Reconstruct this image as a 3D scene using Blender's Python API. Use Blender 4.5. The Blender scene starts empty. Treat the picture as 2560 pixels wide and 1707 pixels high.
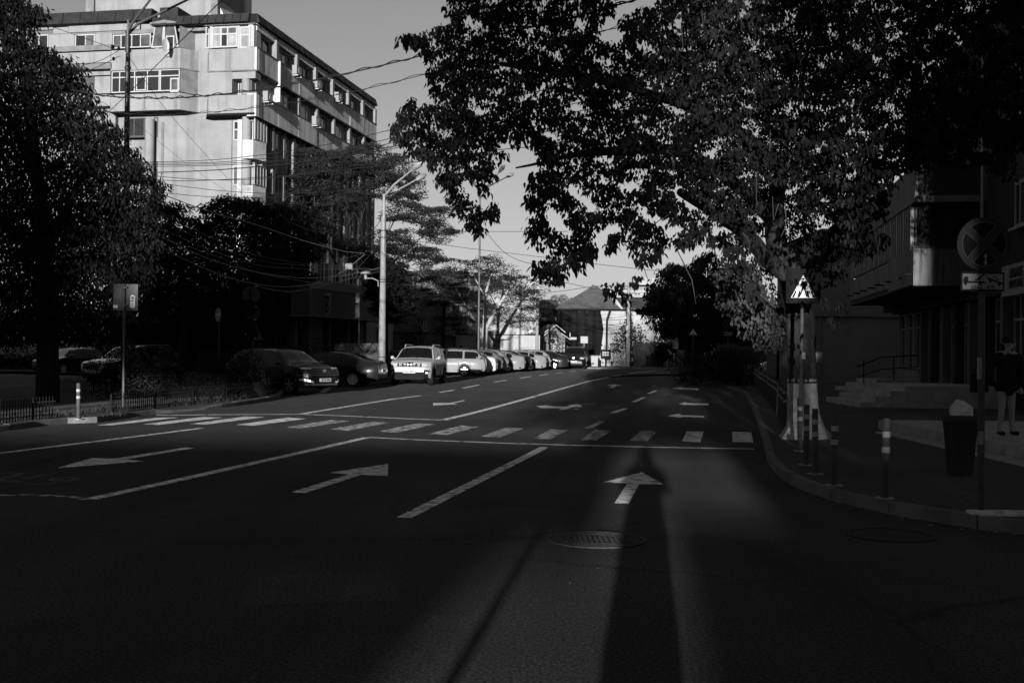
import bpy, bmesh, math, random
import numpy as np
from mathutils import Vector, Matrix, Euler

SC = bpy.context.scene
C = SC.collection
R = math.radians
rnd = random.Random(7)

# ------------------------------------------------------------------ camera
FL, CX, CY = 2800.0, 1280.0, 853.5          # focal length in photo pixels (photo is 2560 wide)
EYE = Vector((0.0, 0.0, 1.60))
PITCH, ROLL = math.atan((874.0 - CY) / FL), R(0.6)
CAM_M = Matrix.Rotation(R(90) + PITCH, 4, 'X') @ Matrix.Rotation(ROLL, 4, 'Z')
cd = bpy.data.cameras.new('camera')
cam = bpy.data.objects.new('camera', cd)
C.objects.link(cam)
cam.matrix_world = Matrix.Translation(EYE) @ CAM_M
cd.sensor_width = 36.0
cd.lens = 36.0 * FL / 2560.0
cd.clip_end = 3000.0
cd.clip_start = 0.05
SC.camera = cam

# ------------------------------------------------------------------ light
SUN_AZ = math.atan(340.0 / FL)              # light travels this far to the right of +Y
SUN_EL = R(5.3)
w = bpy.data.worlds.new('World')
SC.world = w
w.use_nodes = True
nt = w.node_tree
nt.nodes.clear()
sky = nt.nodes.new('ShaderNodeTexSky')
sky.sky_type = 'NISHITA'
sky.sun_disc = False
sky.sun_elevation = SUN_EL
sky.sun_rotation = math.pi + SUN_AZ         # sun stands behind the camera
sky.air_density = 1.0
sky.dust_density = 0.6
bw = nt.nodes.new('ShaderNodeRGBToBW')      # the photograph is black and white
bg = nt.nodes.new('ShaderNodeBackground')
bg.inputs['Strength'].default_value = 0.05
wo = nt.nodes.new('ShaderNodeOutputWorld')
nt.links.new(sky.outputs[0], bw.inputs[0])
nt.links.new(bw.outputs[0], bg.inputs['Color'])
nt.links.new(bg.outputs[0], wo.inputs['Surface'])
ld = bpy.data.lights.new('sun', 'SUN')
ld.energy = 4.6
ld.angle = R(0.5)
ld.color = (1.0, 1.0, 1.0)
sun = bpy.data.objects.new('sun', ld)
C.objects.link(sun)
SUN_T = Vector((math.sin(SUN_AZ) * math.cos(SUN_EL), math.cos(SUN_AZ) * math.cos(SUN_EL), -math.sin(SUN_EL)))
sun.rotation_euler = SUN_T.to_track_quat('-Z', 'Y').to_euler()
sun.location = (0, -20, 30)
SC.view_settings.view_transform = 'Standard'
SC.view_settings.look = 'None'
SC.view_settings.gamma = 1.0
SC.view_settings.use_curve_mapping = False
SC.view_settings.exposure = 1.3

# ------------------------------------------------------------------ pixel <-> place
def d2s(x, y):                              # coordinates read off the 2352 wide view
    return x * 2560 / 2352, y * 2560 / 2352
def ray(px, py):
    v = Vector(((px - CX) / FL, (CY - py) / FL, -1.0))
    return (CAM_M.to_3x3() @ v)
def gnd(px, py, z=0.0):                     # where a photo pixel meets the ground
    d = ray(px, py)
    t = (z - EYE.z) / d.z
    return EYE + d * t
def gd(x, y, z=0.0):
    return gnd(*d2s(x, y), z)
def at(px, py, Y):                          # where a photo pixel meets the upright plane y = Y
    d = ray(px, py)
    return EYE + d * (Y / d.y)
def atd(x, y, Y):
    return at(*d2s(x, y), Y)
def px_of(p):
    q = CAM_M.to_3x3().transposed() @ (Vector(p) - EYE)
    return CX + q.x / -q.z * FL, CY - q.y / -q.z * FL
def usun(u, v, z=0.0):                      # u across, v along the sun's path over the ground
    return Vector((u * math.cos(SUN_AZ) + v * math.sin(SUN_AZ), -u * math.sin(SUN_AZ) + v * math.cos(SUN_AZ), z))

# ------------------------------------------------------------------ materials
MATS = {}
def mat(name, g, rough=0.7, var=0.0, scale=3.0, bump=0.0, bscale=40.0, metal=0.0, spec=0.5, streak=None,
        dirt=None, coat=0.0, trans=0.0, alpha=1.0, detail=4.0, emit=0.0, bdist=0.02):
    if name in MATS:
        return MATS[name]
    m = bpy.data.materials.new(name)
    m.use_nodes = True
    n, l = m.node_tree.nodes, m.node_tree.links
    b = n['Principled BSDF']
    b.inputs['Roughness'].default_value = rough
    b.inputs['Metallic'].default_value = metal
    if rough >= .45 and spec == .5: spec = .06       # dull, dusty surfaces
    b.inputs['Specular IOR Level'].default_value = spec
    b.inputs['Coat Weight'].default_value = coat
    b.inputs['Coat Roughness'].default_value = 0.06
    b.inputs['Transmission Weight'].default_value = trans
    b.inputs['Alpha'].default_value = alpha
    tc = n.new('ShaderNodeTexCoord')
    col = None
    if var > 0:
        t = n.new('ShaderNodeTexNoise')
        t.inputs['Scale'].default_value = scale
        t.inputs['Detail'].default_value = detail
        t.inputs['Roughness'].default_value = 0.6
        l.new(tc.outputs['Object'], t.inputs['Vector'])
        mr = n.new('ShaderNodeMapRange')
        mr.inputs['From Min'].default_value = 0.3
        mr.inputs['From Max'].default_value = 0.7
        mr.inputs['To Min'].default_value = g * (1 - var)
        mr.inputs['To Max'].default_value = g * (1 + var)
        l.new(t.outputs['Fac'], mr.inputs['Value'])
        col = mr.outputs['Result']
    if streak:                               # rain streaks running down: (scale, amount, low)
        mp = n.new('ShaderNodeMapping')
        mp.inputs['Scale'].default_value = (streak[0], streak[0], streak[0] * 0.06)
        l.new(tc.outputs['Object'], mp.inputs['Vector'])
        t2 = n.new('ShaderNodeTexNoise')
        t2.inputs['Scale'].default_value = 1.0
        t2.inputs['Detail'].default_value = 5.0
        l.new(mp.outputs[0], t2.inputs['Vector'])
        mr2 = n.new('ShaderNodeMapRange')
        mr2.inputs['From Min'].default_value = streak[2] if len(streak) > 2 else 0.5
        mr2.inputs['From Max'].default_value = 0.75
        mr2.inputs['To Min'].default_value = 1.0
        mr2.inputs['To Max'].default_value = 1.0 - streak[1]
        l.new(t2.outputs['Fac'], mr2.inputs['Value'])
        mu = n.new('ShaderNodeMath'); mu.operation = 'MULTIPLY'
        if col is None:
            mu.inputs[0].default_value = g
        else:
            l.new(col, mu.inputs[0])
        l.new(mr2.outputs['Result'], mu.inputs[1])
        col = mu.outputs[0]
    if col is not None:
        l.new(col, b.inputs['Base Color'])
    else:
        b.inputs['Base Color'].default_value = (g, g, g, 1)
    if emit:
        b.inputs['Emission Color'].default_value = (1, 1, 1, 1)
        b.inputs['Emission Strength'].default_value = emit
    if bump > 0:
        t = n.new('ShaderNodeTexNoise')
        t.inputs['Scale'].default_value = bscale
        t.inputs['Detail'].default_value = 3.0
        l.new(tc.outputs['Object'], t.inputs['Vector'])
        bp = n.new('ShaderNodeBump')
        bp.inputs['Strength'].default_value = bump
        bp.inputs['Distance'].default_value = bdist
        l.new(t.outputs['Fac'], bp.inputs['Height'])
        l.new(bp.outputs[0], b.inputs['Normal'])
    MATS[name] = m
    return m

def asphalt_mat(name, g, paint=0.0, wear=(0.45, 0.6), grain=110.0, bump=0.9, sheen=0.07):
    m = bpy.data.materials.new(name)
    m.use_nodes = True
    n, l = m.node_tree.nodes, m.node_tree.links
    b = n['Principled BSDF']
    b.inputs['Roughness'].default_value = 0.85
    b.inputs['Specular IOR Level'].default_value = 0.02
    b.inputs['Sheen Weight'].default_value = sheen     # dusty, gritty top of the stones
    b.inputs['Sheen Roughness'].default_value = 0.45
    geo = n.new('ShaderNodeNewGeometry')
    def noise(sc, det=3.0, mapping=None):
        t = n.new('ShaderNodeTexNoise')
        t.inputs['Scale'].default_value = sc
        t.inputs['Detail'].default_value = det
        src = geo.outputs['Position']
        if mapping:
            mp = n.new('ShaderNodeMapping')
            mp.inputs['Scale'].default_value = mapping[0]
            mp.inputs['Rotation'].default_value = (0, 0, mapping[1])
            l.new(src, mp.inputs['Vector'])
            src = mp.outputs[0]
        l.new(src, t.inputs['Vector'])
        return t.outputs['Fac']
    def rng(v, a, bb, c, d):
        r = n.new('ShaderNodeMapRange')
        for k, x in zip(('From Min', 'From Max', 'To Min', 'To Max'), (a, bb, c, d)):
            r.inputs[k].default_value = x
        l.new(v, r.inputs['Value'])
        return r.outputs['Result']
    def mul(a, bb):
        r = n.new('ShaderNodeMath'); r.operation = 'MULTIPLY'
        l.new(a, r.inputs[0]); l.new(bb, r.inputs[1])
        return r.outputs[0]
    big = rng(noise(0.35, 5.0), 0.35, 0.65, 0.75, 1.25)
    tracks = rng(noise(1.0, 4.0, ((1.1, 0.05, 1.0), R(-11))), 0.35, 0.65, 0.8, 1.2)
    stone = rng(noise(48.0, 3.0), 0.35, 0.68, 0.25, 2.3)
    fleck = rng(noise(28.0, 2.0), 0.69, 0.75, 1.0, 2.6)
    vo = n.new('ShaderNodeTexVoronoi'); vo.feature = 'DISTANCE_TO_EDGE'; vo.inputs['Scale'].default_value = 0.33
    nz = n.new('ShaderNodeTexNoise'); nz.inputs['Scale'].default_value = 2.2; nz.inputs['Detail'].default_value = 5.0
    l.new(geo.outputs['Position'], nz.inputs['Vector'])
    va = n.new('ShaderNodeVectorMath'); va.operation = 'MULTIPLY_ADD'; va.inputs[1].default_value = (.5, .5, 0)
    l.new(nz.outputs['Color'], va.inputs[0]); l.new(geo.outputs['Position'], va.inputs[2]); l.new(va.outputs[0], vo.inputs['Vector'])
    crack = rng(vo.outputs['Distance'], 0.003, 0.012, 0.35, 1.0)
    cm = rng(noise(0.16, 2.0), 0.48, 0.60, 0.0, 1.0)
    mc_ = n.new('ShaderNodeMix'); mc_.data_type = 'FLOAT'; mc_.inputs['A'].default_value = 1.0
    l.new(cm, mc_.inputs['Factor']); l.new(crack, mc_.inputs['B'])
    blot = rng(noise(1.7, 4.0), 0.30, 0.42, 0.72, 1.0)
    v = mul(mul(mul(mul(mul(big, tracks), stone), fleck), mc_.outputs['Result']), blot)
    r = n.new('ShaderNodeMath'); r.operation = 'MULTIPLY'
    l.new(v, r.inputs[0]); r.inputs[1].default_value = g
    col = r.outputs[0]
    if paint:
        pw = mul(rng(noise(9.0, 6.0, ((0.6, 1.8, 1.0), 0.0)), wear[0], wear[1], 1.0, 0.0), rng(noise(70.0, 2.0), 0.62, 0.72, 1.0, 0.55))
        pc = rng(noise(3.0, 4.0), 0.3, 0.7, paint * 0.85, paint * 1.1)
        mx = n.new('ShaderNodeMix'); mx.data_type = 'FLOAT'
        l.new(pw, mx.inputs['Factor']); l.new(col, mx.inputs['A']); l.new(pc, mx.inputs['B'])
        col = mx.outputs['Result']
    l.new(col, b.inputs['Base Color'])
    bp = n.new('ShaderNodeBump')
    bp.inputs['Strength'].default_value = bump
    bp.inputs['Distance'].default_value = 0.035
    l.new(noise(grain, 2.0), bp.inputs['Height'])
    l.new(bp.outputs[0], b.inputs['Normal'])
    MATS[name] = m
    return m

def foliage_mat(name, g, var=0.45, scale=0.9, rough=0.7, spec=0.03):
    m = bpy.data.materials.new(name)
    m.use_nodes = True
    n, l = m.node_tree.nodes, m.node_tree.links
    b = n['Principled BSDF']
    b.inputs['Roughness'].default_value = rough
    b.inputs['Specular IOR Level'].default_value = spec
    tc = n.new('ShaderNodeTexCoord')
    t = n.new('ShaderNodeTexNoise')
    t.inputs['Scale'].default_value = scale
    t.inputs['Detail'].default_value = 6.0
    l.new(tc.outputs['Object'], t.inputs['Vector'])
    mr = n.new('ShaderNodeMapRange')
    for k, x in zip(('From Min', 'From Max', 'To Min', 'To Max'), (0.3, 0.7, g * (1 - var), g * (1 + var))):
        mr.inputs[k].default_value = x
    l.new(t.outputs['Fac'], mr.inputs['Value'])
    l.new(mr.outputs['Result'], b.inputs['Base Color'])
    MATS[name] = m
    return m

# ------------------------------------------------------------------ mesh helpers
class MB:
    """collects solids; build() links them as one mesh object"""
    def __init__(s, f=None):
        s.v, s.f, s.m, s.fn = [], [], [], f       # fn maps authored coordinates to the object's
    def add(s, vs, fs, mi=0):
        o = len(s.v)
        s.v += [tuple(s.fn(Vector(x))) if s.fn else tuple(x) for x in vs]
        s.f += [tuple(i + o for i in f) for f in fs]
        s.m += [mi] * len(fs)
        return s
    def box(s, a, b, mi=0):
        x0, y0, z0 = a; x1, y1, z1 = b
        return s.add([(x0, y0, z0), (x1, y0, z0), (x1, y1, z0), (x0, y1, z0), (x0, y0, z1), (x1, y0, z1), (x1, y1, z1), (x0, y1, z1)],
                     [(0, 3, 2, 1), (4, 5, 6, 7), (0, 1, 5, 4), (1, 2, 6, 5), (2, 3, 7, 6), (3, 0, 4, 7)], mi)
    def prism(s, pts, d, mi=0):                    # polygon pts (3D) extruded by vector d
        n = len(pts); d = Vector(d)
        vs = [Vector(p) for p in pts] + [Vector(p) + d for p in pts]
        fs = [tuple(range(n - 1, -1, -1)), tuple(range(n, 2 * n))] + [(i, (i + 1) % n, n + (i + 1) % n, n + i) for i in range(n)]
        return s.add(vs, fs, mi)
    def poly(s, pts, mi=0):
        return s.add(pts, [tuple(range(len(pts)))], mi)
    def tube(s, pts, r, n=8, mi=0, cap=True):
        pts = [Vector(p) for p in pts]
        rr = r if isinstance(r, (list, tuple)) else [r] * len(pts)
        vs, fs = [], []
        up = Vector((0, 0, 1))
        t0 = (pts[1] - pts[0]).normalized()
        a = t0.cross(up)
        if a.length < 0.1: a = Vector((1, 0, 0))
        a.normalize()
        for i, p in enumerate(pts):
            t = (pts[min(i + 1, len(pts) - 1)] - pts[max(i - 1, 0)]).normalized()
            a = (a - t * a.dot(t)).normalized()
            b = t.cross(a)
            for k in range(n):
                q = 2 * math.pi * k / n
                vs.append(p + (a * math.cos(q) + b * math.sin(q)) * rr[i])
        for i in range(len(pts) - 1):
            for k in range(n):
                k2 = (k + 1) % n
                fs.append((i * n + k, i * n + k2, (i + 1) * n + k2, (i + 1) * n + k))
        if cap:
            fs.append(tuple(range(n - 1, -1, -1)))
            fs.append(tuple(range((len(pts) - 1) * n, len(pts) * n)))
        return s.add(vs, fs, mi)
    def disc(s, c, nrm, r, h, n=24, mi=0):         # short cylinder centred on c
        nrm = Vector(nrm).normalized()
        return s.tube([Vector(c) - nrm * h / 2, Vector(c) + nrm * h / 2], r, n, mi)
    def build(s, name, m, parent=None, smooth=False, world=None, kind=None, bevel=0):
        me = bpy.data.meshes.new(name)
        vs = s.v
        if world is not None:
            wl = world.location if hasattr(world, 'location') else world
            vs = [(x - wl[0], y - wl[1], z - wl[2]) for x, y, z in vs]
        me.from_pydata(vs, [], s.f)
        ms = m if isinstance(m, (list, tuple)) else [m]
        for x in ms: me.materials.append(x)
        if len(ms) > 1: me.polygons.foreach_set('material_index', s.m)
        if smooth:
            me.polygons.foreach_set('use_smooth', [True] * len(me.polygons))
            try: me.set_sharp_from_angle(angle=R(smooth if smooth > 1 else 40))
            except Exception: pass
        me.update()
        o = bpy.data.objects.new(name, me)
        C.objects.link(o)
        if parent: o.parent = parent
        if kind: o['kind'] = kind
        if bevel:
            bv = o.modifiers.new('bevel', 'BEVEL'); bv.width = bevel; bv.segments = 2; bv.limit_method = 'ANGLE'
        return o

def tag(o, label=None, cat=None, group=None, kind=None):
    if label: o['label'] = label
    if cat: o['category'] = cat
    if group: o['group'] = group
    if kind: o['kind'] = kind
    return o
def thing(name, label, cat, loc=(0, 0, 0), rz=0.0, group=None, sc=1.0):
    o = bpy.data.objects.new(name, None)
    o.empty_display_size = 0.2
    C.objects.link(o)
    o.location = loc; o.rotation_euler = (0, 0, rz); o.scale = (sc, sc, sc)
    return tag(o, label, cat, group)
def copy_tree(o, parent=None):
    c = o.copy(); C.objects.link(c); c.parent = parent
    for ch in list(o.children): copy_tree(ch, c)
    return c
def text_mesh(txt, size, name='t', ext=0.002, font_shear=0.0, bold=0.0):
    cu = bpy.data.curves.new(name, 'FONT'); cu.body = txt; cu.size = size; cu.extrude = ext
    cu.align_x = 'CENTER'; cu.align_y = 'CENTER'; cu.resolution_u = 2; cu.offset = bold
    o = bpy.data.objects.new(name, cu); C.objects.link(o)
    bpy.context.view_layer.update()
    me = bpy.data.meshes.new_from_object(o.evaluated_get(bpy.context.evaluated_depsgraph_get()))
    bpy.data.objects.remove(o); bpy.data.curves.remove(cu)
    return me
def text_obj(name, txt, size, m, parent, loc, rot, ext=0.002, bold=0.0, sx=1.0):
    me = text_mesh(txt, size, name, ext, bold=bold)
    me.materials.clear(); me.materials.append(m)
    o = bpy.data.objects.new(name, me); C.objects.link(o); o.parent = parent
    o.location = loc; o.rotation_euler = rot; o.scale = (sx, 1, 1)
    return o

# ------------------------------------------------------------------ foliage
LEAF_HEART = ([(0, 0, 0), (-.27, .30, .10), (-.24, .60, .06), (0, 1.12, -.14), (.24, .60, .06), (.27, .30, .10)], [(0, 3, 2, 1), (0, 5, 4, 3)])
LEAF_THIN = ([(0, 0, 0), (-.17, .45, .05), (0, 1.0, -.12), (.17, .45, .05)], [(0, 2, 1), (0, 3, 2)])
LEAF_OVAL = ([(0, 0, 0), (-.30, .45, .07), (0, 1.0, -.08), (.30, .45, .07)], [(0, 2, 1), (0, 3, 2)])
def leaves_mesh(name, P, Dir, S, leaf, rg, loc=(0, 0, 0)):
    """P leaf base points (n,3), Dir pointing directions (n,3), S sizes (n)"""
    n = len(P)
    V0 = np.array(leaf[0], dtype=np.float64)
    D = Dir / (np.linalg.norm(Dir, axis=1, keepdims=True) + 1e-9)
    r = rg.normal(size=(n, 3))
    X = np.cross(D, r); X /= (np.linalg.norm(X, axis=1, keepdims=True) + 1e-9)
    Z = np.cross(X, D)
    co = (V0[None, :, 0, None] * X[:, None, :] + V0[None, :, 1, None] * D[:, None, :] + V0[None, :, 2, None] * Z[:, None, :]) * S[:, None, None] + (P - np.array(loc))[:, None, :]
    k = len(V0)
    fl = [len(f) for f in leaf[1]]
    idx = np.concatenate([np.array(f) for f in leaf[1]])
    loops = (np.arange(n)[:, None] * k + idx[None, :]).ravel()
    starts1 = np.concatenate([[0], np.cumsum(fl)[:-1]])
    starts = (np.arange(n)[:, None] * sum(fl) + starts1[None, :]).ravel()
    me = bpy.data.meshes.new(name)
    me.vertices.add(n * k); me.vertices.foreach_set('co', co.ravel())
    me.loops.add(len(loops)); me.loops.foreach_set('vertex_index', loops.astype(np.int32))
    me.polygons.add(len(starts)); me.polygons.foreach_set('loop_start', starts.astype(np.int32))
    me.update(calc_edges=True)
    return me
def bunches(cent, per, spread, size, droop, rg, hang=0.3):
    """leaf bases and directions for drooping bunches round the points cent"""
    n = len(cent)
    a = rg.uniform(0, 2 * np.pi, (n, per)); e = rg.uniform(-0.3, 1.0, (n, per))
    out = np.stack([np.cos(a), np.sin(a), np.zeros_like(a)], -1)
    P = cent[:, None, :] + out * spread * rg.uniform(0.1, 1, (n, per, 1)) + np.stack([0 * a, 0 * a, -hang * rg.uniform(0, 1, (n, per))], -1)
    D = out * (1 - droop) + np.array([0, 0, -droop]) + rg.normal(scale=0.22, size=(n, per, 3))
    S = size * rg.uniform(0.6, 1.25, (n, per))
    return P.reshape(-1, 3), D.reshape(-1, 3), S.ravel()
def lobe_points(lobes, dens, rg, shell=0.55):
    """points in a set of ellipsoid lobes (x,y,z,rx,ry,rz), thicker towards their skins; dens per cubic metre"""
    out = []
    for (x, y, z, rx, ry, rz) in lobes:
        n = max(4, int(dens * 4.19 * rx * ry * rz))
        d = rg.normal(size=(n, 3)); d /= np.linalg.norm(d, axis=1, keepdims=True)
        r = shell + (1 - shell) * rg.uniform(0, 1, (n, 1)) ** 0.7
        r *= 1 + 0.10 * np.sin(7 * d[:, :1] + x) + 0.12 * np.cos(9 * d[:, 1:2] + z)
        out.append(np.array([[x, y, z]]) + d * r * np.array([[rx, ry, rz]]))
    return np.concatenate(out)
def mesh_obj(name, me, m, parent=None, kind=None):
    me.materials.append(m)
    o = bpy.data.objects.new(name, me); C.objects.link(o)
    if parent: o.parent = parent
    if kind: o['kind'] = kind
    return o
# ================================================================== SETTING: ground, road, pavements
A_ROAD = asphalt_mat('asphalt', 0.031)
A_WALK = asphalt_mat('pavement_asphalt', 0.03, grain=80.0, bump=0.6)
PAINT = asphalt_mat('road_paint', 0.030, paint=0.80, wear=(0.52, 0.60), bump=0.5)
PAINT_W = asphalt_mat('road_paint_worn', 0.030, paint=0.68, wear=(0.44, 0.52), bump=0.6)
PAINT_G = asphalt_mat('road_paint_ghost', 0.030, paint=0.10, wear=(0.45, 0.65), bump=0.6)
M_KERB = mat('kerb_stone', 0.11, 0.85, 0.35, 2.5, 0.5, 60)
M_EARTH = mat('earth', 0.05, 0.95, 0.4, 1.5, 0.8, 20)

def sheet(name, pts, m, z, kind='structure', sub=0):
    mb = MB(); mb.poly([(p[0], p[1], z) for p in pts])
    return mb.build(name, m, kind=kind)
sheet('ground', [(-400, -200), (400, -200), (400, 900), (-400, 900)], M_EARTH, -0.03)
sheet('road', [(-70, -90), (80, -90), (80, 135), (-70, 135)], A_ROAD, 0.0)

def src(pts, z=0.0): return [gnd(x, y, z) for x, y in pts]
def crop(pts, x0, y0, s, z=0.0): return [gnd(x0 + x / s, y0 + y / s, z) for x, y in pts]

A_PATCH = asphalt_mat('asphalt_patch', 0.024)
A_PATCH2 = asphalt_mat('asphalt_patch_pale', 0.038)
def patch(pts, m): sheet('road_patch', [(gnd(x, y).x + rnd.uniform(-.03, .03), gnd(x, y).y) for x, y in pts], m, 0.002)
patch([(430, 1352), (900, 1340), (1340, 1336), (1700, 1338), (2010, 1352), (2010, 1362), (1650, 1349), (1300, 1347), (880, 1353), (430, 1368)][::-1], A_PATCH)
patch([(640, 1440), (980, 1430), (1010, 1500), (600, 1515)], A_PATCH2)
patch([(1330, 1230), (1420, 1100), (1452, 1100), (1370, 1230)][::-1], A_PATCH)
patch([(1240, 1000), (1480, 1004), (1478, 1012), (1232, 1008)][::-1], A_PATCH)
patch([(620, 1120), (1000, 1100), (1030, 1118), (640, 1140)][::-1], A_PATCH2)

# kerb lines (photo pixels of the kerb's foot) -------------------------------------------------
KL = src([(-260, 1110), (-120, 1093), (0, 1080), (70, 1069), (140, 1061), (190, 1057), (230, 1059), (262, 1052), (320, 1043), (400, 1034), (500, 1026), (570, 1018),
          (640, 1008), (685, 1000), (703, 993), (708, 985), (697, 979)])
KR = src([(2760, 1352), (2600, 1336), (2480, 1322), (2380, 1308), (2290, 1292), (2200, 1274), (2110, 1252), (2030, 1225), (1975, 1196), (1945, 1165), (1932, 1130), (1922, 1095),
          (1908, 1060), (1893, 1025), (1878, 998), (1864, 983), (1830, 972), (1793, 963), (1745, 952), (1705, 943), (1700, 936), (1712, 930)])
def pavement(name, line, close, width=0.13, h=0.12, dip=None):
    """kerb stones of about a metre along `line`, and a raised surface from the kerb to `close`"""
    ln = [Vector((p[0], p[1])) for p in line]
    # resample by metre
    segs = [(ln[i + 1] - ln[i]).length for i in range(len(ln) - 1)]
    L = sum(segs)
    def point(d):
        for i, s in enumerate(segs):
            if d <= s or i == len(segs) - 1: return ln[i].lerp(ln[i + 1], min(1, d / s))
            d -= s
    top = MB()
    n = max(2, int(L / 1.0))
    side = 1.0
    c = Vector((close[0][0], close[0][1]))
    # which side is the pavement on
    mid = point(L * .5); mid2 = point(L * .5 + .1); dv = (mid2 - mid).normalized(); nv = Vector((-dv.y, dv.x))
    if (c - mid).dot(nv) < 0: side = -1.0
    P = [point(L * i / n) for i in range(n + 1)]
    N = []
    for i in range(n + 1):
        d = (P[min(i + 1, n)] - P[max(i - 1, 0)]).normalized()
        N.append(Vector((-d.y, d.x)) * side)
    hh = [h if not dip or not (dip[0] < i < dip[1]) else 0.045 for i in range(n + 1)]
    root = MB()
    inner = [P[i] + N[i] * width for i in range(n + 1)]
    poly = [(p.x, p.y, 0) for p in inner] + [(q[0], q[1], 0) for q in close]
    me = bpy.data.meshes.new(name)
    bm = bmesh.new()
    vs = [bm.verts.new((p[0], p[1], (hh[i] - .006) if i <= n else h - .006)) for i, p in enumerate(poly)]
    f = bm.faces.new(vs)
    bmesh.ops.triangulate(bm, faces=[f])
    bmesh.ops.recalc_face_normals(bm, faces=bm.faces)
    if sum(fc.normal.z for fc in bm.faces) < 0: bmesh.ops.reverse_faces(bm, faces=bm.faces)
    bm.to_mesh(me); bm.free()
    me.materials.append(A_WALK)
    o = bpy.data.objects.new(name, me); C.objects.link(o); o['kind'] = 'structure'
    g = .008
    for i in range(n):
        mb = MB()
        a, b_ = P[i], P[i + 1]
        t = (b_ - a).normalized() * g
        jig = rnd.uniform(-.006, .006)
        q = [a + t, b_ - t, b_ - t + N[i + 1] * (width - .002), a + t + N[i] * (width - .002)]
        z0, z1 = hh[i] + jig, hh[i + 1] + jig
        ch = .02
        vs = [(q[0].x, q[0].y, -.02), (q[1].x, q[1].y, -.02), (q[2].x, q[2].y, -.02), (q[3].x, q[3].y, -.02),
              (q[0].x, q[0].y, z0 - ch), (q[1].x, q[1].y, z1 - ch), (q[2].x, q[2].y, z1), (q[3].x, q[3].y, z0),
              (q[0].x + N[i].x * ch, q[0].y + N[i].y * ch, z0), (q[1].x + N[i + 1].x * ch, q[1].y + N[i + 1].y * ch, z1)]
        mb.add(vs, [(0, 1, 5, 4), (4, 5, 9, 8), (8, 9, 6, 7), (1, 2, 6, 9, 5), (2, 3, 7, 6), (3, 0, 4, 8, 7)])
        mb.build('kerb_stone', M_KERB, o)
    return o
def xy(p): return (p[0], p[1])
pavement('pavement', KL, [xy(gnd(640, 958)), (-26, 62), (-60, 62), (-60, 20), (-26, 8)], dip=(9, 12))
pavement('pavement', KR, [(4.5, 66), (40, 110), (60, 110), (60, -30), (6, -30), (6, 2)], dip=None)
# far bank of the side street, where the lamp pole stands, then the strip in front of the parked cars
KM = src([(560, 955), (700, 957), (860, 962), (903, 963), (960, 961), (981, 960), (990, 955), (1000, 948)])
pavement('pavement', KM, [(-7.5, 72), (-12, 90), (-45, 90), (-45, 66)])
KF = src([(1330, 916), (1420, 921), (1500, 922), (1600, 922.5), (1700, 923)])
pavement('pavement', KF, [(20, 140), (-10, 140), (-10, 118)])

# ------------------------------------------------------------------ painted markings
ZP = 0.004
def strip(pts, wd):
    pts = [Vector((p[0], p[1], ZP)) for p in pts]
    mb = MB(); L, Rr = [], []
    for i, p in enumerate(pts):
        d = (pts[min(i + 1, len(pts) - 1)] - pts[max(i - 1, 0)]).normalized()
        n = Vector((-d.y, d.x, 0)) * wd / 2
        L.append(p + n); Rr.append(p - n)
    for i in range(len(pts) - 1): mb.poly([L[i], Rr[i], Rr[i + 1], L[i + 1]])
    return mb
def marking(name, label, cat, mb, m, group=None):
    o = mb.build(name, m)
    tag(o, label, cat, group); return o
marking('lane_line', 'long solid white line rising from the lower left to the near stop line', 'road marking', strip([gd(*p) for p in [(207, 1146.5), (420, 1100), (640, 1051), (842, 1005)]], .16), PAINT)
marking('lane_line', 'thin worn white line running left from the foot of the long solid line', 'road marking', strip([gd(*p) for p in [(-40, 1137), (60, 1137), (120, 1138.5), (170, 1142), (200, 1147)]], .10), PAINT_W)
marking('stop_line', 'near solid white stop line across the road before the zebra crossing', 'road marking', strip([gd(*p) for p in [(846, 1004.5), (960, 1010), (1150, 1017.5), (1300, 1022), (1500, 1027), (1733, 1031)]], .14), PAINT)
marking('lane_line', 'worn white lane line in the middle of the foreground with a blank stretch', 'road marking', strip([gd(*p) for p in [(928, 1189), (1010, 1148), (1110, 1098), (1200, 1053), (1250, 1027)]], .15), asphalt_mat('road_paint_half_worn', 0.030, paint=0.78, wear=(0.52, 0.60), bump=0.5))
marking('lane_line', 'solid white line at the far left running towards the zebra crossing', 'road marking', strip([gd(*p) for p in [(-60, 1048), (120, 1026), (300, 1004), (462, 983.5)]], .14), PAINT)
marking('stop_line', 'far solid white stop line beyond the zebra crossing', 'road marking', strip(src([(391, 1038), (560, 1036.5), (757, 1035.5), (870, 1040), (1000, 1046), (1108, 1050)]), .17), PAINT)
marking('lane_line', 'long solid white line bending away up the middle of the road', 'road marking', strip(src([(1108, 1050), (1180, 1033), (1260, 1012), (1340, 990), (1410, 970), (1470, 953.5), (1530, 941), (1585, 932), (1640, 927)]), .18), PAINT)
marking('lane_line', 'solid white line leading from the zebra towards the white oncoming car', 'road marking', strip(src([(757, 1034), (900, 1011), (980, 998), (1052, 989)]), .16), PAINT)
for k, (a, b_) in enumerate([((1098, 981), (1134, 975)), ((1158, 970), (1198, 962)), ((1235, 955), (1266, 950.5)), ((1300, 945.5), (1326, 941)), ((1350, 938.5), (1370, 935.5)), ((1391, 933), (1406, 931)), ((1423, 929.3), (1440, 927.6)), ((1456, 925.8), (1468, 924.6))]):
    marking('lane_dash', '%s white lane dash counted from the white oncoming car along the parked cars' % ['first', 'second', 'third', 'fourth', 'fifth', 'sixth', 'seventh', 'eighth'][k], 'road marking', strip(src([a, b_]), .16), PAINT, 'lane dashes beside the parked cars')
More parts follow.
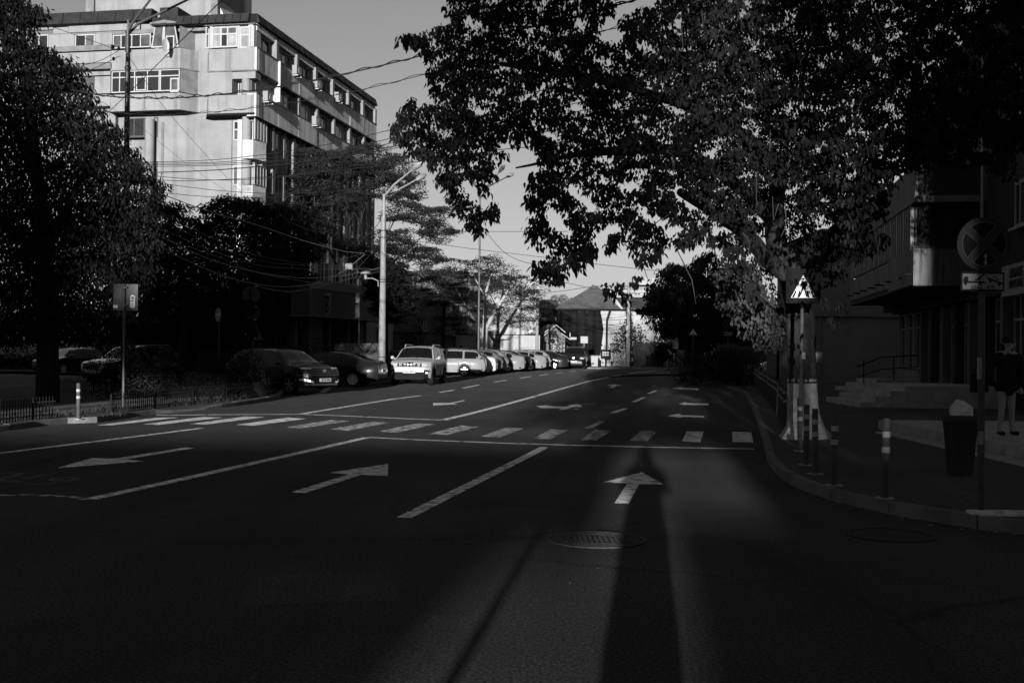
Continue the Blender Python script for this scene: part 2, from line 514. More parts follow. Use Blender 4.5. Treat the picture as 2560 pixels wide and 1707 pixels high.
nm = ['worn dash just beyond the zebra stripes in the right lanes', 'short dash between the two headed arrow and the sideways arrows', 'dash level with the manhole strips in the right lanes', 'short dash beyond it towards the small straight arrow', 'faint farthest dash of the right lanes']
for (a, b_), lb in zip([((1470, 1071), (1506, 1052)), ((1532, 1032), (1564, 1021)), ((1584, 1005), (1610, 993)), ((1621, 984), (1640, 976.5)), ((1680, 948), (1697, 944))], nm):
    marking('lane_dash', lb, 'road marking', strip(src([a, b_]), .15), PAINT if b_[1] < 1050 else PAINT_W, 'lane dashes in the right lanes')

Z1 = [[(570, 195), (660, 195), (1050, 150), (930, 150)], [(840, 190), (930, 193), (1310, 150), (1190, 147)], [(1115, 188), (1220, 190), (1555, 147), (1440, 144)],
      [(1390, 192), (1490, 198), (1800, 157), (1690, 150)], [(1670, 208), (1775, 213), (2060, 170), (1955, 163)], [(1940, 218), (2050, 227), (2295, 180), (2190, 174)]]
Z2 = [[(-30, 372), (80, 380), (300, 330), (190, 326)], [(260, 388), (370, 393), (557, 345), (450, 338)], [(570, 402), (680, 408), (820, 355), (715, 350)], [(875, 415), (980, 418), (1080, 365), (980, 360)],
      [(1160, 422), (1255, 424), (1340, 368), (1240, 362)], [(1445, 428), (1545, 430), (1610, 372), (1510, 367)], [(1750, 432), (1860, 436), (1880, 374), (1780, 372)], [(2050, 435), (2172, 438), (2158, 378), (2048, 376)]]
ordn = ['first', 'second', 'third', 'fourth', 'fifth', 'sixth', 'seventh', 'eighth', 'ninth', 'tenth', 'eleventh', 'twelfth', 'thirteenth', 'fourteenth']
for k, q in enumerate([crop(z, 0, 980, 2.352) for z in Z1] + [crop(z, 960, 920, 2.352) for z in Z2]):
    mb = MB(); mb.poly([(p.x, p.y, ZP) for p in q][::-1])
    marking('zebra_stripe', '%s white zebra stripe counted from the planted kerb side across the road' % ordn[k], 'road marking', mb, PAINT if k < 4 or k > 11 else PAINT_W, 'zebra crossing stripes')

def arrow(pts, x0, y0, s, label, m=None):
    q = crop(pts, x0, y0, s)
    me = bpy.data.meshes.new('road_arrow'); bm = bmesh.new()
    f = bm.faces.new([bm.verts.new((p.x, p.y, ZP)) for p in q]); bmesh.ops.triangulate(bm, faces=[f])
    if sum(fc.normal.z for fc in bm.faces) < 0: bmesh.ops.reverse_faces(bm, faces=bm.faces)
    bm.to_mesh(me); bm.free(); me.materials.append(m or PAINT)
    o = bpy.data.objects.new('road_arrow', me); C.objects.link(o)
    tag(o, label, 'road marking', 'direction arrows painted on the road')
arrow([(1515, 613), (1645, 685), (1500, 683), (1440, 797), (1355, 795), (1430, 678), (1290, 672)], 960, 920, 2.352, 'large straight white arrow under the long person shadow')
arrow([(1935, 475), (2282, 423), (2280, 493), (2122, 487), (1788, 596), (1713, 589), (2055, 483)], 0, 980, 2.352, 'white arrow in the middle lane with a slanted triangular head')
arrow([(340, 447), (445, 415), (540, 389), (665, 393), (1090, 326), (1142, 330), (735, 397), (850, 407)], 0, 980, 2.352, 'long white arrow at the left pointing back towards the viewer')
arrow([(895, 224), (955, 219), (1000, 225), (1066, 227), (1100, 220), (1078, 217), (1150, 213), (1167, 228), (1118, 228), (1062, 245), (1028, 245), (1050, 236), (930, 236)], 960, 920, 2.352, 'two headed white arrow for ahead and left beyond the zebra')
arrow([(289, 206), (390, 205), (470, 189), (476, 193), (405, 207), (432, 213), (289, 220)], 960, 920, 2.352, 'small white arrow in the oncoming lane before the white car')
arrow([(1308, 102), (1360, 95), (1402, 104), (1372, 105), (1348, 116), (1325, 115), (1345, 104)], 960, 920, 2.352, 'small straight arrow farthest up the right lanes')
arrow([(1665, 281), (1740, 268), (1745, 276), (1884, 281), (1882, 291), (1750, 287), (1752, 292)], 960, 920, 2.352, 'sideways white arrow closest to the zebra in the right lane')
arrow([(1732, 211), (1772, 200), (1780, 206), (1908, 209), (1906, 219), (1782, 216), (1768, 219)], 960, 920, 2.352, 'middle one of the three sideways arrows in the right lane')
arrow([(1692, 119), (1745, 112), (1760, 116), (1850, 122), (1845, 129), (1757, 124), (1750, 128)], 960, 920, 2.352, 'sideways arrow farthest from the zebra in the right lane')
# ghost lettering rubbed off at the far left
for k, pts in enumerate([[(0, 478), (60, 474), (120, 478), (95, 492), (40, 502), (0, 512), (0, 520), (120, 530)], [(130, 512), (200, 498), (275, 486)], [(165, 540), (250, 546), (330, 534), (360, 516), (310, 506), (300, 520), (380, 530), (455, 510), (400, 500)]]):
    marking('ghost_mark', ['rubbed out pale letter farthest to the left edge of the road', 'rubbed out pale slanted stroke between two faded letters', 'rubbed out pale letter in front of the long left arrow'][k], 'road marking', strip(crop(pts, 0, 980, 2.352), .09), PAINT_G)

# manholes -------------------------------------------------------------------------------------
M_IRON = mat('cast_iron', 0.035, 0.7, 0.3, 20, 0.4, 120)
mc = gnd(1489.5, 1348.6)
mh = thing('manhole_cover', 'round ribbed iron manhole cover in the road by the shadow of the person', 'manhole cover', (mc.x, mc.y, 0))
def ring(mb, r0, r1, z0, z1, n=48):
    vs, fs = [], []
    for k in range(n):
        a = 2 * math.pi * k / n; c_, s_ = math.cos(a), math.sin(a)
        vs += [(r0 * c_, r0 * s_, z0), (r0 * c_, r0 * s_, z1), (r1 * c_, r1 * s_, z1), (r1 * c_, r1 * s_, z0)]
    for k in range(n):
        a, b_ = 4 * k, 4 * ((k + 1) % n)
        for i in range(3): fs.append((a + i, b_ + i, b_ + i + 1, a + i + 1))
    mb.add(vs, fs)
mb = MB(); ring(mb, .385, .425, -.02, .012); mb.build('frame_ring', M_IRON, mh)
mb = MB(); mb.disc((0, 0, -.002), (0, 0, 1), .38, .014, 48); mb.build('cover_plate', M_IRON, mh)
mb = MB()
for r in (.34, .28, .22): ring(mb, r, r + .026, .002, .014)
for k in range(-4, 5):
    for j in range(-4, 5):
        if (k * k + j * j) * .044 ** 2 < .2 ** 2: mb.box((k * .044 - .014, j * .044 - .014, .002), (k * .044 + .014, j * .044 + .014, .013))
mb.build('rib_pattern', M_IRON, mh, kind='stuff')
for (x, y, hw), lb in zip([(1476, 1010.5, 23), (1533, 1018.5, 22), (1333, 989.5, 12), (1440, 1022, 3)], ['dark iron cover in the road right of the two headed arrow', 'dark sunken cover in the road between the dashes', 'small dark cover on the bending centre line', 'small pale plate in the road below the two headed arrow']):
    c0 = gnd(x, y); r = hw * c0.y / FL
    mb = MB(); mb.disc((0, 0, 0), (0, 0, 1), r, .012, 24); ring(mb, r + .01, r + .05, -.01, .01, 24)
    o = mb.build('drain_cover', mat('dark_iron', .02, .6) if hw > 5 else M_KERB); o.location = (c0.x, c0.y, 0)
    tag(o, lb, 'manhole cover')
c0 = gnd(2225, 1337)
mb = MB(); mb.disc((0, 0, 0), (0, 0, 1), .33, .010, 32); ring(mb, .34, .39, -.01, .008, 32)
o = mb.build('drain_cover', mat('dark_iron', .02, .6)); o.location = (c0.x, c0.y, 0); tag(o, 'dark drain cover by the kerb below the bollards', 'manhole cover')

# litter ---------------------------------------------------------------------------------------
mb = MB(); rg = np.random.default_rng(5)
def fleck(p, s):
    a = rnd.uniform(0, 6.28); d = Vector((math.cos(a), math.sin(a), 0)) * s; n_ = Vector((-d.y, d.x, 0)) * rnd.uniform(.4, .9)
    z = Vector((0, 0, .007)); zz = Vector((0, 0, rnd.uniform(.001, .005)))
    mb.poly([p + z - d, p + z + n_ , p + z + zz + d, p + z - n_])
for _ in range(60):
    fleck(gnd(rnd.uniform(900, 1960), 900 + 600 * rnd.random() ** .8 + 40), rnd.uniform(.004, .012))
for (x, y) in [(1532, 1316), (1664, 1304), (1678, 1317), (1470, 1316), (1297, 1333), (1107, 1270), (1263, 1292), (1550, 1317), (1544, 1345), (1608, 1249), (1761, 1226), (1780, 1175), (1796, 1254), (1739, 1225), (1599, 1393), (1400, 1390), (1030, 962 + 60), (1370, 1055)]:
    fleck(gnd(x, y), rnd.uniform(.007, .014))
for i in range(len(KR) - 6):
    for _ in range(26):
        t = rnd.random(); p = KR[i].lerp(KR[i + 1], t); fleck(Vector((p.x - rnd.random() ** 2 * .3, p.y - .05 - rnd.random() * .1, 0)), rnd.uniform(.01, .03))
tag(mb.build('litter', mat('pale_leaf', 0.22, .8, .4, 5), kind='stuff'), 'pale dry leaves and flecks scattered on the road and along the kerb')
# ================================================================== unseen houses and trees behind the photographer, added to shape the street shade
M_PLAS = mat('plaster_back', 0.25, 0.9, 0.2, 1.0)
M_ROOFD = mat('roof_back', 0.08, 0.8)
def house_behind(u0, u1, v0, v1, h, label, roof=1.5):
    t = thing('unseen_shade_house', label, 'building', usun((u0 + u1) / 2, (v0 + v1) / 2))
    c0 = t.location
    mb = MB(lambda p: usun(p.x, p.y, p.z)); mb.box((u0, v1, -.1), (u1, v0, h)); mb.build('wall', M_PLAS, t, world=t)
    mb = MB(lambda p: usun(p.x, p.y, p.z))
    um, e = (u0 + u1) / 2, .03
    mb.prism([(u0 - e, v1 - e, h), (u0 - e, v0 + e, h), (u0 - e, (v0 + v1) / 2, h + roof)], (u1 - u0 + 2 * e, 0, 0)); mb.build('roof', M_ROOFD, t, world=t)
    n = max(2, int((u1 - u0) / 3)); fl = max(1, int(h / 3))
    for i in range(n):
        for j in range(fl):
            x = u0 + (i + .5) * (u1 - u0) / n; z = 1.0 + 3 * j
            m2 = MB(lambda p: usun(p.x, p.y, p.z)); m2.box((x - .5, v0 + .01, z), (x + .5, v0 + .05, z + 1.3)); m2.build('window', mat('dark_glass', .02, .1), t, world=t)
    return t
HB = -38.0
house_behind(-60, -14.3, HB, HB - 12, 10.0, 'unseen long low plastered house behind the photographer, height fitted to the shade', 1.0)
house_behind(-14.3, -1.2, HB, HB - 12, 5.25, 'unseen single storey house behind the photographer, height fitted to the shade', .2)
house_behind(1.45, 2.45, HB, HB - 10, 6.9, 'added narrow house behind the photographer, sized to let a band of sun through', .5)  # slim houses here are added and sized to leave slots of sun
house_behind(2.45, 2.85, HB + 3, HB - 1, 4.85, 'added low sliver of house behind the photographer, letting sun reach the trunk foot', .1)
house_behind(2.85, 7.6, HB, HB - 14, 23.0, 'unseen tall narrow apartment house behind the photographer, fitted to shade the right side', 1.0)
house_behind(7.6, 8.3, HB, HB - 10, 10.3, 'added lower house leaving a slot of sun between two tall ones behind the photographer', .3)
house_behind(8.3, 70, HB, HB - 14, 23.0, 'unseen long tall apartment house behind the photographer, fitted to shade the right side', 1.0)
house_behind(.28, 1.45, HB + 6, HB - 2, 4.0, 'added narrow block behind the photographer, cutting off the near strip of sun', .25)

# added trees behind the photographer, crowns shaped to shade the view
def back_tree(u, v, lobes, label, seed, dens=26, size=.28):
    rg = np.random.default_rng(seed)
    base = usun(u, v)
    t = thing('unseen_shade_tree', label, 'tree', base)
    L = []
    for (du, dv, z, r, rz) in lobes:
        p = usun(u + du, v + dv); L.append((p.x, p.y, z, r, r, rz))
    P = lobe_points(L, dens, rg, .2)
    D = rg.normal(size=P.shape); D[:, 2] -= .8
    S = size * rg.uniform(.7, 1.3, len(P))
    mesh_obj('crown', leaves_mesh('crown', P, D, S, LEAF_HEART, rg, base), foliage_mat('foliage_back', .05) if 'foliage_back' not in MATS else MATS['foliage_back'], t, 'stuff')
    top = max(l[2] for l in lobes)
    mb = MB(); mb.tube([(0, 0, 0), (.1, 0, 2.5), (0, .1, top)], [.28, .2, .06], 10); mb.build('trunk', mat('bark_back', .08, .9), t)
    return t
back_tree(2.6, HB + 3, [(-3.2, 0, 5.9, 1.2, 1.15), (-1.8, 1, 5.9, 1.4, 1.2), (-4.6, 1, 6.4, 1.6, 1.3), (-3.6, 0, 8.5, 2.4, 2.2), (-4.6, 0, 11, 2.4, 2.4), (-3.6, 0, 11.6, 2.3, 2.2), (-.5, 0, 10.6, 1.2, 2.1)], 'unseen broad tree behind the photographer, crown shaped to shade the road and big tree', 11)
back_tree(-17, HB + 3, [(-1, 0, 10.2, 4.4, 3.6), (-6, 0, 10, 5, 4), (-2.5, 0, 13.6, 4.0, 3.4), (-10, 0, 11, 5, 5)], 'unseen tall tree behind the photographer, crown shaped to shade the left trees', 12, dens=18, size=.34)
back_tree(5.6, -6, [(0, 0, 7, 2.2, 2.6), (-.2, 3.5, 7.5, 2.2, 2.2), (.3, -4, 8, 2.3, 3)], 'added spreading tree just behind the photographer, darkening the pavement', 13, dens=16)  # this tree and the next two are added to darken the foreground
back_tree(15, -1, [(0, 0, 8, 4.3, 3.4), (-.5, -6, 8, 4.5, 3.4), (1, 6, 8, 4.3, 3.2), (4, -3, 9, 4, 3.4)], 'second added spreading tree beside the photographer, darkening the pavement side', 14, dens=12, size=.34)
back_tree(-19, -4, [(0, 0, 8.5, 5, 3.4), (-3, 6, 9, 5, 3.2), (1, -7, 8.5, 5, 3.2), (-7, -2, 9, 5, 4)], 'added spreading tree beyond the left edge of the view, darkening the road', 15, dens=10, size=.36)
back_tree(-13.5, HB + 6, [(1.55, 0, 7.15, 1.0, 1.05), (.4, 0, 7.3, 1.3, 1.2), (-1.2, 0, 7.6, 1.6, 1.3), (-3.2, 0, 7.8, 1.8, 1.5), (.95, 0, 8.45, .75, .75)], 'added tree behind the photographer, dense flat crown shaped to shade the left bed', 16, dens=110, size=.22)  # added crown, placed to shade the left fence and signs
t = thing('added_shade_beams', 'added stepped beams behind the photographer, cutting the patch of sun on the road', 'shade blocker', usun(0, HB + 2))  # unseen beams added to shape the edge of the sun patch
for a, b_, z0, z1 in ((-1.2, -.42, 4.15, 5.9), (-.415, 1.16, 5.12, 5.9), (1.165, 1.45, 4.75, 5.9)):
    mb = MB(lambda p: usun(p.x, p.y, p.z)); mb.box((a, HB + 1.6, z0), (b_, HB + 2.2, z1)); mb.build('lintel', M_PLAS, t, world=t)
back_tree(2.1, HB + 2, [(0, 0, 10.8, .8, 2.0)], 'added slender dense tree behind the photographer, dimming the band of lit leaves', 17, dens=170, size=.17)  # added crown, placed to dim the sunlit leaves
# the short post whose thin shadow falls beside the photographer's
pp = usun(-.93, -3.0)
t = thing('street_post', 'short steel post standing just behind the photographer', 'post', pp)
mb = MB(); mb.tube([(0, 0, 0), (0, 0, 1.22)], .035, 10); mb.build('pole', mat('galvanised_dark', .2, .5, metal=.7), t)
# ================================================================== the corner apartment block
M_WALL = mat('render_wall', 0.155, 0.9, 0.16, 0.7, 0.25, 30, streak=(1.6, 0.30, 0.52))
M_WALL2 = mat('render_wall_lightened', 0.34, 0.9, 0.18, 0.7, 1.0, 22, streak=(1.8, 0.45, 0.45), bdist=.05)  # same render lightened, standing in for light on the street side
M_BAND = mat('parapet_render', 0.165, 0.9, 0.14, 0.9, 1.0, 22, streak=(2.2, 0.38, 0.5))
M_SBAND = mat('parapet_render_lightened', 0.38, 0.9, 0.16, 0.9, 1.0, 22, streak=(2.2, 0.45, 0.45), bdist=.05)  # parapet render lightened for the side, brightness put into the colour
M_CLAD = mat('roof_cladding', 0.018, 0.6, 0.25, 2.0, 0.2, 10)
M_FRAME = mat('white_frame', 0.24, 0.45, 0.08, 3)
M_GLASS = mat('window_glass', 0.012, 0.06, spec=0.6)
M_GLASSB = mat('curtained_glass', 0.20, 0.15, 0.45, 0.6, spec=0.6, streak=(4, .4, .4))
M_GLASSM = mat('veiled_glass', 0.05, 0.10, 0.6, 1.5, spec=0.6)
M_PIER = mat('pier_render', 0.14, 0.9, 0.1, 2)
M_SLAB = mat('slab_concrete', 0.11, 0.9, 0.3, 1.5)
M_METAL = mat('grey_metal', 0.22, 0.5, 0.2, 5, metal=0.4)
M_AC = mat('ac_white', 0.16, 0.5)
M_DARK = mat('dark_void', 0.01, 0.9)
M_SHUT = mat('shutter', 0.05, 0.6)

UF, NF = Vector((-.983, .186, 0)), Vector((-.186, -.983, 0))
UR, NR = Vector((.186, .983, 0)), Vector((.983, -.186, 0))
G0 = Vector((-15.9, 68.8, 0))
def Ff(p): return G0 + UF * p.x + NF * p.y + Vector((0, 0, p.z))
def Fr(p): return G0 + UR * p.x + NR * p.y + Vector((0, 0, p.z))
def plane_hit(px, py, P0, u, n):
    d = ray(px, py); t = (P0 - EYE).dot(n) / d.dot(n); q = EYE + d * t
    return (q - P0).dot(u), q.z
def fpx(px, py, o=0.0): return plane_hit(px, py, G0 + NF * o, UF, NF)
def rpx(px, py, o=0.0): return plane_hit(px, py, G0 + NR * o, UR, NR)

apt = thing('apartment_block', 'tall pale apartment block with dark metal roof edge and glazed corner balconies', 'building', G0)
def part(name, mb, m, parent=None, **k): return mb.build(name, m, parent or apt, world=apt.location, **k)
def c1(x, y): return x / 3.647, y / 3.647
def c2(x, y): return 500 + x / 3.647, y / 3.647
def FB(mb, x0, x1, y0, y1, o0, o1):            # box over a pixel rectangle of crop 1 on the front, face at o1
    (s0, z1) = fpx(*c1(x1, y0), o1); (s1, z0) = fpx(*c1(x0, y1), o1)
    return mb.box((s0, o0, z0), (s1, o1, z1))
def window(F, root, base, s0, s1, z0, z1, o, cols, rows, glass, fw=.07, depth=.08, frame=M_FRAME, open_pane=None, sill=False, name='window'):
    """frame with one pane object per light; cols/rows are lists of fractions"""
    mb = MB(F); X = [s0 + (s1 - s0) * c for c in [0] + cols + [1]]; Z = [z0 + (z1 - z0) * c for c in [0] + rows + [1]]
    h = fw / 2
    mb.box((s0, o - depth, z0), (s1, o, z0 + fw)); mb.box((s0, o - depth, z1 - fw), (s1, o, z1))
    mb.box((s0, o - depth, z0 + fw + .001), (s0 + fw, o - .001, z1 - fw - .001)); mb.box((s1 - fw, o - depth, z0 + fw + .001), (s1, o - .001, z1 - fw - .001))
    for x in X[1:-1]: mb.box((x - h, o - depth, z0 + fw + .001), (x + h, o - .002, z1 - fw - .001))
    for z in Z[1:-1]: mb.box((s0 + fw + .001, o - depth, z - h), (s1 - fw - .001, o - .003, z + h))
    if sill: mb.box((s0 - .08, o - .02, z0 - .07), (s1 + .08, o + .14, z0 - .002))
    fo = mb.build(name, frame, root, world=base)
    k = 0
    for i in range(len(X) - 1):
        for j in range(len(Z) - 1):
            g = glass[k % len(glass)] if isinstance(glass, list) else glass; k += 1
            if g is None: continue
            pm = MB(F); dd = rnd.uniform(-.012, .012)
            pm.box((X[i] + h + .002, o - depth * .7 + dd, Z[j] + h + .002), (X[i + 1] - h - .002, o - depth * .5 + dd, Z[j + 1] - h - .002))
            pm.build('pane', g, fo, world=base)
    return fo
def FW(x0, x1, y0, y1, o, cols, rows, glass, **k):
    (s0, z1) = fpx(*c1(x1, y0), o); (s1, z0) = fpx(*c1(x0, y1), o)
    return window(Ff, apt, apt.location, s0, s1, z0, z1, o, [1 - c for c in cols][::-1], [1 - r for r in rows][::-1], glass, **k)

# body of the block: solid core set back behind the dressed faces
LW, LD = 34.0, 24.2
mb = MB(Ff); mb.box((1.2, -LD - .5, 0), (LW, -1.02, 21.0)); part('core', mb, M_WALL)
# main recessed front wall, punched by windows: built of pieces per storey
ZT = fpx(560, 122)[1]                           # sill level of the top storey
ST = 2.81
lv = [ZT - ST * k for k in range(8)]
PBX = ((1.2, 34.0))
mb = MB(Ff)
s_b1r, s_b1l = fpx(466, 200, -1)[0], fpx(277, 200)[0]
mb.box((fpx(640, 200, -1)[0] - .0, -1.02, 0), (s_b1l, -1.0 + .02, 21.4)); part('recessed_wall', mb, M_WALL)
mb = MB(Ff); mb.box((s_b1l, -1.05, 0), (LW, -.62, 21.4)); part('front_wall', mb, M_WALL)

# roof edge of dark standing panels
def clad(F, s0, s1, o, z0, z1, n, proud=.25, slope=.18, gap=.018):
    for i in range(n):
        a, b_ = s0 + (s1 - s0) * i / n + gap, s0 + (s1 - s0) * (i + 1) / n - gap
        j = rnd.uniform(-.012, .012)
        mb = MB(F); mb.add([(a, o + proud + j, z0), (b_, o + proud + j, z0), (b_, o + proud - slope + j, z1), (a, o + proud - slope + j, z1),
                            (a, o - .3, z0), (b_, o - .3, z0), (b_, o - .3, z1), (a, o - .3, z1)],
                           [(0, 1, 2, 3), (4, 7, 6, 5), (3, 2, 6, 7), (0, 4, 5, 1), (0, 3, 7, 4), (1, 5, 6, 2)])
        part('roof_panel', mb, M_CLAD)
    mb = MB(F); mb.box((s0, o - .28, z0 + .02), (s1, o + proud - slope - .03, z1 - .01)); part('roof_edge_backing', mb, M_DARK)
sL = fpx(378, 30, 0)[0]
z_top_l, z_bot_l = fpx(378, 20, 0)[1], fpx(378, 50, 0)[1]
clad(Ff, sL, LW, -.55, z_bot_l, z_top_l, 22, proud=.6)
z_top, z_bot = fpx(600, 34, 0)[1], fpx(600, 56.5, 0)[1]
clad(Ff, .5, sL - .1, -.35, z_bot, z_top, 12, proud=.55)
clad(Fr, .15, LD, -.25, z_bot, z_top, 46, proud=.35)
mb = MB(Ff); mb.box((.3, -LD, z_bot - .25), (LW, -.5, z_bot - .01)); part('roof_slab', mb, M_SLAB)
# penthouse with its pitched end
ph = MB(Ff)
pa, zt = fpx(537, 20, -6)[0], 27.0
ph.box((pa, -12, 21.3), (fpx(215, 10, -6)[0], -6, zt)); part('rooftop_room', ph, M_WALL)
ph = MB(Ff); a0 = fpx(530, 10, -6)[0]; ph.prism([(a0 - .0, -6.2, 21.3), (fpx(600, 33, -6)[0], -6.2, 21.5), (a0, -6.2, fpx(556, 0, -6)[1] + .6)], (0, -5, 0)); part('rooftop_gable', ph, M_WALL2)
ph = MB(Ff); ph.box((fpx(235, 10, -5.8)[0], -6, 21.3), (fpx(216, 10, -5.8)[0], -5.8, zt)); part('pilaster', ph, M_SLAB); ph = MB(Ff); ph.box((fpx(545, 10, -5.8)[0], -6, 21.3), (fpx(528, 10, -5.8)[0], -5.75, zt)); part('pilaster', ph, M_SLAB)
ph = MB(Ff); ph.box((fpx(445, 20, -3)[0], -6, 21.3), (fpx(400, 20, -3)[0], -3, fpx(420, 19, -3)[1])); part('rooftop_box', ph, M_CLAD)

# upper left wall with its windows (top storey)
mb = MB(Ff)
FB(mb, -400, 485, 195, 312, -.6, -.42); FB(mb, 628, 1275, 185, 300, -.6, -.40); FB(mb, 485, 628, 215, 312, -.6, -.5)
part('upper_wall_panel', mb, M_BAND)
mb = MB(Ff)
FB(mb, 443, 682, 312, 455, -.6, -.45); part('upper_wall_panel', mb, M_BAND); mb = MB(Ff); FB(mb, 868, 1025, 306, 450, -.6, -.45)
part('upper_wall_panel', mb, M_BAND)
FW(282, 442, 316, 462, -.45, [.47], [], M_GLASS)
FW(684, 866, 312, 467, -.45, [.53], [], [M_GLASSM, M_GLASS], sill=False)
FW(1028, 1376, 306, 446, -.30, [.22, .50, .73], [], [M_GLASSM, M_GLASS, M_GLASS, M_GLASSM])
FW(100, 250, 330, 470, -.45, [.5], [], M_GLASS)
# spandrel band under it
mb = MB(Ff); FB(mb, -400, 1012, 468, 626, -.7, .05); part('spandrel_band', mb, M_BAND)
mb = MB(Ff); FB(mb, -400, 1012, 455, 468, -.7, .12); part('coping', mb, M_SLAB)
mb = MB(Ff); FB(mb, -400, 1012, 626, 632, -.7, .10); part('coping', mb, M_SLAB)
mb = MB(Ff); FB(mb, 700, 1008, 634, 696, -.7, -.35); part('lintel', mb, M_BAND)
mb = MB(Ff); FB(mb, 862, 1010, 696, 856, -.7, -.38); part('wall_panel', mb, M_BAND)
(s0, z1) = fpx(*c1(860, 700), -.5); (s1, z0) = fpx(*c1(690, 850), -.5)
for i in range(9):
    z = z0 + (z1 - z0) * (i + .5) / 9
    mb = MB(Ff); mb.box((s0, -.6, z - .05), (s1 + 2.0, -.5 + .02 * (i % 2), z + .055)); part('shutter_slat', mb, M_SHUT)
mb = MB(Ff); FB(mb, -400, 1012, 866, 1012, -.7, .0); part('spandrel_band', mb, M_BAND)

# chamfered balcony bays ----------------------------------------------------------------------
def bay(sr, sl, z0, z1, cham_r, cham_l, mats, out=.0, back=-1.0, name='balcony_parapet'):
    """plan polygon from wall to wall with cut corners; sr right end, sl left end (s grows to the left)"""
    pl = [(sr - cham_r, back), (sr, out), (sl, out), (sl + cham_l, back)]
    mb = MB(Ff); mb.prism([(x, y, z0) for x, y in pl], (0, 0, z1 - z0)); return part(name, mb, mats)
# bay 1
def Zc(y, x=1300): return fpx(*c1(x, y))[1]
b1r, b1l = fpx(*c1(1645, 540))[0], fpx(*c1(1012, 540))[0]
bay(b1r, b1l, Zc(632), Zc(452), .75, .0, M_BAND)
bay(b1r, b1l, Zc(1012), Zc(858), .75, .0, M_BAND)
mb = MB(Ff); FB(mb, 1310, 1320, 858, 1000, 0, .03); part('joint_pipe', mb, M_SLAB); mb = MB(Ff); FB(mb, 1312, 1316, 455, 605, 0, .02); part('joint_pipe', mb, M_SLAB)
bay(b1r - .02, b1l + .02, Zc(1022), Zc(1012), .8, .05, M_DARK, out=.06, name='slab_edge')
bay(b1r - .02, b1l + .02, Zc(632) - .06, Zc(632), .8, .05, M_SLAB, out=.05, name='slab_edge')
FW(1016, 1640, 628, 850, -.04, [.12, .34, .53, .70, .72], [.30], [M_GLASS] * 12)
FW(1240, 1332, 698, 828, .0, [], [], [M_GLASS])
FW(1550, 1632, 710, 842, .0, [], [], [M_GLASSM], fw=.09)
mb = MB(Ff); mb.box((b1r - .0, -1.0, Zc(850)), (b1l, -.12, Zc(628))); part('enclosed_balcony', mb, M_DARK)
# chamfer return beside it
mb = MB(Ff); mb.prism([(b1r - .72, -1.0, Zc(850)), (b1r - .01, -.02, Zc(850)), (b1r - .01, -1.0, Zc(850))], (0, 0, Zc(632) - Zc(850))); part('balcony_return', mb, M_SLAB)  # darker grey stands in for shade on this side face
# top glazed balcony with leaning frames
gz0, gz1 = Zc(443), Zc(236)
lo, hi = fpx(*c1(1632, 443))[0], fpx(*c1(1380, 443))[0]
def lean_window(name, sb0, sb1, st0, st1, z0, z1, ob, ot, nc, mats, fw=.09):
    def F(p):                                   # p.x in 0..1 across, p.z in 0..1 up
        sx = (sb0 + (sb1 - sb0) * p.x) * (1 - p.z) + (st0 + (st1 - st0) * p.x) * p.z
        return Ff(Vector((sx, p.y + ob + (ot - ob) * p.z, z0 + (z1 - z0) * p.z)))
    wv = fw / abs(sb1 - sb0); hv = fw / (z1 - z0)
    mb = MB(F)
    mb.box((0, -.05, 0), (1, .03, hv)); mb.box((0, -.05, 1 - hv), (1, .03, 1))
    for c in range(nc + 1):
        a = c / nc; mb.box((max(0, a - wv / 2 * (1 if 0 < c < nc else 2)), -.05, hv), (min(1, a + wv / 2 * (1 if 0 < c < nc else 2)), .029, 1 - hv))
    fo = part(name, mb, M_FRAME)
    for c in range(nc):
        mb = MB(F); mb.box(((c + .0) / nc + wv / 2, -.03, hv), ((c + 1.) / nc - wv / 2, -.02, 1 - hv)); mb.build('pane', mats[c % len(mats)], fo, world=apt.location)
lean_window('glazed_balcony', hi - (hi - lo) * .44, hi, hi - (hi - lo) * .42, hi - .15, gz0, gz1, .0, -.15, 1, [M_GLASSM])
lean_window('glazed_balcony', lo, hi - (hi - lo) * .44, lo + .35, hi - (hi - lo) * .42, gz0, gz1, .0, -.15, 1, [M_GLASSM])
FW(1512, 1590, 326, 450, .06, [], [], [M_GLASS], fw=.08)
mb = MB(Ff); mb.prism([(lo - .15, .15, gz1), (hi + .05, .15, gz1), (hi + .05, .15, gz1 + .12), ((lo + hi) / 2, .15, gz1 + .26), (lo - .5, .15, gz1 - .02)], (0, -1.2, 0)); part('balcony_roof', mb, M_SLAB)
mb = MB(Ff); mb.prism([(lo - .6, -1.0, gz0), (lo, -.05, gz0), (lo, -1.0, gz0)], (0, 0, gz1 - gz0)); part('balcony_return', mb, M_SLAB)  # shade of the side face put into the darker grey
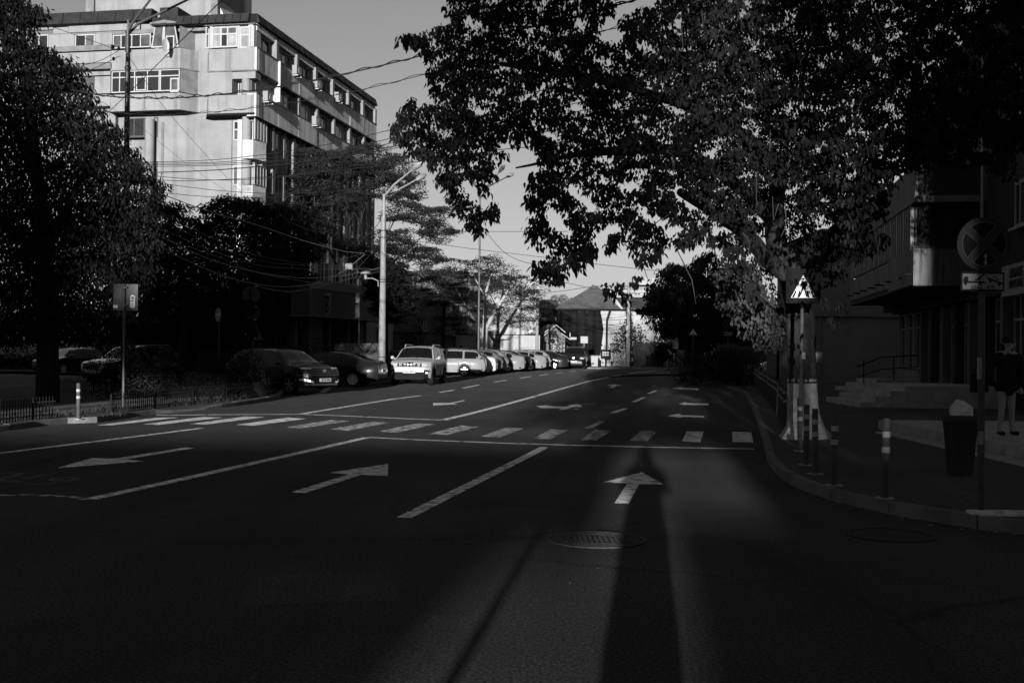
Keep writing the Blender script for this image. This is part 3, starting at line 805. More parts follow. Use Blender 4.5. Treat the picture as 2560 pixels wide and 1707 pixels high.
# satellite dish
dish = thing('satellite_dish', 'white satellite dish on the top left balcony of the apartment block', 'satellite dish', Ff(Vector((*(fpx(*c1(1520, 430), .6)[:1]), .6, fpx(*c1(1520, 430), .6)[1]))))
mb = MB(); vs, fs = [], []
nseg = 20
for i in range(5):
    r = .42 * i / 4
    for k in range(nseg):
        a = 2 * math.pi * k / nseg
        vs.append((r * math.cos(a) * .4, -.10 + .12 * (r / .42) ** 2 * -1 + r * math.cos(a) * .5, r * math.sin(a) * 1.15))
for i in range(4):
    for k in range(nseg):
        fs.append((i * nseg + k, i * nseg + (k + 1) % nseg, (i + 1) * nseg + (k + 1) % nseg, (i + 1) * nseg + k))
mb.add(vs, fs); mb.build('reflector', mat('dish_white', .3, .5), dish, smooth=True)
mb = MB(); mb.tube([(0, 0, -.1), (.1, .1, -.4), (-.25, .4, -.45)], .025); mb.tube([(0, -.1, -.35), (.15, -.55, 0)], .012); mb.build('bracket', M_METAL, dish)

# bay 2 at the corner
b2r, b2l = fpx(*c1(2318, 540))[0], fpx(*c1(1905, 540))[0]
def bay2(y0, y1, name, m, out=0.0, ex=0.0, chl=.55, chr_=.0):
    z1, z0 = fpx(*c1(2100, y0), out)[1], fpx(*c1(2100, y1), out)[1]
    pl = [(b2r - ex, out), (b2l + ex, out), (b2l + chl + ex, -.95), (b2r - ex, -.95)]
    mb = MB(Ff); mb.prism([(x, y, z0) for x, y in pl], (0, 0, z1 - z0)); return part(name, mb, m)
bay2(445, 640, 'balcony_parapet', M_BAND)
bay2(640, 652, 'slab_edge', M_SLAB, out=.03, ex=.05)
bay2(868, 1032, 'balcony_parapet', M_BAND)
bay2(1032, 1050, 'slab_edge', M_DARK, out=.06, ex=.06)
(_, zt0) = fpx(*c1(2100, 210)); (_, zt1) = fpx(*c1(2100, 445))
mb = MB(Ff); mb.box((b2r + .02, -1.0, zt1), (b2l - .02, -.30, zt0)); part('enclosed_balcony', mb, M_GLASSB)
FW(1930, 2165, 238, 440, -.05, [.36, .62], [.36], [M_GLASSB, M_GLASSM, M_GLASS, M_GLASSM, M_GLASSB, M_GLASSB], fw=.10)
FW(2185, 2285, 240, 445, -.05, [], [.38], [M_GLASSB], fw=.12)
FW(1872, 1912, 246, 445, -.40, [], [.33], [M_GLASSM], fw=.08)
mb = MB(Ff); FB(mb, 1862, 2330, 212, 236, -1, .10); part('balcony_roof', mb, M_FRAME)
mb = MB(Ff); FB(mb, 1912, 1932, 236, 445, -.5, -.06); FB(mb, 2165, 2186, 236, 445, -.5, -.02); FB(mb, 2286, 2318, 236, 445, -.5, -.02); part('balcony_post', mb, M_FRAME)
# storey below: solid panel, open loggia with a round column
mb = MB(Ff); FB(mb, 1876, 2116, 656, 866, -.9, -.04); part('wall_panel', mb, M_BAND)
mb = MB(Ff); FB(mb, 2116, 2330, 652, 722, -.9, -.06); part('lintel', mb, M_WALL)
mb = MB(Ff); mb.box((b2r - .3, -3.5, lv[1] - .1), (fpx(*c1(2120, 700))[0], -3.4, lv[0])); part('loggia_back', mb, M_WALL2)
FW(2150, 2202, 735, 862, -.85, [.5], [], [M_GLASS])
cs = fpx(*c1(2243, 800), -.3)[0]
mb = MB(Ff); mb.tube([(cs, -.33, fpx(*c1(2243, 868), -.3)[1]), (cs, -.33, fpx(*c1(2243, 722), -.3)[1])], .27, 20); part('column', mb, M_BAND, smooth=True)
# lower storeys: recessed wall with round columns running down
yb = fpx(*c1(2100, 1050))[1]
for k in range(3):
    zb = yb - ST * (k + 1)
    cs = fpx(*c1(2247, 1200), -.55)[0]
    mb = MB(Ff); mb.tube([(cs, -.60, zb), (cs, -.60, yb - ST * k)], .30, 20); part('column', mb, M_BAND, smooth=True)
    cs = fpx(*c1(1363, 1200), -.55)[0]
    mb = MB(Ff); mb.tube([(cs, -.60, zb), (cs, -.60, yb - ST * k)], .30, 20); part('column', mb, M_BAND, smooth=True)
    s0, s1 = fpx(*c1(2203, 1200), -.9)[0], fpx(*c1(2124, 1200), -.9)[0]
    zw = fpx(*c1(2160, 1282), -.9)[1] - ST * k
    window(Ff, apt, apt.location, s0, s1, zw, zw + 1.25, -.93, [], [.55] if k == 0 else [], [M_GLASSM, M_GLASS], fw=.09)
    s0, s1 = fpx(*c1(1322, 1200), -.6)[0], fpx(*c1(1132, 1200), -.6)[0]
    zw = fpx(*c1(1230, 1250), -.6)[1] - ST * k
    window(Ff, apt, apt.location, s0, s1, zw, zw + 1.2, -.56, [.5], [], M_GLASS, frame=M_SHUT, sill=True)
    s0, s1 = fpx(*c1(1436, 1200), -.9)[0], fpx(*c1(1400, 1200), -.9)[0]
    window(Ff, apt, apt.location, s0, s1, zw, zw + 1.3, -.94, [], [], M_GLASS, frame=M_SHUT)
mb = MB(Ff)
for (xa, xb) in ((1472, 1494), (2112, 2119)):
    s0, s1 = fpx(*c1(xb, 1200), -.95)[0], fpx(*c1(xa, 1200), -.95)[0]
    mb.box((s0, -1.0, 2), (s1, -.93, yb - .1))
part('downpipe', mb, M_SLAB)

# long side along the street --------------------------------------------------------------------
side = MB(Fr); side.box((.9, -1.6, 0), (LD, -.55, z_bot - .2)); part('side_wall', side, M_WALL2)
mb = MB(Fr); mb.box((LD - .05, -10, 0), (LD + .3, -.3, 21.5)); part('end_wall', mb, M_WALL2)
NB = 7
jx = [0.0] + [rpx(500 + x / 3.647, y / 3.647)[0] for x, y in ((765, 650), (975, 760), (1165, 870), (1345, 990), (1500, 1060))]
jx = [0.0, 3.5, 7.0, 10.5, 14.0, 17.5, 21.0, LD]
jit = lambda a: rnd.uniform(-a, a)
for k in (0, 1):                                # two projecting bands
    za, zb = (lv[0], lv[0] - 1.35) if k == 0 else (lv[1], lv[1] - 1.42)
    for i in range(NB):
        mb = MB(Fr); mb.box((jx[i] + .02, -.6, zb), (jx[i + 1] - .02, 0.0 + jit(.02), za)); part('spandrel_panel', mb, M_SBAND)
    mb = MB(Fr); mb.box((0.0, -.62, za), (LD, .05, za + .05)); part('coping', mb, M_SLAB)
    mb = MB(Fr); mb.box((0.0, -.62, zb - .10), (LD, .04, zb - .005)); part('slab_edge', mb, M_DARK if k else M_SLAB)
# corner returns
for (ya, yb_) in ((lv[0], lv[0] - 1.38), (lv[1], lv[1] - 1.42)):
    mb = MB(Ff); mb.prism([(b2r, 0.0, yb_), (b2r, -.9, yb_), (-.02, -.9, yb_), (-.02, -.35, yb_)], (0, 0, ya - yb_)); part('balcony_corner', mb, M_BAND)
acs = []
def side_window(s0, s1, z0, z1, n, o=-.45, gl=None, frame=M_FRAME, fins=True):
    window(Fr, apt, apt.location, s0, s1, z0, z1, o, [i / n for i in range(1, n)], [], gl or [rnd.choice([M_GLASS, M_GLASSM, M_GLASSM]) for _ in range(n)], frame=frame, fw=.08)
for i in range(NB):
    a, b_ = jx[i], jx[i + 1]; wdt = b_ - a
    # top storey
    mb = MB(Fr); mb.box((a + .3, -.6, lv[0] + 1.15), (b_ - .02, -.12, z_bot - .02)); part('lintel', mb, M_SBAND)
    mb = MB(Fr); mb.box((b_ - .42, -.6, lv[0] + .05), (b_ - .05, .02, z_bot - .3)); part('pier', mb, M_PIER)
    mb = MB(Fr); mb.box((a + .1, -.6, lv[0] + .05), (a + .75, -.30, z_bot - .05)); part('wall_panel', mb, M_WALL2)
    side_window(a + .8, b_ - .45, lv[0] + .1, lv[0] + 1.15, 2 + (i % 2))
    # second storey
    if i > 0:
        mb = MB(Fr); mb.box((a + .05, -.6, lv[1] + .05), (a + .40, -.02, lv[0] - 1.47)); part('pier', mb, M_PIER)
        side_window(a + .5, b_ - .05, lv[1] + .1, lv[0] - 1.5, 3 + (i % 2), gl=[rnd.choice([M_GLASS, M_GLASSM, M_GLASSB]) for _ in range(5)])
    # lower storeys: narrow framed windows between pilasters
    for k in range(2, 6):
        zt_, zb_ = (lv[1] - 1.55 if k == 2 else lv[k] + 1.25), lv[k] - .05
        zt_ = lv[k] + 1.2
        side_window(a + .55, a + 1.15, lv[k] + .05, lv[k] + 1.15, 1, o=-.40)
        mb = MB(Fr); mb.box((a + .45, -.55, lv[k] + 1.17), (a + 1.25, -.25, lv[k] + 1.25)); part('lintel', mb, M_BAND)
        side_window(a + 2.2, a + 2.75, lv[k] + .05, lv[k] + 1.15, 1, o=-.40)
    mb = MB(Fr); mb.box((a + 1.55, -.55, 2), (a + 1.85, -.22, lv[1] - 1.55)); part('pilaster', mb, M_PIER)
    mb = MB(Fr); mb.box((a + 3.05, -.55, 2), (a + 3.4, -.15, lv[1] - 1.55)); part('pilaster', mb, M_PIER)
# loggia opening beside the corner on the second storey, lower corner oriel
mb = MB(Fr); mb.box((.4, -.8, lv[1] + .05), (1.1, -.5, lv[0] - 1.5)); part('pier', mb, M_PIER)
for k in (2, 3):
    mb = MB(Fr); mb.prism([(.1, -.9, lv[k] - 1.2), (.1, -.2, lv[k] - 1.2), (1.5, .05, lv[k] - 1.2), (2.2, -.5, lv[k] - 1.2)], (0, 0, 1.15)); part('oriel_parapet', mb, M_WALL2)
    side_window(.15, 2.0, lv[k], lv[k] + 1.3, 4, o=-.1, gl=[M_GLASS, M_GLASSM, M_GLASSB, M_GLASS])
# air conditioners
for q, (x, y, lb) in enumerate([(883, 650, 'white air conditioner under the second top storey window of the side wall'), (1070, 775, 'white air conditioner on the top band by the stained panel'), (1262, 890, 'small white air conditioner high on the far end of the side wall'),
                   (620, 890, 'white air conditioner standing in the open corner loggia'), (1060, 1110, 'white air conditioner with open bracket on the second band')]):
    s, z = rpx(500 + x / 3.647, y / 3.647, .2)
    t = thing('air_conditioner', lb, 'air conditioner', Fr(Vector((s, .02, z - .3))), math.atan2(UR.y, UR.x) + math.pi, 'air conditioners on the apartment block')
    mb = MB(); mb.box((-.42, 0, 0), (.42, .34, .62)); mb.build('housing', M_AC, t, bevel=.02)
    mb = MB(); mb.disc((-.1, .35, .31), (0, 1, 0), .24, .02, 20); mb.build('fan_grille', M_METAL, t)
    mb = MB(); mb.box((-.35, -.0, -.08), (-.3, .4, -.02)); mb.box((.3, 0, -.08), (.35, .4, -.02)); mb.build('bracket', M_METAL, t)
# ================================================================== vehicles
M_TYRE = mat('tyre', 0.010, 0.9, spec=.02)
M_RIM = mat('alloy', 0.45, 0.3, metal=0.6)
M_RIMD = mat('dark_alloy', 0.06, 0.4, metal=0.5)
M_CGLASS = mat('car_glass', 0.004, 0.04, spec=0.35)
M_BLACKP = mat('black_plastic', 0.008, 0.7, spec=.03)
M_CHROME = mat('chrome', 0.45, 0.35, metal=.7)
M_LAMP = mat('headlamp_glass', 0.26, 0.2, 0.5, 14, spec=0.3)
M_TAIL = mat('tail_lamp', 0.04, 0.5, spec=0.2)
M_PLATE = mat('number_plate', 0.32, 0.5)
M_INK = mat('ink', 0.015, 0.7)
def paint(name, g, metal=0.0, rough=0.35): return mat(name, g, rough, 0.05, 1.5, coat=0.45, metal=metal, spec=0.1)
P_WHITE, P_SILV, P_GREY, P_BLK, P_DK = paint('paint_white', .27), paint('paint_silver', .13), paint('paint_grey', .07), paint('paint_black', .008, .0, .25), paint('paint_dark', .005, .0, .3)

def interp(t, pts):
    if t <= pts[0][0]: return pts[0][1]
    for (a, va), (b_, vb) in zip(pts, pts[1:]):
        if t <= b_:
            k = (t - a) / (b_ - a); k2 = k * k * (3 - 2 * k)
            return va + (vb - va) * (k * .6 + k2 * .4)
    return pts[-1][1]

PROTO = {
 # tops: (x, z) along the car from tail to nose, x measured from the middle
 'suv':   dict(L=4.34, W=1.80, H=1.66, belt=1.06, zb=.30, r=.345, wb=2.67, fo=.84, top=[(-2.17, 1.0), (-2.12, 1.12), (-1.9, 1.45), (-1.62, 1.60), (-.6, 1.66), (.2, 1.63), (.42, 1.60), (1.12, 1.13), (1.3, 1.10), (1.85, 1.03), (2.08, .95), (2.17, .80)], ws=(.45, 1.14), rw=(-2.08, -1.66), sw=[(-1.85, -1.22), (-1.12, -.28), (-.2, .88)]),
 'cuv':   dict(L=4.50, W=1.87, H=1.65, belt=1.04, zb=.28, r=.35, wb=2.68, fo=.88, top=[(-2.25, .95), (-2.2, 1.10), (-1.95, 1.40), (-1.6, 1.58), (-.7, 1.65), (.0, 1.63), (.3, 1.58), (1.15, 1.13), (1.35, 1.09), (1.9, 1.0), (2.15, .90), (2.25, .74)], ws=(.34, 1.18), rw=(-2.15, -1.66), sw=[(-1.85, -1.3), (-1.2, -.35), (-.27, .92)]),
 'wagon': dict(L=4.72, W=1.78, H=1.48, belt=.93, zb=.22, r=.315, wb=2.70, fo=.92, top=[(-2.36, .80), (-2.3, .98), (-2.16, 1.12), (-1.9, 1.40), (-1.7, 1.44), (-.6, 1.48), (.2, 1.46), (.45, 1.42), (1.2, .98), (1.4, .95), (2.0, .86), (2.25, .76), (2.36, .62)], ws=(.48, 1.24), rw=(-2.14, -1.78), sw=[(-2.0, -1.25), (-1.15, -.3), (-.2, 1.0)]),
 'sedan': dict(L=4.60, W=1.78, H=1.45, belt=.93, zb=.20, r=.315, wb=2.64, fo=.90, top=[(-2.30, .82), (-2.26, 1.00), (-2.1, 1.08), (-1.75, 1.12), (-1.1, 1.36), (-.75, 1.42), (-.2, 1.45), (.2, 1.42), (.42, 1.37), (1.12, .98), (1.35, .94), (1.95, .84), (2.2, .74), (2.30, .60)], ws=(.44, 1.16), rw=(-1.72, -.98), sw=[(-1.48, -1.12), (-1.05, -.26), (-.18, .92)]),
 'hatch': dict(L=4.05, W=1.72, H=1.47, belt=.94, zb=.20, r=.305, wb=2.52, fo=.80, top=[(-2.02, .85), (-1.98, 1.0), (-1.85, 1.15), (-1.55, 1.36), (-1.2, 1.44), (-.4, 1.47), (.15, 1.44), (.4, 1.38), (1.05, .98), (1.25, .94), (1.7, .84), (1.93, .74), (2.02, .60)], ws=(.42, 1.09), rw=(-1.9, -1.48), sw=[(-1.5, -.95), (-.9, -.22), (-.14, .86)]),
 'mpv':   dict(L=4.63, W=1.81, H=1.73, belt=1.05, zb=.22, r=.32, wb=2.84, fo=.90, top=[(-2.31, .95), (-2.26, 1.15), (-2.1, 1.55), (-1.9, 1.66), (-.8, 1.73), (.2, 1.70), (.6, 1.62), (1.55, 1.12), (1.7, 1.06), (2.1, .92), (2.24, .80), (2.31, .62)], ws=(.62, 1.56), rw=(-2.2, -1.92), sw=[(-2.0, -1.25), (-1.15, -.2), (-.1, 1.15)]),
}
def make_car(kind, body, label, name='parked_car', cat='car', rim='alloy5', rails=False, steer=0.0, fascia=None, plate=None, cladding=None, group=None, detail=True):
    s = PROTO[kind]
    L, W, H, belt, zb, r, wb = s['L'], s['W'], s['H'], s['belt'], s['zb'], s['r'], s['wb']
    xf = L / 2 - s['fo']; xr = xf - wb
    hw = W / 2
    t = thing(name, label, cat, group=group)
    ra = r + .055
    def top(x): return interp(x, s['top'])
    def wid(x):
        e = (L / 2 - abs(x))
        k = min(1, max(0, e / .75)); return hw * (.70 + .30 * (1 - (1 - k) ** 3.4)) if x > 0 else hw * (.86 + .14 * (1 - (1 - k) ** 2.4))
    def sect(x):
        w, tp = wid(x), top(x)
        b_ = min(belt, tp - .035)
        up = max(0, min(1, (tp - belt) / (H - belt)))
        e = L / 2 - abs(x)
        zz = zb + .10 * max(0, 1 - e / .35) ** 1.5
        arch = 0
        for xw in (xf, xr):
            d = abs(x - xw)
            if d < ra: arch = max(arch, r + math.sqrt(ra * ra - d * d))
        z1 = max(zz, arch); zm = max((zz + b_) * .5 + .02, arch + .03); zm = min(zm, b_ - .06)
        wr = w * (.955 - .235 * up)
        return [(0, zz), (w * .72, zz), (w * .965, z1), (w, zm), (w * .998, b_ - .05 if b_ - .05 > zm else zm + .01), (w * .955, b_),
                (wr if up > .03 else w * .90, max(tp - .045 - .02 * up, b_ + .003)), (wr * .82 if up > .03 else w * .6, tp - .008), (0, tp + .018)]
    xs = sorted(set([round(-L / 2 + i * .045, 3) for i in range(int(L / .045) + 1)] + [L / 2, xf - ra, xf + ra, xr - ra, xr + ra] + [p[0] for p in s['top']]))
    vs, fs = [], []
    NP = 16
    for x in xs:
        q = sect(x)
        ringp = [(q[i][0], q[i][1]) for i in range(9)] + [(-q[i][0], q[i][1]) for i in range(7, 0, -1)]
        vs += [(x, y, z) for y, z in ringp]
    for i in range(len(xs) - 1):
        for k in range(NP):
            k2 = (k + 1) % NP
            fs.append((i * NP + k, (i + 1) * NP + k, (i + 1) * NP + k2, i * NP + k2))
    fs.append(tuple(range(NP))); fs.append(tuple(reversed(range((len(xs) - 1) * NP, len(xs) * NP))))
    mb = MB(); mb.add(vs, fs); bo = mb.build('body', body, t, smooth=38)
    # glass: patches lifted off the body surface
    def side_pt(x, f, sg, off=.007):
        q = sect(x); a, b_ = q[5], q[6]
        y = a[0] + (b_[0] - a[0]) * f; z = a[1] + (b_[1] - a[1]) * f
        return (x, sg * (y + off), z + off * .3)
    for sg in (1, -1):
        for (a, b_) in s['sw']:
            mb = MB(); n = 10; up_, lo_ = [], []
            for i in range(n + 1):
                x = a + (b_ - a) * i / n
                lo_.append(side_pt(x, .06, sg)); up_.append(side_pt(x, .90, sg))
            for i in range(n): mb.poly([lo_[i], lo_[i + 1], up_[i + 1], up_[i]])
            mb.build('side_window', M_CGLASS, t)
    for nm_, (a, b_) in (('windscreen', s['ws']), ('rear_window', s['rw'])):
        mb = MB(); n, m_ = 8, 10; G = []
        for i in range(n + 1):
            x = a + (b_ - a) * (.05 + .90 * i / n); q = sect(x); row = []
            dz = (top(x + .02) - top(x - .02)) / .04; nn = Vector((-dz, 0, 1)).normalized() * .010
            for j in range(m_ + 1):
                y = (-1 + 2 * j / m_) * q[6][0] * .93
                ay = abs(y)
                z = q[7][1] + (q[8][1] - q[7][1]) * (1 - ay / q[7][0]) if ay < q[7][0] else q[7][1] + (q[6][1] - q[7][1]) * (ay - q[7][0]) / max(.001, q[6][0] - q[7][0])
                row.append(Vector((x, y, z)) + nn)
            G.append(row)
        for i in range(n):
            for j in range(m_): mb.poly([G[i][j], G[i + 1][j], G[i + 1][j + 1], G[i][j + 1]])
        mb.build(nm_, M_CGLASS, t, smooth=True)
    # dark underside filling the arches
    mb = MB(); mb.box((xr - ra, -hw * .70, zb - .02), (xf + ra, hw * .70, r + ra)); mb.build('underbody', M_DARK, t)
    if cladding:
        for sg in (1, -1):
            mb = MB()
            for xw in (xf, xr):
                n = 14
                for i in range(n):
                    a0, a1 = math.pi * i / n, math.pi * (i + 1) / n
                    p = [(xw + rr * math.cos(a_), sg * (wid(xw + rr * math.cos(a_)) * (.985) + .008), r + rr * math.sin(a_)) for rr, a_ in ((ra - .005, a0), (ra + .055, a0), (ra + .055, a1), (ra - .005, a1))]
                    mb.prism(p, (0, -sg * .05, 0))
            mb.box((xr + ra, sg * hw * .93, zb - .02), (xf - ra, sg * (hw * 1.0 + .006), zb + .10))
            mb.build('arch_trim', cladding, t, kind=None)
    # wheels
    for (xw, st) in ((xf, steer), (xr, 0)):
        for sg in (1, -1):
            e = bpy.data.objects.new('wheel', None)
            mb = MB(); tw = .11
            prof = [(r * .66, -tw * .9), (r * .95, -tw), (r, -tw * .6), (r, tw * .6), (r * .95, tw), (r * .66, tw * .9)]
            n = 28; vs, fs = [], []
            for k in range(n):
                a = 2 * math.pi * k / n
                vs += [(rr * math.cos(a), yy, rr * math.sin(a)) for rr, yy in prof]
            for k in range(n):
                for i in range(5): fs.append((k * 6 + i, k * 6 + i + 1, ((k + 1) % n) * 6 + i + 1, ((k + 1) % n) * 6 + i))
            mb.add(vs, fs)
            wo_ = mb.build('wheel', M_TYRE, t, smooth=30)
            bpy.data.objects.remove(e)
            wo_.location = (xw, sg * (hw - .115), r); wo_.rotation_euler = (0, 0, st)
            mb = MB(); ro, yy = r * .68, sg * .075
            mb.disc((0, sg * .03, 0), (0, 1, 0), ro, .02, 24, 1)
            n = 24; vs, fs = [], []
            for k in range(n):
                a = 2 * math.pi * k / n
                vs += [(rr * math.cos(a), y_, rr * math.sin(a)) for rr, y_ in ((ro, yy - sg * .05), (ro, yy + sg * .03), (ro * .90, yy + sg * .02), (ro * .88, yy - sg * .05))]
            for k in range(n):
                for i in range(3): fs.append((k * 4 + i, k * 4 + i + 1, ((k + 1) % n) * 4 + i + 1, ((k + 1) % n) * 4 + i))
            mb.add(vs, fs)
            ns = {'alloy5': 5, 'alloy10': 10, 'cap7': 7}.get(rim, 5)
            for k in range(ns):
                a = 2 * math.pi * k / ns + .3; c_, s_ = math.cos(a), math.sin(a); wd = .034 if ns < 8 else .022
                w0, w1 = wd * (1.3 if ns < 8 else 1.0), wd * (.8 if ns < 8 else 1.3)
                pts = [(ro * .15 * c_ - w0 * s_, yy, ro * .15 * s_ + w0 * c_), (ro * .15 * c_ + w0 * s_, yy, ro * .15 * s_ - w0 * c_), (ro * .92 * c_ + w1 * s_, yy, ro * .92 * s_ - w1 * c_), (ro * .92 * c_ - w1 * s_, yy, ro * .92 * s_ + w1 * c_)]
                mb.prism(pts, (0, sg * .022, 0))
            mb.disc((0, yy + sg * .012, 0), (0, 1, 0), ro * .22, .03, 12)
            mb.build('rim', [M_RIMD if rim == 'dark' else M_RIM, M_DARK], wo_)
    # mirrors, handles, plates, lamps
    for sg in (1, -1):
        q = sect(s['ws'][1] - .22)
        mb = MB(); x0, y0, z0 = s['ws'][1] - .30, sg * (q[5][0] + .02), belt + .07
        mb.tube([(x0 + .06, y0, z0 - .03), (x0 + .03, y0 + sg * .08, z0 - .01), (x0, y0 + sg * .10, z0 + .0)], .03, 8)
        yc = y0 + sg * .14
        mb.tube([(x0 - .06, yc, z0 + .02), (x0 - .04, yc, z0 + .02), (x0 + .05, yc, z0 + .02), (x0 + .10, yc, z0 + .015), (x0 + .12, yc, z0 + .01)], [.065, .08, .08, .055, .02], 10)
        mb.build('mirror', body, t, smooth=60)
        for i, (a, b_) in enumerate(s['sw'][-2:]):
            x = a + .12; q = sect(x); mb = MB(); mb.box((x - .1, sg * (hw * .995) - .01 * sg, belt - .14), (x + .1, sg * (hw * .995 + .022), belt - .115)); mb.build('door_handle', body, t)
    fcache = {}
    def fx(y, z, end):                       # front (1) or rear (-1) surface
        key = (round(abs(y), 3), round(z, 3), end)
        if key not in fcache:
            x = L / 2
            while x > L / 2 - .9:
                q = sect(end * x)
                zl = q[8][1] + (q[6][1] - q[8][1]) * min(1, abs(y) / q[6][0]) ** 2
                if q[3][0] * .985 >= abs(y) and zl >= z: break
                x -= .01
            fcache[key] = x
        return end * fcache[key]
    def slab(y0, y1, z0, z1, end, m_, nm_, proud=.02, deep=.22, mirror=True, n=4, slant=(0, 0), parent=None, zf=None):
        for sg in ((1, -1) if mirror else (1,)):
            mb = MB(); vs, fs = [], []
            K = max(1, int((z1 - z0) / .05)) if deep > .04 else 1
            for i in range(n + 1):
                y = y0 + (y1 - y0) * i / n
                za, zb_ = z0 + slant[0] * i / n, z1 + slant[1] * i / n
                for j in range(K + 1):
                    z = za + (zb_ - za) * j / K
                    xx = fx(y, z, end) + end * proud
                    vs += [(xx, sg * y, z), (xx - end * deep, sg * y, z)]
            q = 2 * (K + 1)
            for i in range(n):
                for j in range(K):
                    a, b_ = q * i + 2 * j, q * (i + 1) + 2 * j
                    fs += [(a, b_, b_ + 2, a + 2), (a + 1, a + 3, b_ + 3, b_ + 1)]
                a, b_ = q * i, q * (i + 1)
                fs += [(a, a + 1, b_ + 1, b_), (a + 2 * K, b_ + 2 * K, b_ + 2 * K + 1, a + 2 * K + 1)]
            for i in (0, n): fs.append(tuple([q * i + 2 * j for j in range(K + 1)] + [q * i + 2 * j + 1 for j in range(K, -1, -1)]))
            mb.add(vs, fs); o = mb.build(nm_, m_, parent or t)
        return o
    if fascia:
        fascia(t, slab, fx, s, hw)
    else:
        zl = min(belt, .92) - .20
        slab(hw * .58, hw * .93, zl, zl + .15, 1, M_LAMP, 'headlight', slant=(.02, .03))
        slab(-hw * .5, hw * .5, zl - .02, zl + .10, 1, M_BLACKP, 'grille', mirror=False, proud=.01)
        slab(-hw * .6, hw * .6, zb + .06, zb + .20, 1, M_BLACKP, 'air_intake', mirror=False, proud=.015)
    zt_ = belt - .16
    if kind in ('suv', 'cuv', 'mpv', 'wagon', 'hatch'): slab(hw * .74, hw * .93, zt_ - .05, zt_ + .28, -1, M_TAIL, 'tail_light', proud=-.012)
    else: slab(hw * .55, hw * .93, zt_ - .05, zt_ + .12, -1, M_TAIL, 'tail_light', proud=.02)
    slab(-hw * .94, hw * .94, zb + .05, zb + .16, -1, M_BLACKP, 'bumper_trim', mirror=False, proud=.02, n=10)
    slab(-.26, .26, .62, .73, -1, M_PLATE, 'number_plate', mirror=False, proud=.05, deep=.08)
    if plate:
        pz = plate[1]
        o = slab(-.26, .26, pz, pz + .115, 1, M_PLATE, 'number_plate', mirror=False, proud=.045, deep=.06)
        text_obj('plate_text', plate[0], .105, M_INK, o, (fx(0, pz + .06, 1) + .062, 0, pz + .058), (R(90), 0, R(90)), ext=.003, bold=.0, sx=.88)
    if rails:
        for sg in (1, -1):
            q = [sect(x) for x in (-1.5, -.6, .1)]
            mb = MB(); mb.tube([(-1.55, sg * q[0][6][0] * .93, H - .06), (-1.45, sg * q[0][6][0] * .93, H + .035), (.05, sg * q[2][6][0] * .93, H + .045), (.18, sg * q[2][6][0] * .93, H - .03)], .022, 8)
            mb.build('roof_rail', rails, t)
    # shut lines
    mb = MB()
    for x in [a for a, _ in s['sw'][-2:]] + [s['sw'][-1][1] + .02]:
        for sg in (1, -1):
            q = sect(x - .04)
            zl_ = [zb + .10, (zb + belt) / 2, belt - .04]
            mb.box((x - .047, sg * (hw * .985), zb + .12), (x - .038, sg * (hw * 1.0 + .004), belt - .05))
    mb.build('shut_line', M_DARK, t, kind='stuff')
    t['wheel_xr'] = xr; t['wheel_y'] = hw - .02; t['xf'] = xf
    return t
def place_car(t, px, py, head, sc=1.0, wheel='rl', z=0.0, depth=None):
    """put the named tyre's foot on the ground at a photo pixel"""
    p = gnd(px, py) if depth is None else at(px, 900, depth)
    x = {'r': t['wheel_xr'], 'f': t['xf']}[wheel[0]]; y = t['wheel_y'] * (1 if wheel[1] == 'l' else -1)
    off = Matrix.Rotation(R(head), 3, 'Z') @ Vector((x, y, 0)) * sc
    t.location = (p.x - off.x, p.y - off.y, z); t.rotation_euler = (0, 0, R(head)); t.scale = (sc, sc, sc)
    return t

# the white car coming towards us
def fascia_white(t, slab, fx, s, hw):
    slab(-.84, .84, .78, .97, 1, M_BLACKP, 'grille_surround', mirror=False, n=14, proud=.015)
    for k in range(-2, 3):
        if k == 0: continue
        for j in (0, 1):
            slab(k * .19 - .07, k * .19 + .07, .825 + j * .055, .86 + j * .055, 1, M_CHROME, 'grille_bar', mirror=False, proud=.04, deep=.05, n=3)
    # emblem: two facing chevrons
    for sg in (1, -1):
        x = fx(0, .88, 1) + .035
        mb = MB(); mb.prism([(x, sg * .02, .875), (x, sg * .085, .925), (x, sg * .085, .905), (x, sg * .045, .875), (x, sg * .085, .845), (x, sg * .085, .825)], (.01, 0, 0)); mb.build('emblem', M_CHROME, t)
    slab(.52, .86, .79, .965, 1, M_LAMP, 'headlight', proud=.03, n=5)
    slab(.50, .88, .775, .79, 1, M_BLACKP, 'lamp_edge', proud=.034, n=5)
    slab(-.89, .89, .30, .56, 1, M_BLACKP, 'lower_bumper', mirror=False, n=14, proud=.03)
    slab(.62, .89, .56, .66, 1, M_BLACKP, 'bumper_corner', proud=.028, slant=(0, -.04))
    slab(.68, .76, .49, .57, 1, mat('fog_lamp', .6, .2), 'fog_lamp', proud=.045, deep=.05, n=2)
    slab(-.60, .60, .245, .30, 1, M_BLACKP, 'skid_plate', mirror=False, n=8, proud=.02)
    mb = MB(); x = s['ws'][1] + .02
    for y in (-.55, .05): mb.tube([(x, y, 1.155), (x - .12, y + .55, 1.215)], .008, 6)
    mb.build('wiper', M_BLACKP, t, kind='stuff')
c = make_car('suv', P_WHITE, 'white off-road style car with roof rails driving towards us in the oncoming lane', 'white_car', rim='dark', rails=P_WHITE, fascia=fascia_white, plate=('B 225 WMA', .515), cladding=M_BLACKP)
place_car(c, 1084, 962.5, -96.5, 1.04, 'fl')
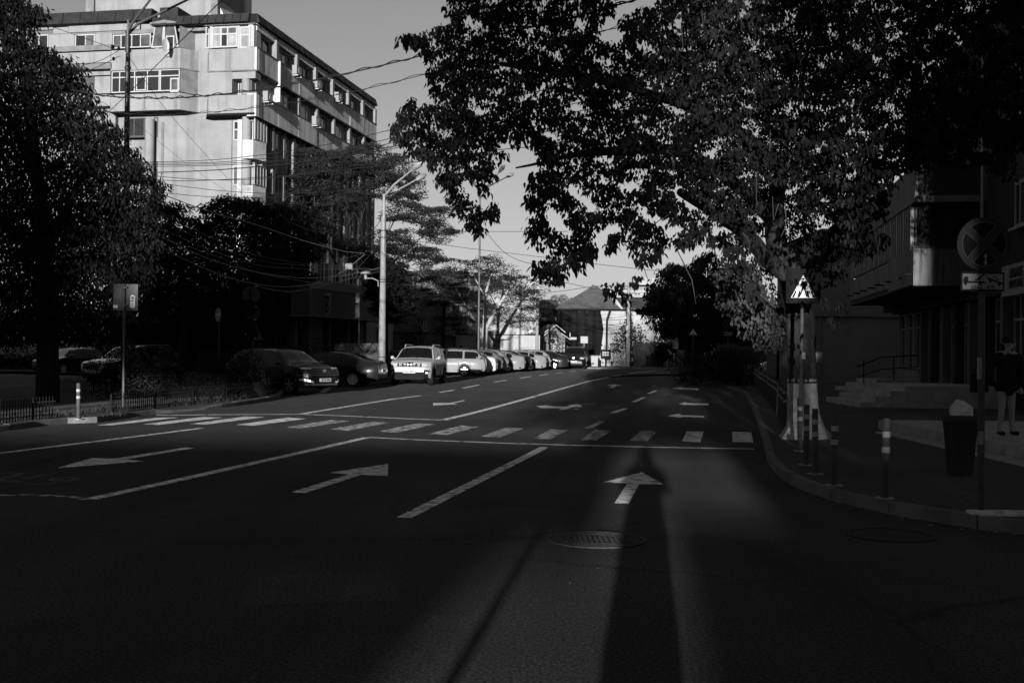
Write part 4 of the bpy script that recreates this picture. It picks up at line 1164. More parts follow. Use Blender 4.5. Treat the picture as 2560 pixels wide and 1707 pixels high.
# black crossover waiting at the side road
def fascia_dark(t, slab, fx, s, hw):
    slab(-.80, .80, .66, .93, 1, M_BLACKP, 'grille', mirror=False, n=14, proud=.01)
    for k in range(-7, 8):
        for j in range(3):
            slab(k * .1 - .03, k * .1 + .03, .69 + j * .08, .72 + j * .08, 1, M_RIMD, 'grille_bar', mirror=False, proud=.02, deep=.02, n=1)
    slab(.50, .88, .92, .955, 1, M_LAMP, 'headlight', proud=.03, n=5, slant=(.0, .02))
    slab(.74, .84, .62, .74, 1, M_LAMP, 'headlight', proud=.03, n=2)
    slab(.55, .90, .42, .47, 1, M_CHROME, 'bumper_blade', proud=.04, slant=(.10, .14), n=5)
    slab(-.60, .60, .34, .40, 1, M_RIMD, 'skid_plate', mirror=False, n=8, proud=.03)
    x = fx(0, .86, 1) + .03                 # oval emblem with a slanted letter
    mb = MB(); vs, fs = [], []
    for k in range(24):
        a = 2 * math.pi * k / 24
        for rr in (1, .8): vs += [(x + .012, rr * .085 * math.cos(a), .86 + rr * .05 * math.sin(a))]
    for k in range(24): fs.append((2 * k, 2 * k + 1, 2 * ((k + 1) % 24) + 1, 2 * ((k + 1) % 24)))
    mb.add(vs, fs)
    for q in (-.035, .035): mb.prism([(x, q - .012, .83), (x, q + .008, .83), (x, q + .016, .89), (x, q - .004, .89)], (.014, 0, 0))
    mb.prism([(x, -.035, .853), (x, .035, .848), (x, .035, .864), (x, -.035, .869)], (.014, 0, 0))
    mb.build('emblem', M_CHROME, t)
c = make_car('cuv', P_DK, 'black crossover with pale number plate waiting at the mouth of the side road', 'black_car', rim='dark', rails=M_BLACKP, steer=.0, fascia=fascia_dark, plate=('B 122 PAU', .47), cladding=M_BLACKP)
place_car(c, 722, 986, -37, .95, 'fr')
c = make_car('sedan', P_BLK, 'black saloon with many spoked silver wheel behind the black crossover', 'black_car', rim='alloy10')
place_car(c, 881, 967, 172, 1.0, 'rl')

# the parked row: rear wheels on a line along the street
ROW = [('wagon', P_SILV, 1161, 66.0, 'silver estate car with roof rails partly behind the white oncoming car', 'alloy5', 1.09, 177, M_BLACKP),
       ('sedan', P_WHITE, 1194, 69.5, 'white saloon showing its tail between the silver estate and a grey hatchback', 'alloy5', 1.06, 176, None),
       ('hatch', P_GREY, 1222, 72.5, 'grey hatchback with dark bumper, third in the parked row', 'dark', 1.08, 176, None),
       ('hatch', P_SILV, 1237, 75.5, 'pale silver hatchback with dark wheel, fourth in the parked row', 'dark', 1.1, 176, None),
       ('sedan', P_SILV, 1270, 79.0, 'silver saloon with bright seven spoke wheel, fifth in the parked row', 'cap7', 1.09, 176, None),
       ('sedan', P_DK, 1287, 82.0, 'dark saloon between two silver cars in the parked row', 'alloy5', 1.08, 176, None),
       ('sedan', P_SILV, 1327, 85.5, 'silver saloon with a whole rear wheel in view, past the middle of the parked row', 'alloy10', 1.09, 176, None),
       ('hatch', P_SILV, 1350, 88.5, 'silver hatchback tucked behind the silver saloon with the whole wheel', 'cap7', 1.1, 176, None),
       ('sedan', P_BLK, 1385, 92.0, 'black saloon second from the far end of the parked row', 'alloy5', 1.08, 176, None),
       ('wagon', P_WHITE, 1412, 97.0, 'white estate car at the far end of the row behind the dark people carrier', 'alloy5', 1.08, 176, None)]
for kind, col, px, dep, lb, rim, sc, hd, rl in ROW:
    c = make_car(kind, col, lb, rim=rim, rails=rl, group='cars parked along the street', plate=None)
    place_car(c, px, 0, hd, sc, 'rl', depth=dep)
def fascia_van(t, slab, fx, s, hw):
    slab(.48, .86, .76, .90, 1, M_LAMP, 'headlight', proud=.03, n=4, slant=(.01, .02))
    slab(-.44, .44, .78, .88, 1, M_BLACKP, 'grille', mirror=False, n=6, proud=.01)
    x = fx(0, .84, 1) + .03
    mb = MB(); mb.disc((x, 0, .84), (1, 0, 0), .065, .012, 20); mb.build('emblem', M_CHROME, t)
    slab(-.6, .6, .28, .42, 1, M_DARK, 'air_intake', mirror=False, n=6, proud=.01)
c = make_car('mpv', P_DK, 'dark people carrier driving towards us past the end of the parked row', 'black_car', rim='dark', fascia=fascia_van, plate=('B 06 VWS', .52), rails=M_METAL)
place_car(c, 1464, 922.5, -96, 1.12, 'fl')
# cars beyond the hedge on the left
c = make_car('hatch', P_BLK, 'small black hatchback parked in the dark beyond the low fence', 'black_car', rim='alloy5')
place_car(c, 158, 937, 243, 1.0, 'fl')
c = make_car('suv', P_DK, 'dark estate with roof rails and shining rear window beyond the hedge', 'black_car', rim='alloy5', rails=M_METAL)
c.location = (*at(333, 900, 46)[:2], 0); c.rotation_euler = (0, 0, R(240)); c.scale = (.96,) * 3
c = make_car('hatch', P_DK, 'small dark car seen between the concrete lamp pole and the white oncoming car', 'black_car')
place_car(c, 971, 0, -80, 1.0, 'fr', depth=62)
c = make_car('hatch', P_WHITE, 'small white car parked in the yard beyond the big tree trunk', rim='alloy5')
place_car(c, 1935, 0, 180, 1.0, 'fl', depth=88)
# ================================================================== trees and shrubs
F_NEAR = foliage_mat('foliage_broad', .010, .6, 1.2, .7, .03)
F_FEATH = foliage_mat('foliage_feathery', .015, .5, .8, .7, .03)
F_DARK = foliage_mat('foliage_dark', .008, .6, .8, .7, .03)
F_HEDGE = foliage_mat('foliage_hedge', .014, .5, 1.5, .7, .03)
M_BARK = mat('bark', .035, .9, .4, 6, .9, 35, streak=(12, .5, .4))
M_BARKD = mat('bark_dark', .014, .9, .4, 6, .8, 30)
M_LIME = mat('lime_wash', .26, .9, .35, 9, .7, 40)
M_TWIG = mat('twig', .045, .8)

def inside(poly, x, y):
    c = False; n = len(poly)
    for i in range(n):
        x1, y1 = poly[i]; x2, y2 = poly[(i + 1) % n]
        if (y1 > y) != (y2 > y) and x < (x2 - x1) * (y - y1) / (y2 - y1) + x1: c = not c
    return c
def crown_points(polys, n, d0, d1, rg, holes=(), mg=(0, 0)):
    """points through the depth d0..d1 of a crown whose outline is seen as polys (photo pixels)"""
    xs = [p[0] for q in polys for p in q]; ys = [p[1] for q in polys for p in q]
    out = []
    while len(out) < n:
        x, y = rg.uniform(min(xs), max(xs)), rg.uniform(min(ys), max(ys))
        if not any(inside(q, x, y) for q in polys) or any(inside(q, x, y) for q in holes): continue
        if mg[0] and not all(any(inside(q, x + a, y + b_) for q in polys) for a, b_ in ((-mg[0], 0), (mg[0], 0), (0, mg[1]))): continue
        if len(holes) and math.sin(x / 21 + 2 * math.sin(y / 33)) + math.sin(y / 17 + 2 * math.sin(x / 41)) > (.75 if y > 440 and x < 1850 else 1.45): continue
        out.append(at(x, y, rg.uniform(d0, d1)))
    return np.array([tuple(p) for p in out])
def spray_points(lobes, per, depth, dd, rg):
    """flat sprays: (x, y, rx, ry) ovals in photo pixels at about the given distance"""
    out = []
    for (x, y, rx, ry) in lobes:
        n = int(per * rx * ry / 1000)
        for _ in range(n):
            a = rg.uniform(0, 2 * np.pi); r = np.sqrt(rg.uniform(0, 1)); dz = rg.uniform(-1, 1)
            yy = y + ry * r * np.sin(a) * .9 + ry * .35 * np.cos(a * 3 + x)
            out.append(at(x + rx * r * np.cos(a), yy, depth + dd * dz * np.sqrt(max(0, 1 - r * r)) + rg.uniform(-.3, .3)))
    return np.array([tuple(p) for p in out])
def limb(mb, pts, r, n=10):
    """smooth tapering limb through points"""
    P = [Vector(p) for p in pts]; out, rad = [], []
    m = len(P)
    for i in range(m - 1):
        p0, p1, p2, p3 = P[max(i - 1, 0)], P[i], P[i + 1], P[min(i + 2, m - 1)]
        for k in range(5):
            t = k / 5
            out.append(.5 * ((2 * p1) + (p2 - p0) * t + (2 * p0 - 5 * p1 + 4 * p2 - p3) * t * t + (3 * p1 - p0 - 3 * p2 + p3) * t ** 3))
            rr = r[i] + (r[i + 1] - r[i]) * t; rad.append(rr * (1 + rnd.uniform(-.05, .05)))
    out.append(P[-1]); rad.append(r[-1])
    mb.tube(out, rad, n)
def L_(t, pts): return [Vector(p) - t.location for p in pts]

# ---- the big tree on the right pavement ---------------------------------------------------------
rg = np.random.default_rng(21)
tb = gnd(2008, 1094, .12); DT = tb.y
big = thing('broadleaf_tree', 'huge dark drooping tree with whitewashed trunk foot overhanging the road', 'tree', tb)
S = lambda *q: [d2s(*p) for p in q]
outl = S((1030, -60), (1015, 45), (985, 62), (918, 78), (912, 100), (940, 112), (968, 120), (985, 150), (975, 165), (985, 205), (1000, 235), (945, 238), (903, 248), (893, 290), (905, 345), (935, 365), (975, 380), (1000, 405), (1012, 440),
         (1040, 480), (1070, 545), (1090, 550), (1115, 530), (1140, 535), (1140, 500), (1155, 485), (1150, 455), (1125, 430), (1120, 420), (1140, 405), (1165, 370), (1195, 345), (1218, 340), (1228, 362), (1245, 385), (1225, 400),
         (1208, 415), (1222, 440), (1200, 460), (1215, 490), (1195, 505), (1200, 540), (1218, 560), (1228, 600), (1222, 640), (1240, 660), (1268, 660), (1280, 640), (1310, 655), (1318, 620), (1350, 600), (1375, 585), (1400, 600), (1420, 560), (1450, 590),
         (1500, 610), (1530, 570), (1600, 600), (1640, 560), (1700, 640), (1740, 700), (1790, 760), (1800, 600), (1845, 640), (1890, 700), (1920, 690), (1935, 640), (1960, 600), (2010, 590), (2045, 560), (2035, 500), (2050, 430), (2100, 400),
         (2170, 400), (2260, 395), (2310, 440), (2330, 420), (2352, 330), (2500, 300), (2700, 200), (2700, -500), (1000, -500))
holes = [S((1375, 80), (1430, 95), (1425, 60), (1440, 30), (1480, 0), (1600, -60), (1450, -80), (1400, 20), (1370, 50))]
cents = crown_points([outl], 17000, DT - 6.0, DT + 3.5, rg, holes, (16, 38))
cents = np.concatenate([cents, crown_points([S((1560, -60), (1560, 420), (1700, 520), (1830, 560), (1960, 560), (2040, 470), (2060, 400), (2300, 380), (2700, 180), (2700, -500), (1500, -500))], 6500, DT + 2.5, DT + 7, rg, (), (5, 10))])
sg_w = [px_of(c) for c in cents]
cents = np.array([c for c, (x, y) in zip(cents, sg_w) if not (1925 < x < 2095 and 515 < y and c[1] < 19.2) and not (1890 < x < 1985 and 440 < y < 700 and c[1] < DT + .3)])
# fringe bunches as objects of their own
fr = []
edge = [(outl[i], outl[i + 1]) for i in range(3, 72)]
for (a, b_) in edge:
    n = max(1, int(math.hypot(b_[0] - a[0], b_[1] - a[1]) / 9))
    for k in range(n):
        t = (k + .5) / n; fr.append((a[0] + (b_[0] - a[0]) * t + rnd.uniform(-16, 16), a[1] + (b_[1] - a[1]) * t - rnd.uniform(8, 44)))
fr = fr[::max(1, len(fr) // 300)][:300]
P, D, Sz = bunches(cents, 13, .115, .072, .80, rg, hang=.10)
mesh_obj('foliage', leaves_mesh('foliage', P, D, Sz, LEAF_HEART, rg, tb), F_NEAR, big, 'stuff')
variants = []
for k in range(6):
    P, D, Sz = bunches(np.zeros((1, 3)), 22, .085, .082, .84, rg, hang=.14)
    me = leaves_mesh('leaf_bunch', P, D, Sz, LEAF_HEART, rg); me.materials.append(F_NEAR); variants.append(me)
for i, (x, y) in enumerate(fr):
    if 1925 < x < 2095 and y > 515 or not (inside(outl, x - 9, y + 22) and inside(outl, x + 9, y + 22)): continue
    o = bpy.data.objects.new('leaf_bunch', variants[i % 6]); C.objects.link(o); o.parent = big
    o.location = at(x, y, DT + rnd.uniform(-6.5, -2)) - tb; o.rotation_euler = (0, 0, rnd.uniform(0, 6.28)); sc_ = rnd.uniform(.8, 1.25); o.scale = (sc_,) * 3
# loose hanging bunches under the crown
for (x, y) in S((1240, 480), (1250, 500), (1420, 655), (1405, 670), (1440, 680), (1460, 640), (1395, 655), (1935, 700), (1912, 735), (1895, 690), (1280, 630), (1330, 610)):
    o = bpy.data.objects.new('leaf_bunch', variants[rnd.randrange(6)]); C.objects.link(o); o.parent = big
    o.location = at(x, y - 10, DT - 5) - tb; o.rotation_euler = (0, 0, rnd.uniform(0, 6.28))
# lower right leafy veil in front of and round the trunk
veil = crown_points([S((1640, 600), (1730, 600), (1760, 680), (1790, 700), (1790, 790), (1740, 790), (1700, 740), (1660, 700), (1640, 640))], 420, DT - 2.0, DT + 2.5, rg)
P, D, Sz = bunches(veil, 10, .13, .085, .8, rg, hang=.12)
mesh_obj('leafy_veil', leaves_mesh('leafy_veil', P, D, Sz, LEAF_OVAL, rg, tb), foliage_mat('foliage_pale', .03, .5, 2), big, 'stuff')
mb = MB(); O = Vector(tb)
def TP(x, y, dy=0): return at(x, y, DT + dy) - O
trunk_pts = [Vector((0, 0, -.05)), Vector((.0, 0, .12)), TP(2006, 1000), TP(2004, 900), TP(2000, 800)]
mb = MB(); vs = []
# flared foot, lime washed
foot = [(0, .46), (.10, .38), (.22, .31), (.45, .27), (.75, .255), (1.05, .25)]
n = 20
for z, r in foot:
    for k in range(n):
        a = 2 * math.pi * k / n; lob = 1 + (.22 * math.cos(3 * a + .7) + .12 * math.cos(5 * a)) * max(0, 1 - z / .6) + .03 * math.sin(9 * a + z * 5)
        vs.append((r * lob * math.cos(a) - .03 * z, r * lob * math.sin(a), z - .02))
fs = [(i * n + k, i * n + (k + 1) % n, (i + 1) * n + (k + 1) % n, (i + 1) * n + k) for i in range(len(foot) - 1) for k in range(n)]
mb.add(vs, fs); mb.build('whitewashed_foot', M_LIME, big, smooth=True)
mb = MB()
limb(mb, [Vector((-.03, 0, .95)), TP(2004, 900), TP(2000, 790), TP(1985, 700), TP(1958, 620)], [.255, .25, .25, .24, .20], 14)
mb.build('trunk', M_BARK, big, smooth=60)
for pts, rr in [([TP(1990, 720), TP(1950, 640), TP(1936, 560), TP(1945, 470), TP(1960, 380)], [.2, .19, .17, .13, .09]),
                ([TP(1985, 700), TP(1920, 650, -.3), TP(1870, 590, -1), TP(1800, 540, -2), TP(1700, 480, -3)], [.16, .15, .13, .10, .06]),
                ([TP(1940, 560), TP(1850, 470, -1), TP(1700, 380, -2), TP(1500, 380, -3), TP(1385, 398, -4)], [.13, .11, .09, .06, .03]),
                ([TP(1995, 740), TP(2050, 640, .2), TP(2120, 540, -.5), TP(2200, 400, -1)], [.17, .15, .12, .08]),
                ([TP(1960, 420), TP(1800, 300, -2), TP(1500, 200, -3.5), TP(1250, 160, -4)], [.10, .08, .06, .03]),
                ([TP(1385, 398, -4), TP(1340, 410, -4.2), TP(1290, 420, -4.4)], [.03, .02, .012])]:
    mb = MB(); limb(mb, pts, rr, 10); mb.build('limb', M_BARK, big, smooth=60)
twigs = MB()
for q in [[(1862, 15), (1900, 100), (1960, 190)], [(2010, 0), (1985, 95), (2010, 100)], [(1850, 90), (1900, 120), (1895, 118)], [(1650, 60), (1700, 140), (1760, 165)], [(1780, 600), (1800, 680), (1835, 720), (1850, 760)], [(1690, 620), (1730, 700), (1740, 760)],
          [(1990, 260), (1960, 330), (1900, 380)], [(1560, 610), (1600, 640), (1620, 700)], [(2020, 80), (2060, 60)], [(1860, 700), (1905, 740), (1940, 770)], [(1890, 860), (1920, 870), (1945, 850)], [(1980, 380), (2010, 360), (2060, 350)]]:
    pts = [TP(x, y, -4.2) for x, y in q]
    if len(pts) > 2: twigs.tube(pts, [.008, .007, .004] + [.003] * (len(pts) - 3), 5)
    else: twigs.tube(pts, .006, 5)
for _ in range(26):
    x, y = rnd.uniform(1500, 2350), rnd.uniform(30, 600); l = rnd.uniform(30, 90); a = rnd.uniform(-.6, .9)
    p = [TP(x + l * k / 3 * math.sin(a) + rnd.uniform(-5, 5), y + l * k / 3 * math.cos(a) * (1 if rnd.random() < .6 else -.5), -6) for k in range(4)]
    twigs.tube(p, [.006, .005, .004, .003], 4)
twigs.build('twigs', M_TWIG, big, kind='stuff')

# ---- second street tree behind the big one (dark, right) ----------------------------------------
def simple_tree(label, lobes_px, depth, dd, per, leaf, size, m, base_px, limbs, seed, droop=.45, bark=M_BARKD, tr=.16, per_b=7, spread=.35, name='broadleaf_tree', polys=None, npoly=0, d01=None, base_z=0.0):
    rg = np.random.default_rng(seed)
    b0 = at(base_px, 900, depth); b0 = Vector((b0.x, depth, base_z))
    t = thing(name, label, 'tree', b0)
    cs = []
    if lobes_px: cs.append(spray_points(lobes_px, per, depth, dd, rg))
    if polys: cs.append(crown_points(polys, npoly, *d01, rg))
    cs = np.concatenate(cs)
    P, D, Sz = bunches(cs, per_b, spread, size, droop, rg, hang=size)
    mesh_obj('crown', leaves_mesh('crown', P, D, Sz, leaf, rg, b0), m, t, 'stuff')
    first = True
    for pts, rr in limbs:
        mb = MB(); q = [(at(x, y, depth + dy) - b0) for x, y, dy in pts]
        if first: q[0] = Vector((0, 0, -.05))
        limb(mb, q, rr, 8); mb.build('trunk' if first else 'limb', bark, t, smooth=60); first = False
    return t
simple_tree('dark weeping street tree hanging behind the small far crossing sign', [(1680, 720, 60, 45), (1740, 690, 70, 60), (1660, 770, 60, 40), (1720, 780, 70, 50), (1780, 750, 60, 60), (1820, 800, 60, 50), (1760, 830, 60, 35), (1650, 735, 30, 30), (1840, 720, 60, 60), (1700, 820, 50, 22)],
            62, 2.2, 150, LEAF_THIN, .26, F_DARK, 1771, [([(1771, 960, 0), (1770, 850, 0), (1760, 760, 0)], [.16, .14, .10]), ([(1765, 800, 0), (1710, 760, 0), (1670, 750, 0)], [.08, .06, .03])], 31, droop=.75)

# ---- feathery trees left of the middle ----------------------------------------------------------
FE = [(860, 392, 125, 36), (800, 432, 105, 34), (955, 425, 85, 38), (735, 468, 52, 26), (1010, 470, 50, 30), (905, 478, 48, 22), (1040, 530, 85, 30), (1095, 575, 50, 24), (985, 585, 45, 18), (790, 545, 55, 22), (845, 500, 50, 16), (1020, 620, 60, 22), (940, 655, 60, 22),
      (1075, 640, 45, 20), (985, 690, 60, 16), (720, 510, 40, 18), (880, 610, 45, 18), (1085, 685, 45, 20)]
simple_tree('tall feathery tree with bare branches before the apartment block side', FE, 76, 3.0, 300, LEAF_THIN, .20, F_FEATH, 868,
            [([(868, 960, 0), (866, 860, 0), (868, 760, 0), (862, 700, 0)], [.20, .17, .15, .12])] +
            [([(866, 760, 0)] + [(x, y, dz) for x, y in q], [.12, .08, .05, .02]) for q, dz in [(([(880, 660), (900, 560), (930, 460)]), 0), (([(850, 640), (830, 540), (800, 450)]), .6), (([(900, 680), (960, 600), (1010, 500)]), -.6), (([(875, 600), (872, 500), (880, 410)]), .4), (([(930, 700), (1000, 640), (1070, 580)]), .0), (([(840, 660), (780, 560), (740, 480)]), -.5)]] +
            [([(a, b_, 0), (c_, d_, 0), (e_, f_, 0)], [.035, .02, .008]) for a, b_, c_, d_, e_, f_ in [(880, 640, 905, 600, 925, 560), (900, 560, 880, 520, 855, 480), (960, 600, 975, 560, 985, 520), (850, 620, 870, 560, 890, 500), (905, 600, 945, 560, 965, 500), (930, 640, 990, 620, 1040, 600), (960, 660, 1020, 640, 1060, 620), (820, 540, 850, 500, 865, 450), (872, 560, 900, 500, 925, 440), (1000, 640, 1040, 600, 1090, 590)]], 41, droop=.35, tr=.2)
TS = [(1180, 660, 75, 22), (1120, 690, 60, 24), (1245, 685, 70, 24), (1310, 728, 60, 16), (1270, 765, 66, 16), (1185, 735, 60, 18), (1110, 745, 55, 20), (1150, 795, 60, 16), (1225, 645, 30, 14), (1090, 715, 40, 18), (1355, 755, 40, 14), (1345, 700, 30, 14), (1215, 770, 40, 12), (1320, 790, 40, 10), (1120, 820, 40, 12), (1280, 700, 40, 18)]
simple_tree('small feathery tree with smooth pale trunk before the pale wall', TS, 90, 2.4, 150, LEAF_THIN, .19, F_FEATH, 1208,
            [([(1208, 930, 0), (1208, 860, 0), (1212, 822, 0)], [.42, .36, .30]), ([(1210, 830, 0), (1240, 775, 0), (1275, 720, 0), (1300, 690, 0)], [.2, .16, .08, .04]), ([(1210, 830, 0), (1214, 740, 0), (1225, 690, 0), (1215, 650, 0)], [.16, .12, .07, .03]),
             ([(1208, 835, 0), (1180, 790, 0), (1150, 740, 0), (1130, 700, 0)], [.15, .1, .07, .03]), ([(1240, 780, 0), (1290, 770, 0), (1330, 775, 0)], [.07, .05, .02]), ([(1215, 825, 0), (1245, 822, 0), (1262, 800, 0)], [.05, .04, .02]), ([(1214, 745, 0), (1190, 700, 0), (1180, 680, 0)], [.06, .04, .02])], 42, droop=.3, bark=mat('smooth_bark', .2, .8, .25, 3, .4, 20))
# dark pine behind the concrete pole
simple_tree('dark pine with clumped needles right of the concrete lamp pole', [(985, 690, 34, 44), (1000, 735, 40, 30), (972, 720, 30, 60), (1030, 770, 20, 8), (950, 770, 22, 14), (1010, 770, 24, 12), (985, 795, 26, 10), (960, 640, 30, 40), (940, 700, 25, 70)], 63, 2.0, 330, LEAF_THIN, .17, F_DARK, 964,
            [([(964, 960, 0), (965, 820, 0), (970, 700, 0)], [.15, .13, .08]), ([(966, 790, 0), (1000, 780, 0), (1035, 772, 0)], [.05, .04, .02])], 43, droop=.1, name='pine_tree', spread=.25)
# dense dark trees in the middle left
PD = [[(385, 530), (395, 495), (430, 500), (455, 520), (500, 540), (515, 505), (560, 480), (600, 485), (640, 495), (690, 520), (700, 500), (740, 505), (790, 520), (810, 560), (800, 640), (760, 660), (790, 690), (740, 700), (700, 730), (700, 860), (560, 860), (380, 860), (360, 700)]]
simple_tree('dense dark tree mass with pointed sprays below the tall block', [(560, 505, 50, 18), (620, 505, 45, 18), (430, 512, 40, 16), (700, 520, 40, 16), (500, 560, 50, 20), (760, 560, 50, 20), (650, 560, 50, 20)], 53, 2, 40, LEAF_THIN, .24, F_DARK, 600,
            [([(600, 960, 0), (602, 800, 0), (600, 650, 0)], [.22, .18, .1]), ([(600, 760, 0), (560, 650, 0), (520, 560, 0)], [.12, .08, .04]), ([(602, 740, 0), (660, 640, 0), (700, 560, 0)], [.12, .08, .04])], 44, droop=.5, polys=PD, npoly=5200, d01=(50, 57))
simple_tree('slender dark tree before the shop', [(700, 640, 40, 30), (660, 680, 50, 40), (640, 740, 40, 40), (690, 800, 20, 40)], 49, 1.5, 120, LEAF_THIN, .2, F_DARK, 690, [([(690, 960, 0), (690, 850, 0), (680, 740, 0), (670, 650, 0)], [.12, .10, .08, .04])], 45, droop=.6)
# the big dark trees at the left edge
PL = [[(-500, -300), (95, -80), (60, -5), (100, 10), (108, 28), (88, 52), (72, 70), (78, 95), (70, 108), (118, 108), (140, 128), (185, 150), (200, 165), (205, 188), (222, 232), (242, 258), (252, 290), (290, 310), (318, 360), (348, 390), (368, 410), (385, 440), (408, 452),
       (395, 480), (385, 520), (400, 560), (395, 640), (372, 720), (368, 790), (300, 850), (-500, 850)]]
simple_tree('vast dark drooping tree filling the left edge above the low fence', None, 29, 2, 0, LEAF_THIN, .155, F_DARK, 120, [([(120, 1000, 0), (118, 800, 0), (100, 500, 0), (60, 200, 0)], [.32, .28, .2, .1]), ([(110, 650, 0), (200, 450, 0), (270, 350, 0)], [.14, .08, .04]), ([(105, 500, 0), (50, 350, 0), (0, 250, 0)], [.14, .08, .04])],
            46, droop=.72, polys=PL, npoly=17000, d01=(27.5, 34), per_b=9, spread=.30)
simple_tree('dark tree in the second row behind the square sign back', [(200, 600, 150, 120), (350, 640, 90, 110), (80, 640, 120, 130), (420, 700, 60, 90)], 47, 3, 16, LEAF_THIN, .3, F_DARK, 330, [([(330, 960, 0), (330, 800, 0), (320, 650, 0)], [.2, .18, .1])], 47, droop=.6)
simple_tree('slim dark tree trunk with thin crown near the no entry sign', [(480, 700, 50, 60), (440, 760, 40, 50), (520, 640, 50, 40)], 46, 2, 18, LEAF_THIN, .25, F_DARK, 455, [([(455, 960, 0), (457, 820, 0), (470, 700, 0)], [.14, .12, .06])], 48, droop=.6)
# small far trees over the roofs
simple_tree('pale small tree rising over the roofs behind the net covered house', [(1400, 745, 16, 12), (1425, 750, 14, 9), (1410, 758, 26, 8), (1375, 752, 14, 7)], 150, 2, 700, LEAF_OVAL, .35, foliage_mat('foliage_far', .11), 1408, [([(1408, 900, 0), (1408, 800, 0), (1408, 755, 0)], [.2, .15, .1])], 49)

# shrubs and hedges -----------------------------------------------------------------------------
def shrub(label, lobes, dens, size, m, seed, name='shrub', cat='shrub', leaf=LEAF_OVAL, stems=3):
    rg = np.random.default_rng(seed)
    x = sum(l[0] for l in lobes) / len(lobes); y = sum(l[1] for l in lobes) / len(lobes)
    t = thing(name, label, cat, (x, y, 0))
    P = lobe_points(lobes, dens, rg, .35)
    D = rg.normal(size=P.shape); D[:, 2] += .2
    mesh_obj('foliage', leaves_mesh('foliage', P, D, size * rg.uniform(.6, 1.3, len(P)), leaf, rg, (x, y, 0)), m, t, 'stuff')
    for k in range(stems):
        mb = MB(); l = lobes[rnd.randrange(len(lobes))]
        mb.tube([(l[0] - x + rnd.uniform(-.1, .1), l[1] - y, 0), (l[0] - x + rnd.uniform(-.2, .2), l[1] - y, l[2])], [.03, .015], 6); mb.build('stem', M_BARKD, t)
    return t
def row(px0, px1, d0, d1, h, n, r, zc=None):
    o = []
    for i in range(n):
        k = i / (n - 1); d = d0 + (d1 - d0) * k; p = at(px0 + (px1 - px0) * k, 900, d)
        o.append((p.x, d, (zc or h * .5) * rnd.uniform(.9, 1.1), r, r * .8, h * .55 * rnd.uniform(.9, 1.12)))
    return o
shrub('dark clipped hedge behind the low fence in front of the parked estate', row(262, 630, 31, 33.8, 1.5, 14, .65), 620, .07, F_HEDGE, 51, 'hedge', 'hedge')
shrub('tall dark hedge added behind the far dark cars to close a bright gap', row(-250, 560, 68, 66, 3.6, 12, 2.2), 160, .24, F_HEDGE, 62, 'hedge', 'hedge')  # added to keep the gap below the left crown dark
shrub('round dark bush at the end of the fenced bed by the black crossover', row(560, 640, 33.2, 34.2, 1.35, 5, .5), 700, .07, F_HEDGE, 52)
shrub('big dark rounded hedge behind the litter bin on the right', row(1716, 1858, 54, 49, 1.7, 8, 1.0), 420, .10, F_HEDGE, 53, 'hedge', 'hedge')
shrub('dark climber bush by the street name post at the pale wall', [(*at(1035, 900, 84)[:2], 1.6, 1.3, .8, 1.3), (*at(1048, 900, 84)[:2], 3.2, .6, .5, 1.2), (*at(1018, 900, 84)[:2], 2.3, .7, .5, .8)], 90, .16, F_DARK, 54)
shrub('dark low bush between the concrete pole and the white oncoming car', [(*at(985, 900, 60)[:2], .9, 1.0, .8, .9), (*at(1000, 900, 60)[:2], .6, .8, .8, .7)], 140, .11, F_DARK, 55)
shrub('dark ivy hedge along the far side of the crossing street', row(1590, 1702, 108, 106, 2.6, 9, 1.2), 130, .22, F_DARK, 56, 'hedge', 'hedge')
shrub('bushy shrub left of the wire covered utility pole', [(*at(1550, 900, 108)[:2], 2.9, 1.0, .8, 1.0), (*at(1565, 900, 108)[:2], 3.8, .9, .8, .9), (*at(1590, 900, 108)[:2], 3.2, 1.1, .8, 1.2), (*at(1541, 900, 108)[:2], 1.4, .7, .6, 1.2)], 70, .2, F_DARK, 57)
shrub('loose flowering shrub over the fence by the notice board', [(*at(1530, 900, 107)[:2], 1.9, 1.0, .6, .5), (*at(1542, 900, 107)[:2], 1.2, .8, .6, .9)], 60, .2, F_FEATH, 58)
shrub('climbing plant on the gabled hut wall', [(*at(1385, 900, 97)[:2], 2.4, .8, .25, 1.0), (*at(1395, 900, 97)[:2], 1.3, .9, .25, .8), (*at(1370, 900, 97)[:2], 1.0, .8, .25, .5)], 160, .16, F_DARK, 59)
shrub('dark roof garden shrub on the balcony with the lettered banner', [(*at(1345, 900, 112)[:2], 4.9, .9, .5, .5), (*at(1358, 900, 112)[:2], 5.0, .8, .5, .4)], 110, .2, F_DARK, 60, stems=1)
shrub('round dark bush in front of the graffiti wall', [(*at(815, 900, 55)[:2], 1.5, .8, .6, .7), (*at(780, 900, 54)[:2], 1.2, .9, .6, .6), (*at(740, 900, 53)[:2], 1.1, 1.0, .6, .7)], 200, .1, F_HEDGE, 61)
# weeds along the fenced bed and kerb
rg = np.random.default_rng(77); pts = []
for i in range(len(KL) - 4):
    a, b_ = KL[i], KL[i + 1]; n = int((b_ - a).length * 46)
    for _ in range(n):
        t = rnd.random(); p = a.lerp(b_, t); off = rnd.uniform(.25, 1.3)
        d = (b_ - a).normalized(); q = p + Vector((-d.y, d.x, 0)) * off
        pts.append((q.x, q.y, .11))
pts = np.array(pts); D = rg.normal(scale=.35, size=pts.shape); D[:, 2] = 1
o = mesh_obj('weeds', leaves_mesh('weeds', pts, D, rg.uniform(.03, .14, len(pts)), LEAF_THIN, rg), foliage_mat('weed_green', .022, .6, 3), None, 'stuff')
tag(o, 'weeds and grass growing under the low fence along the left kerb')
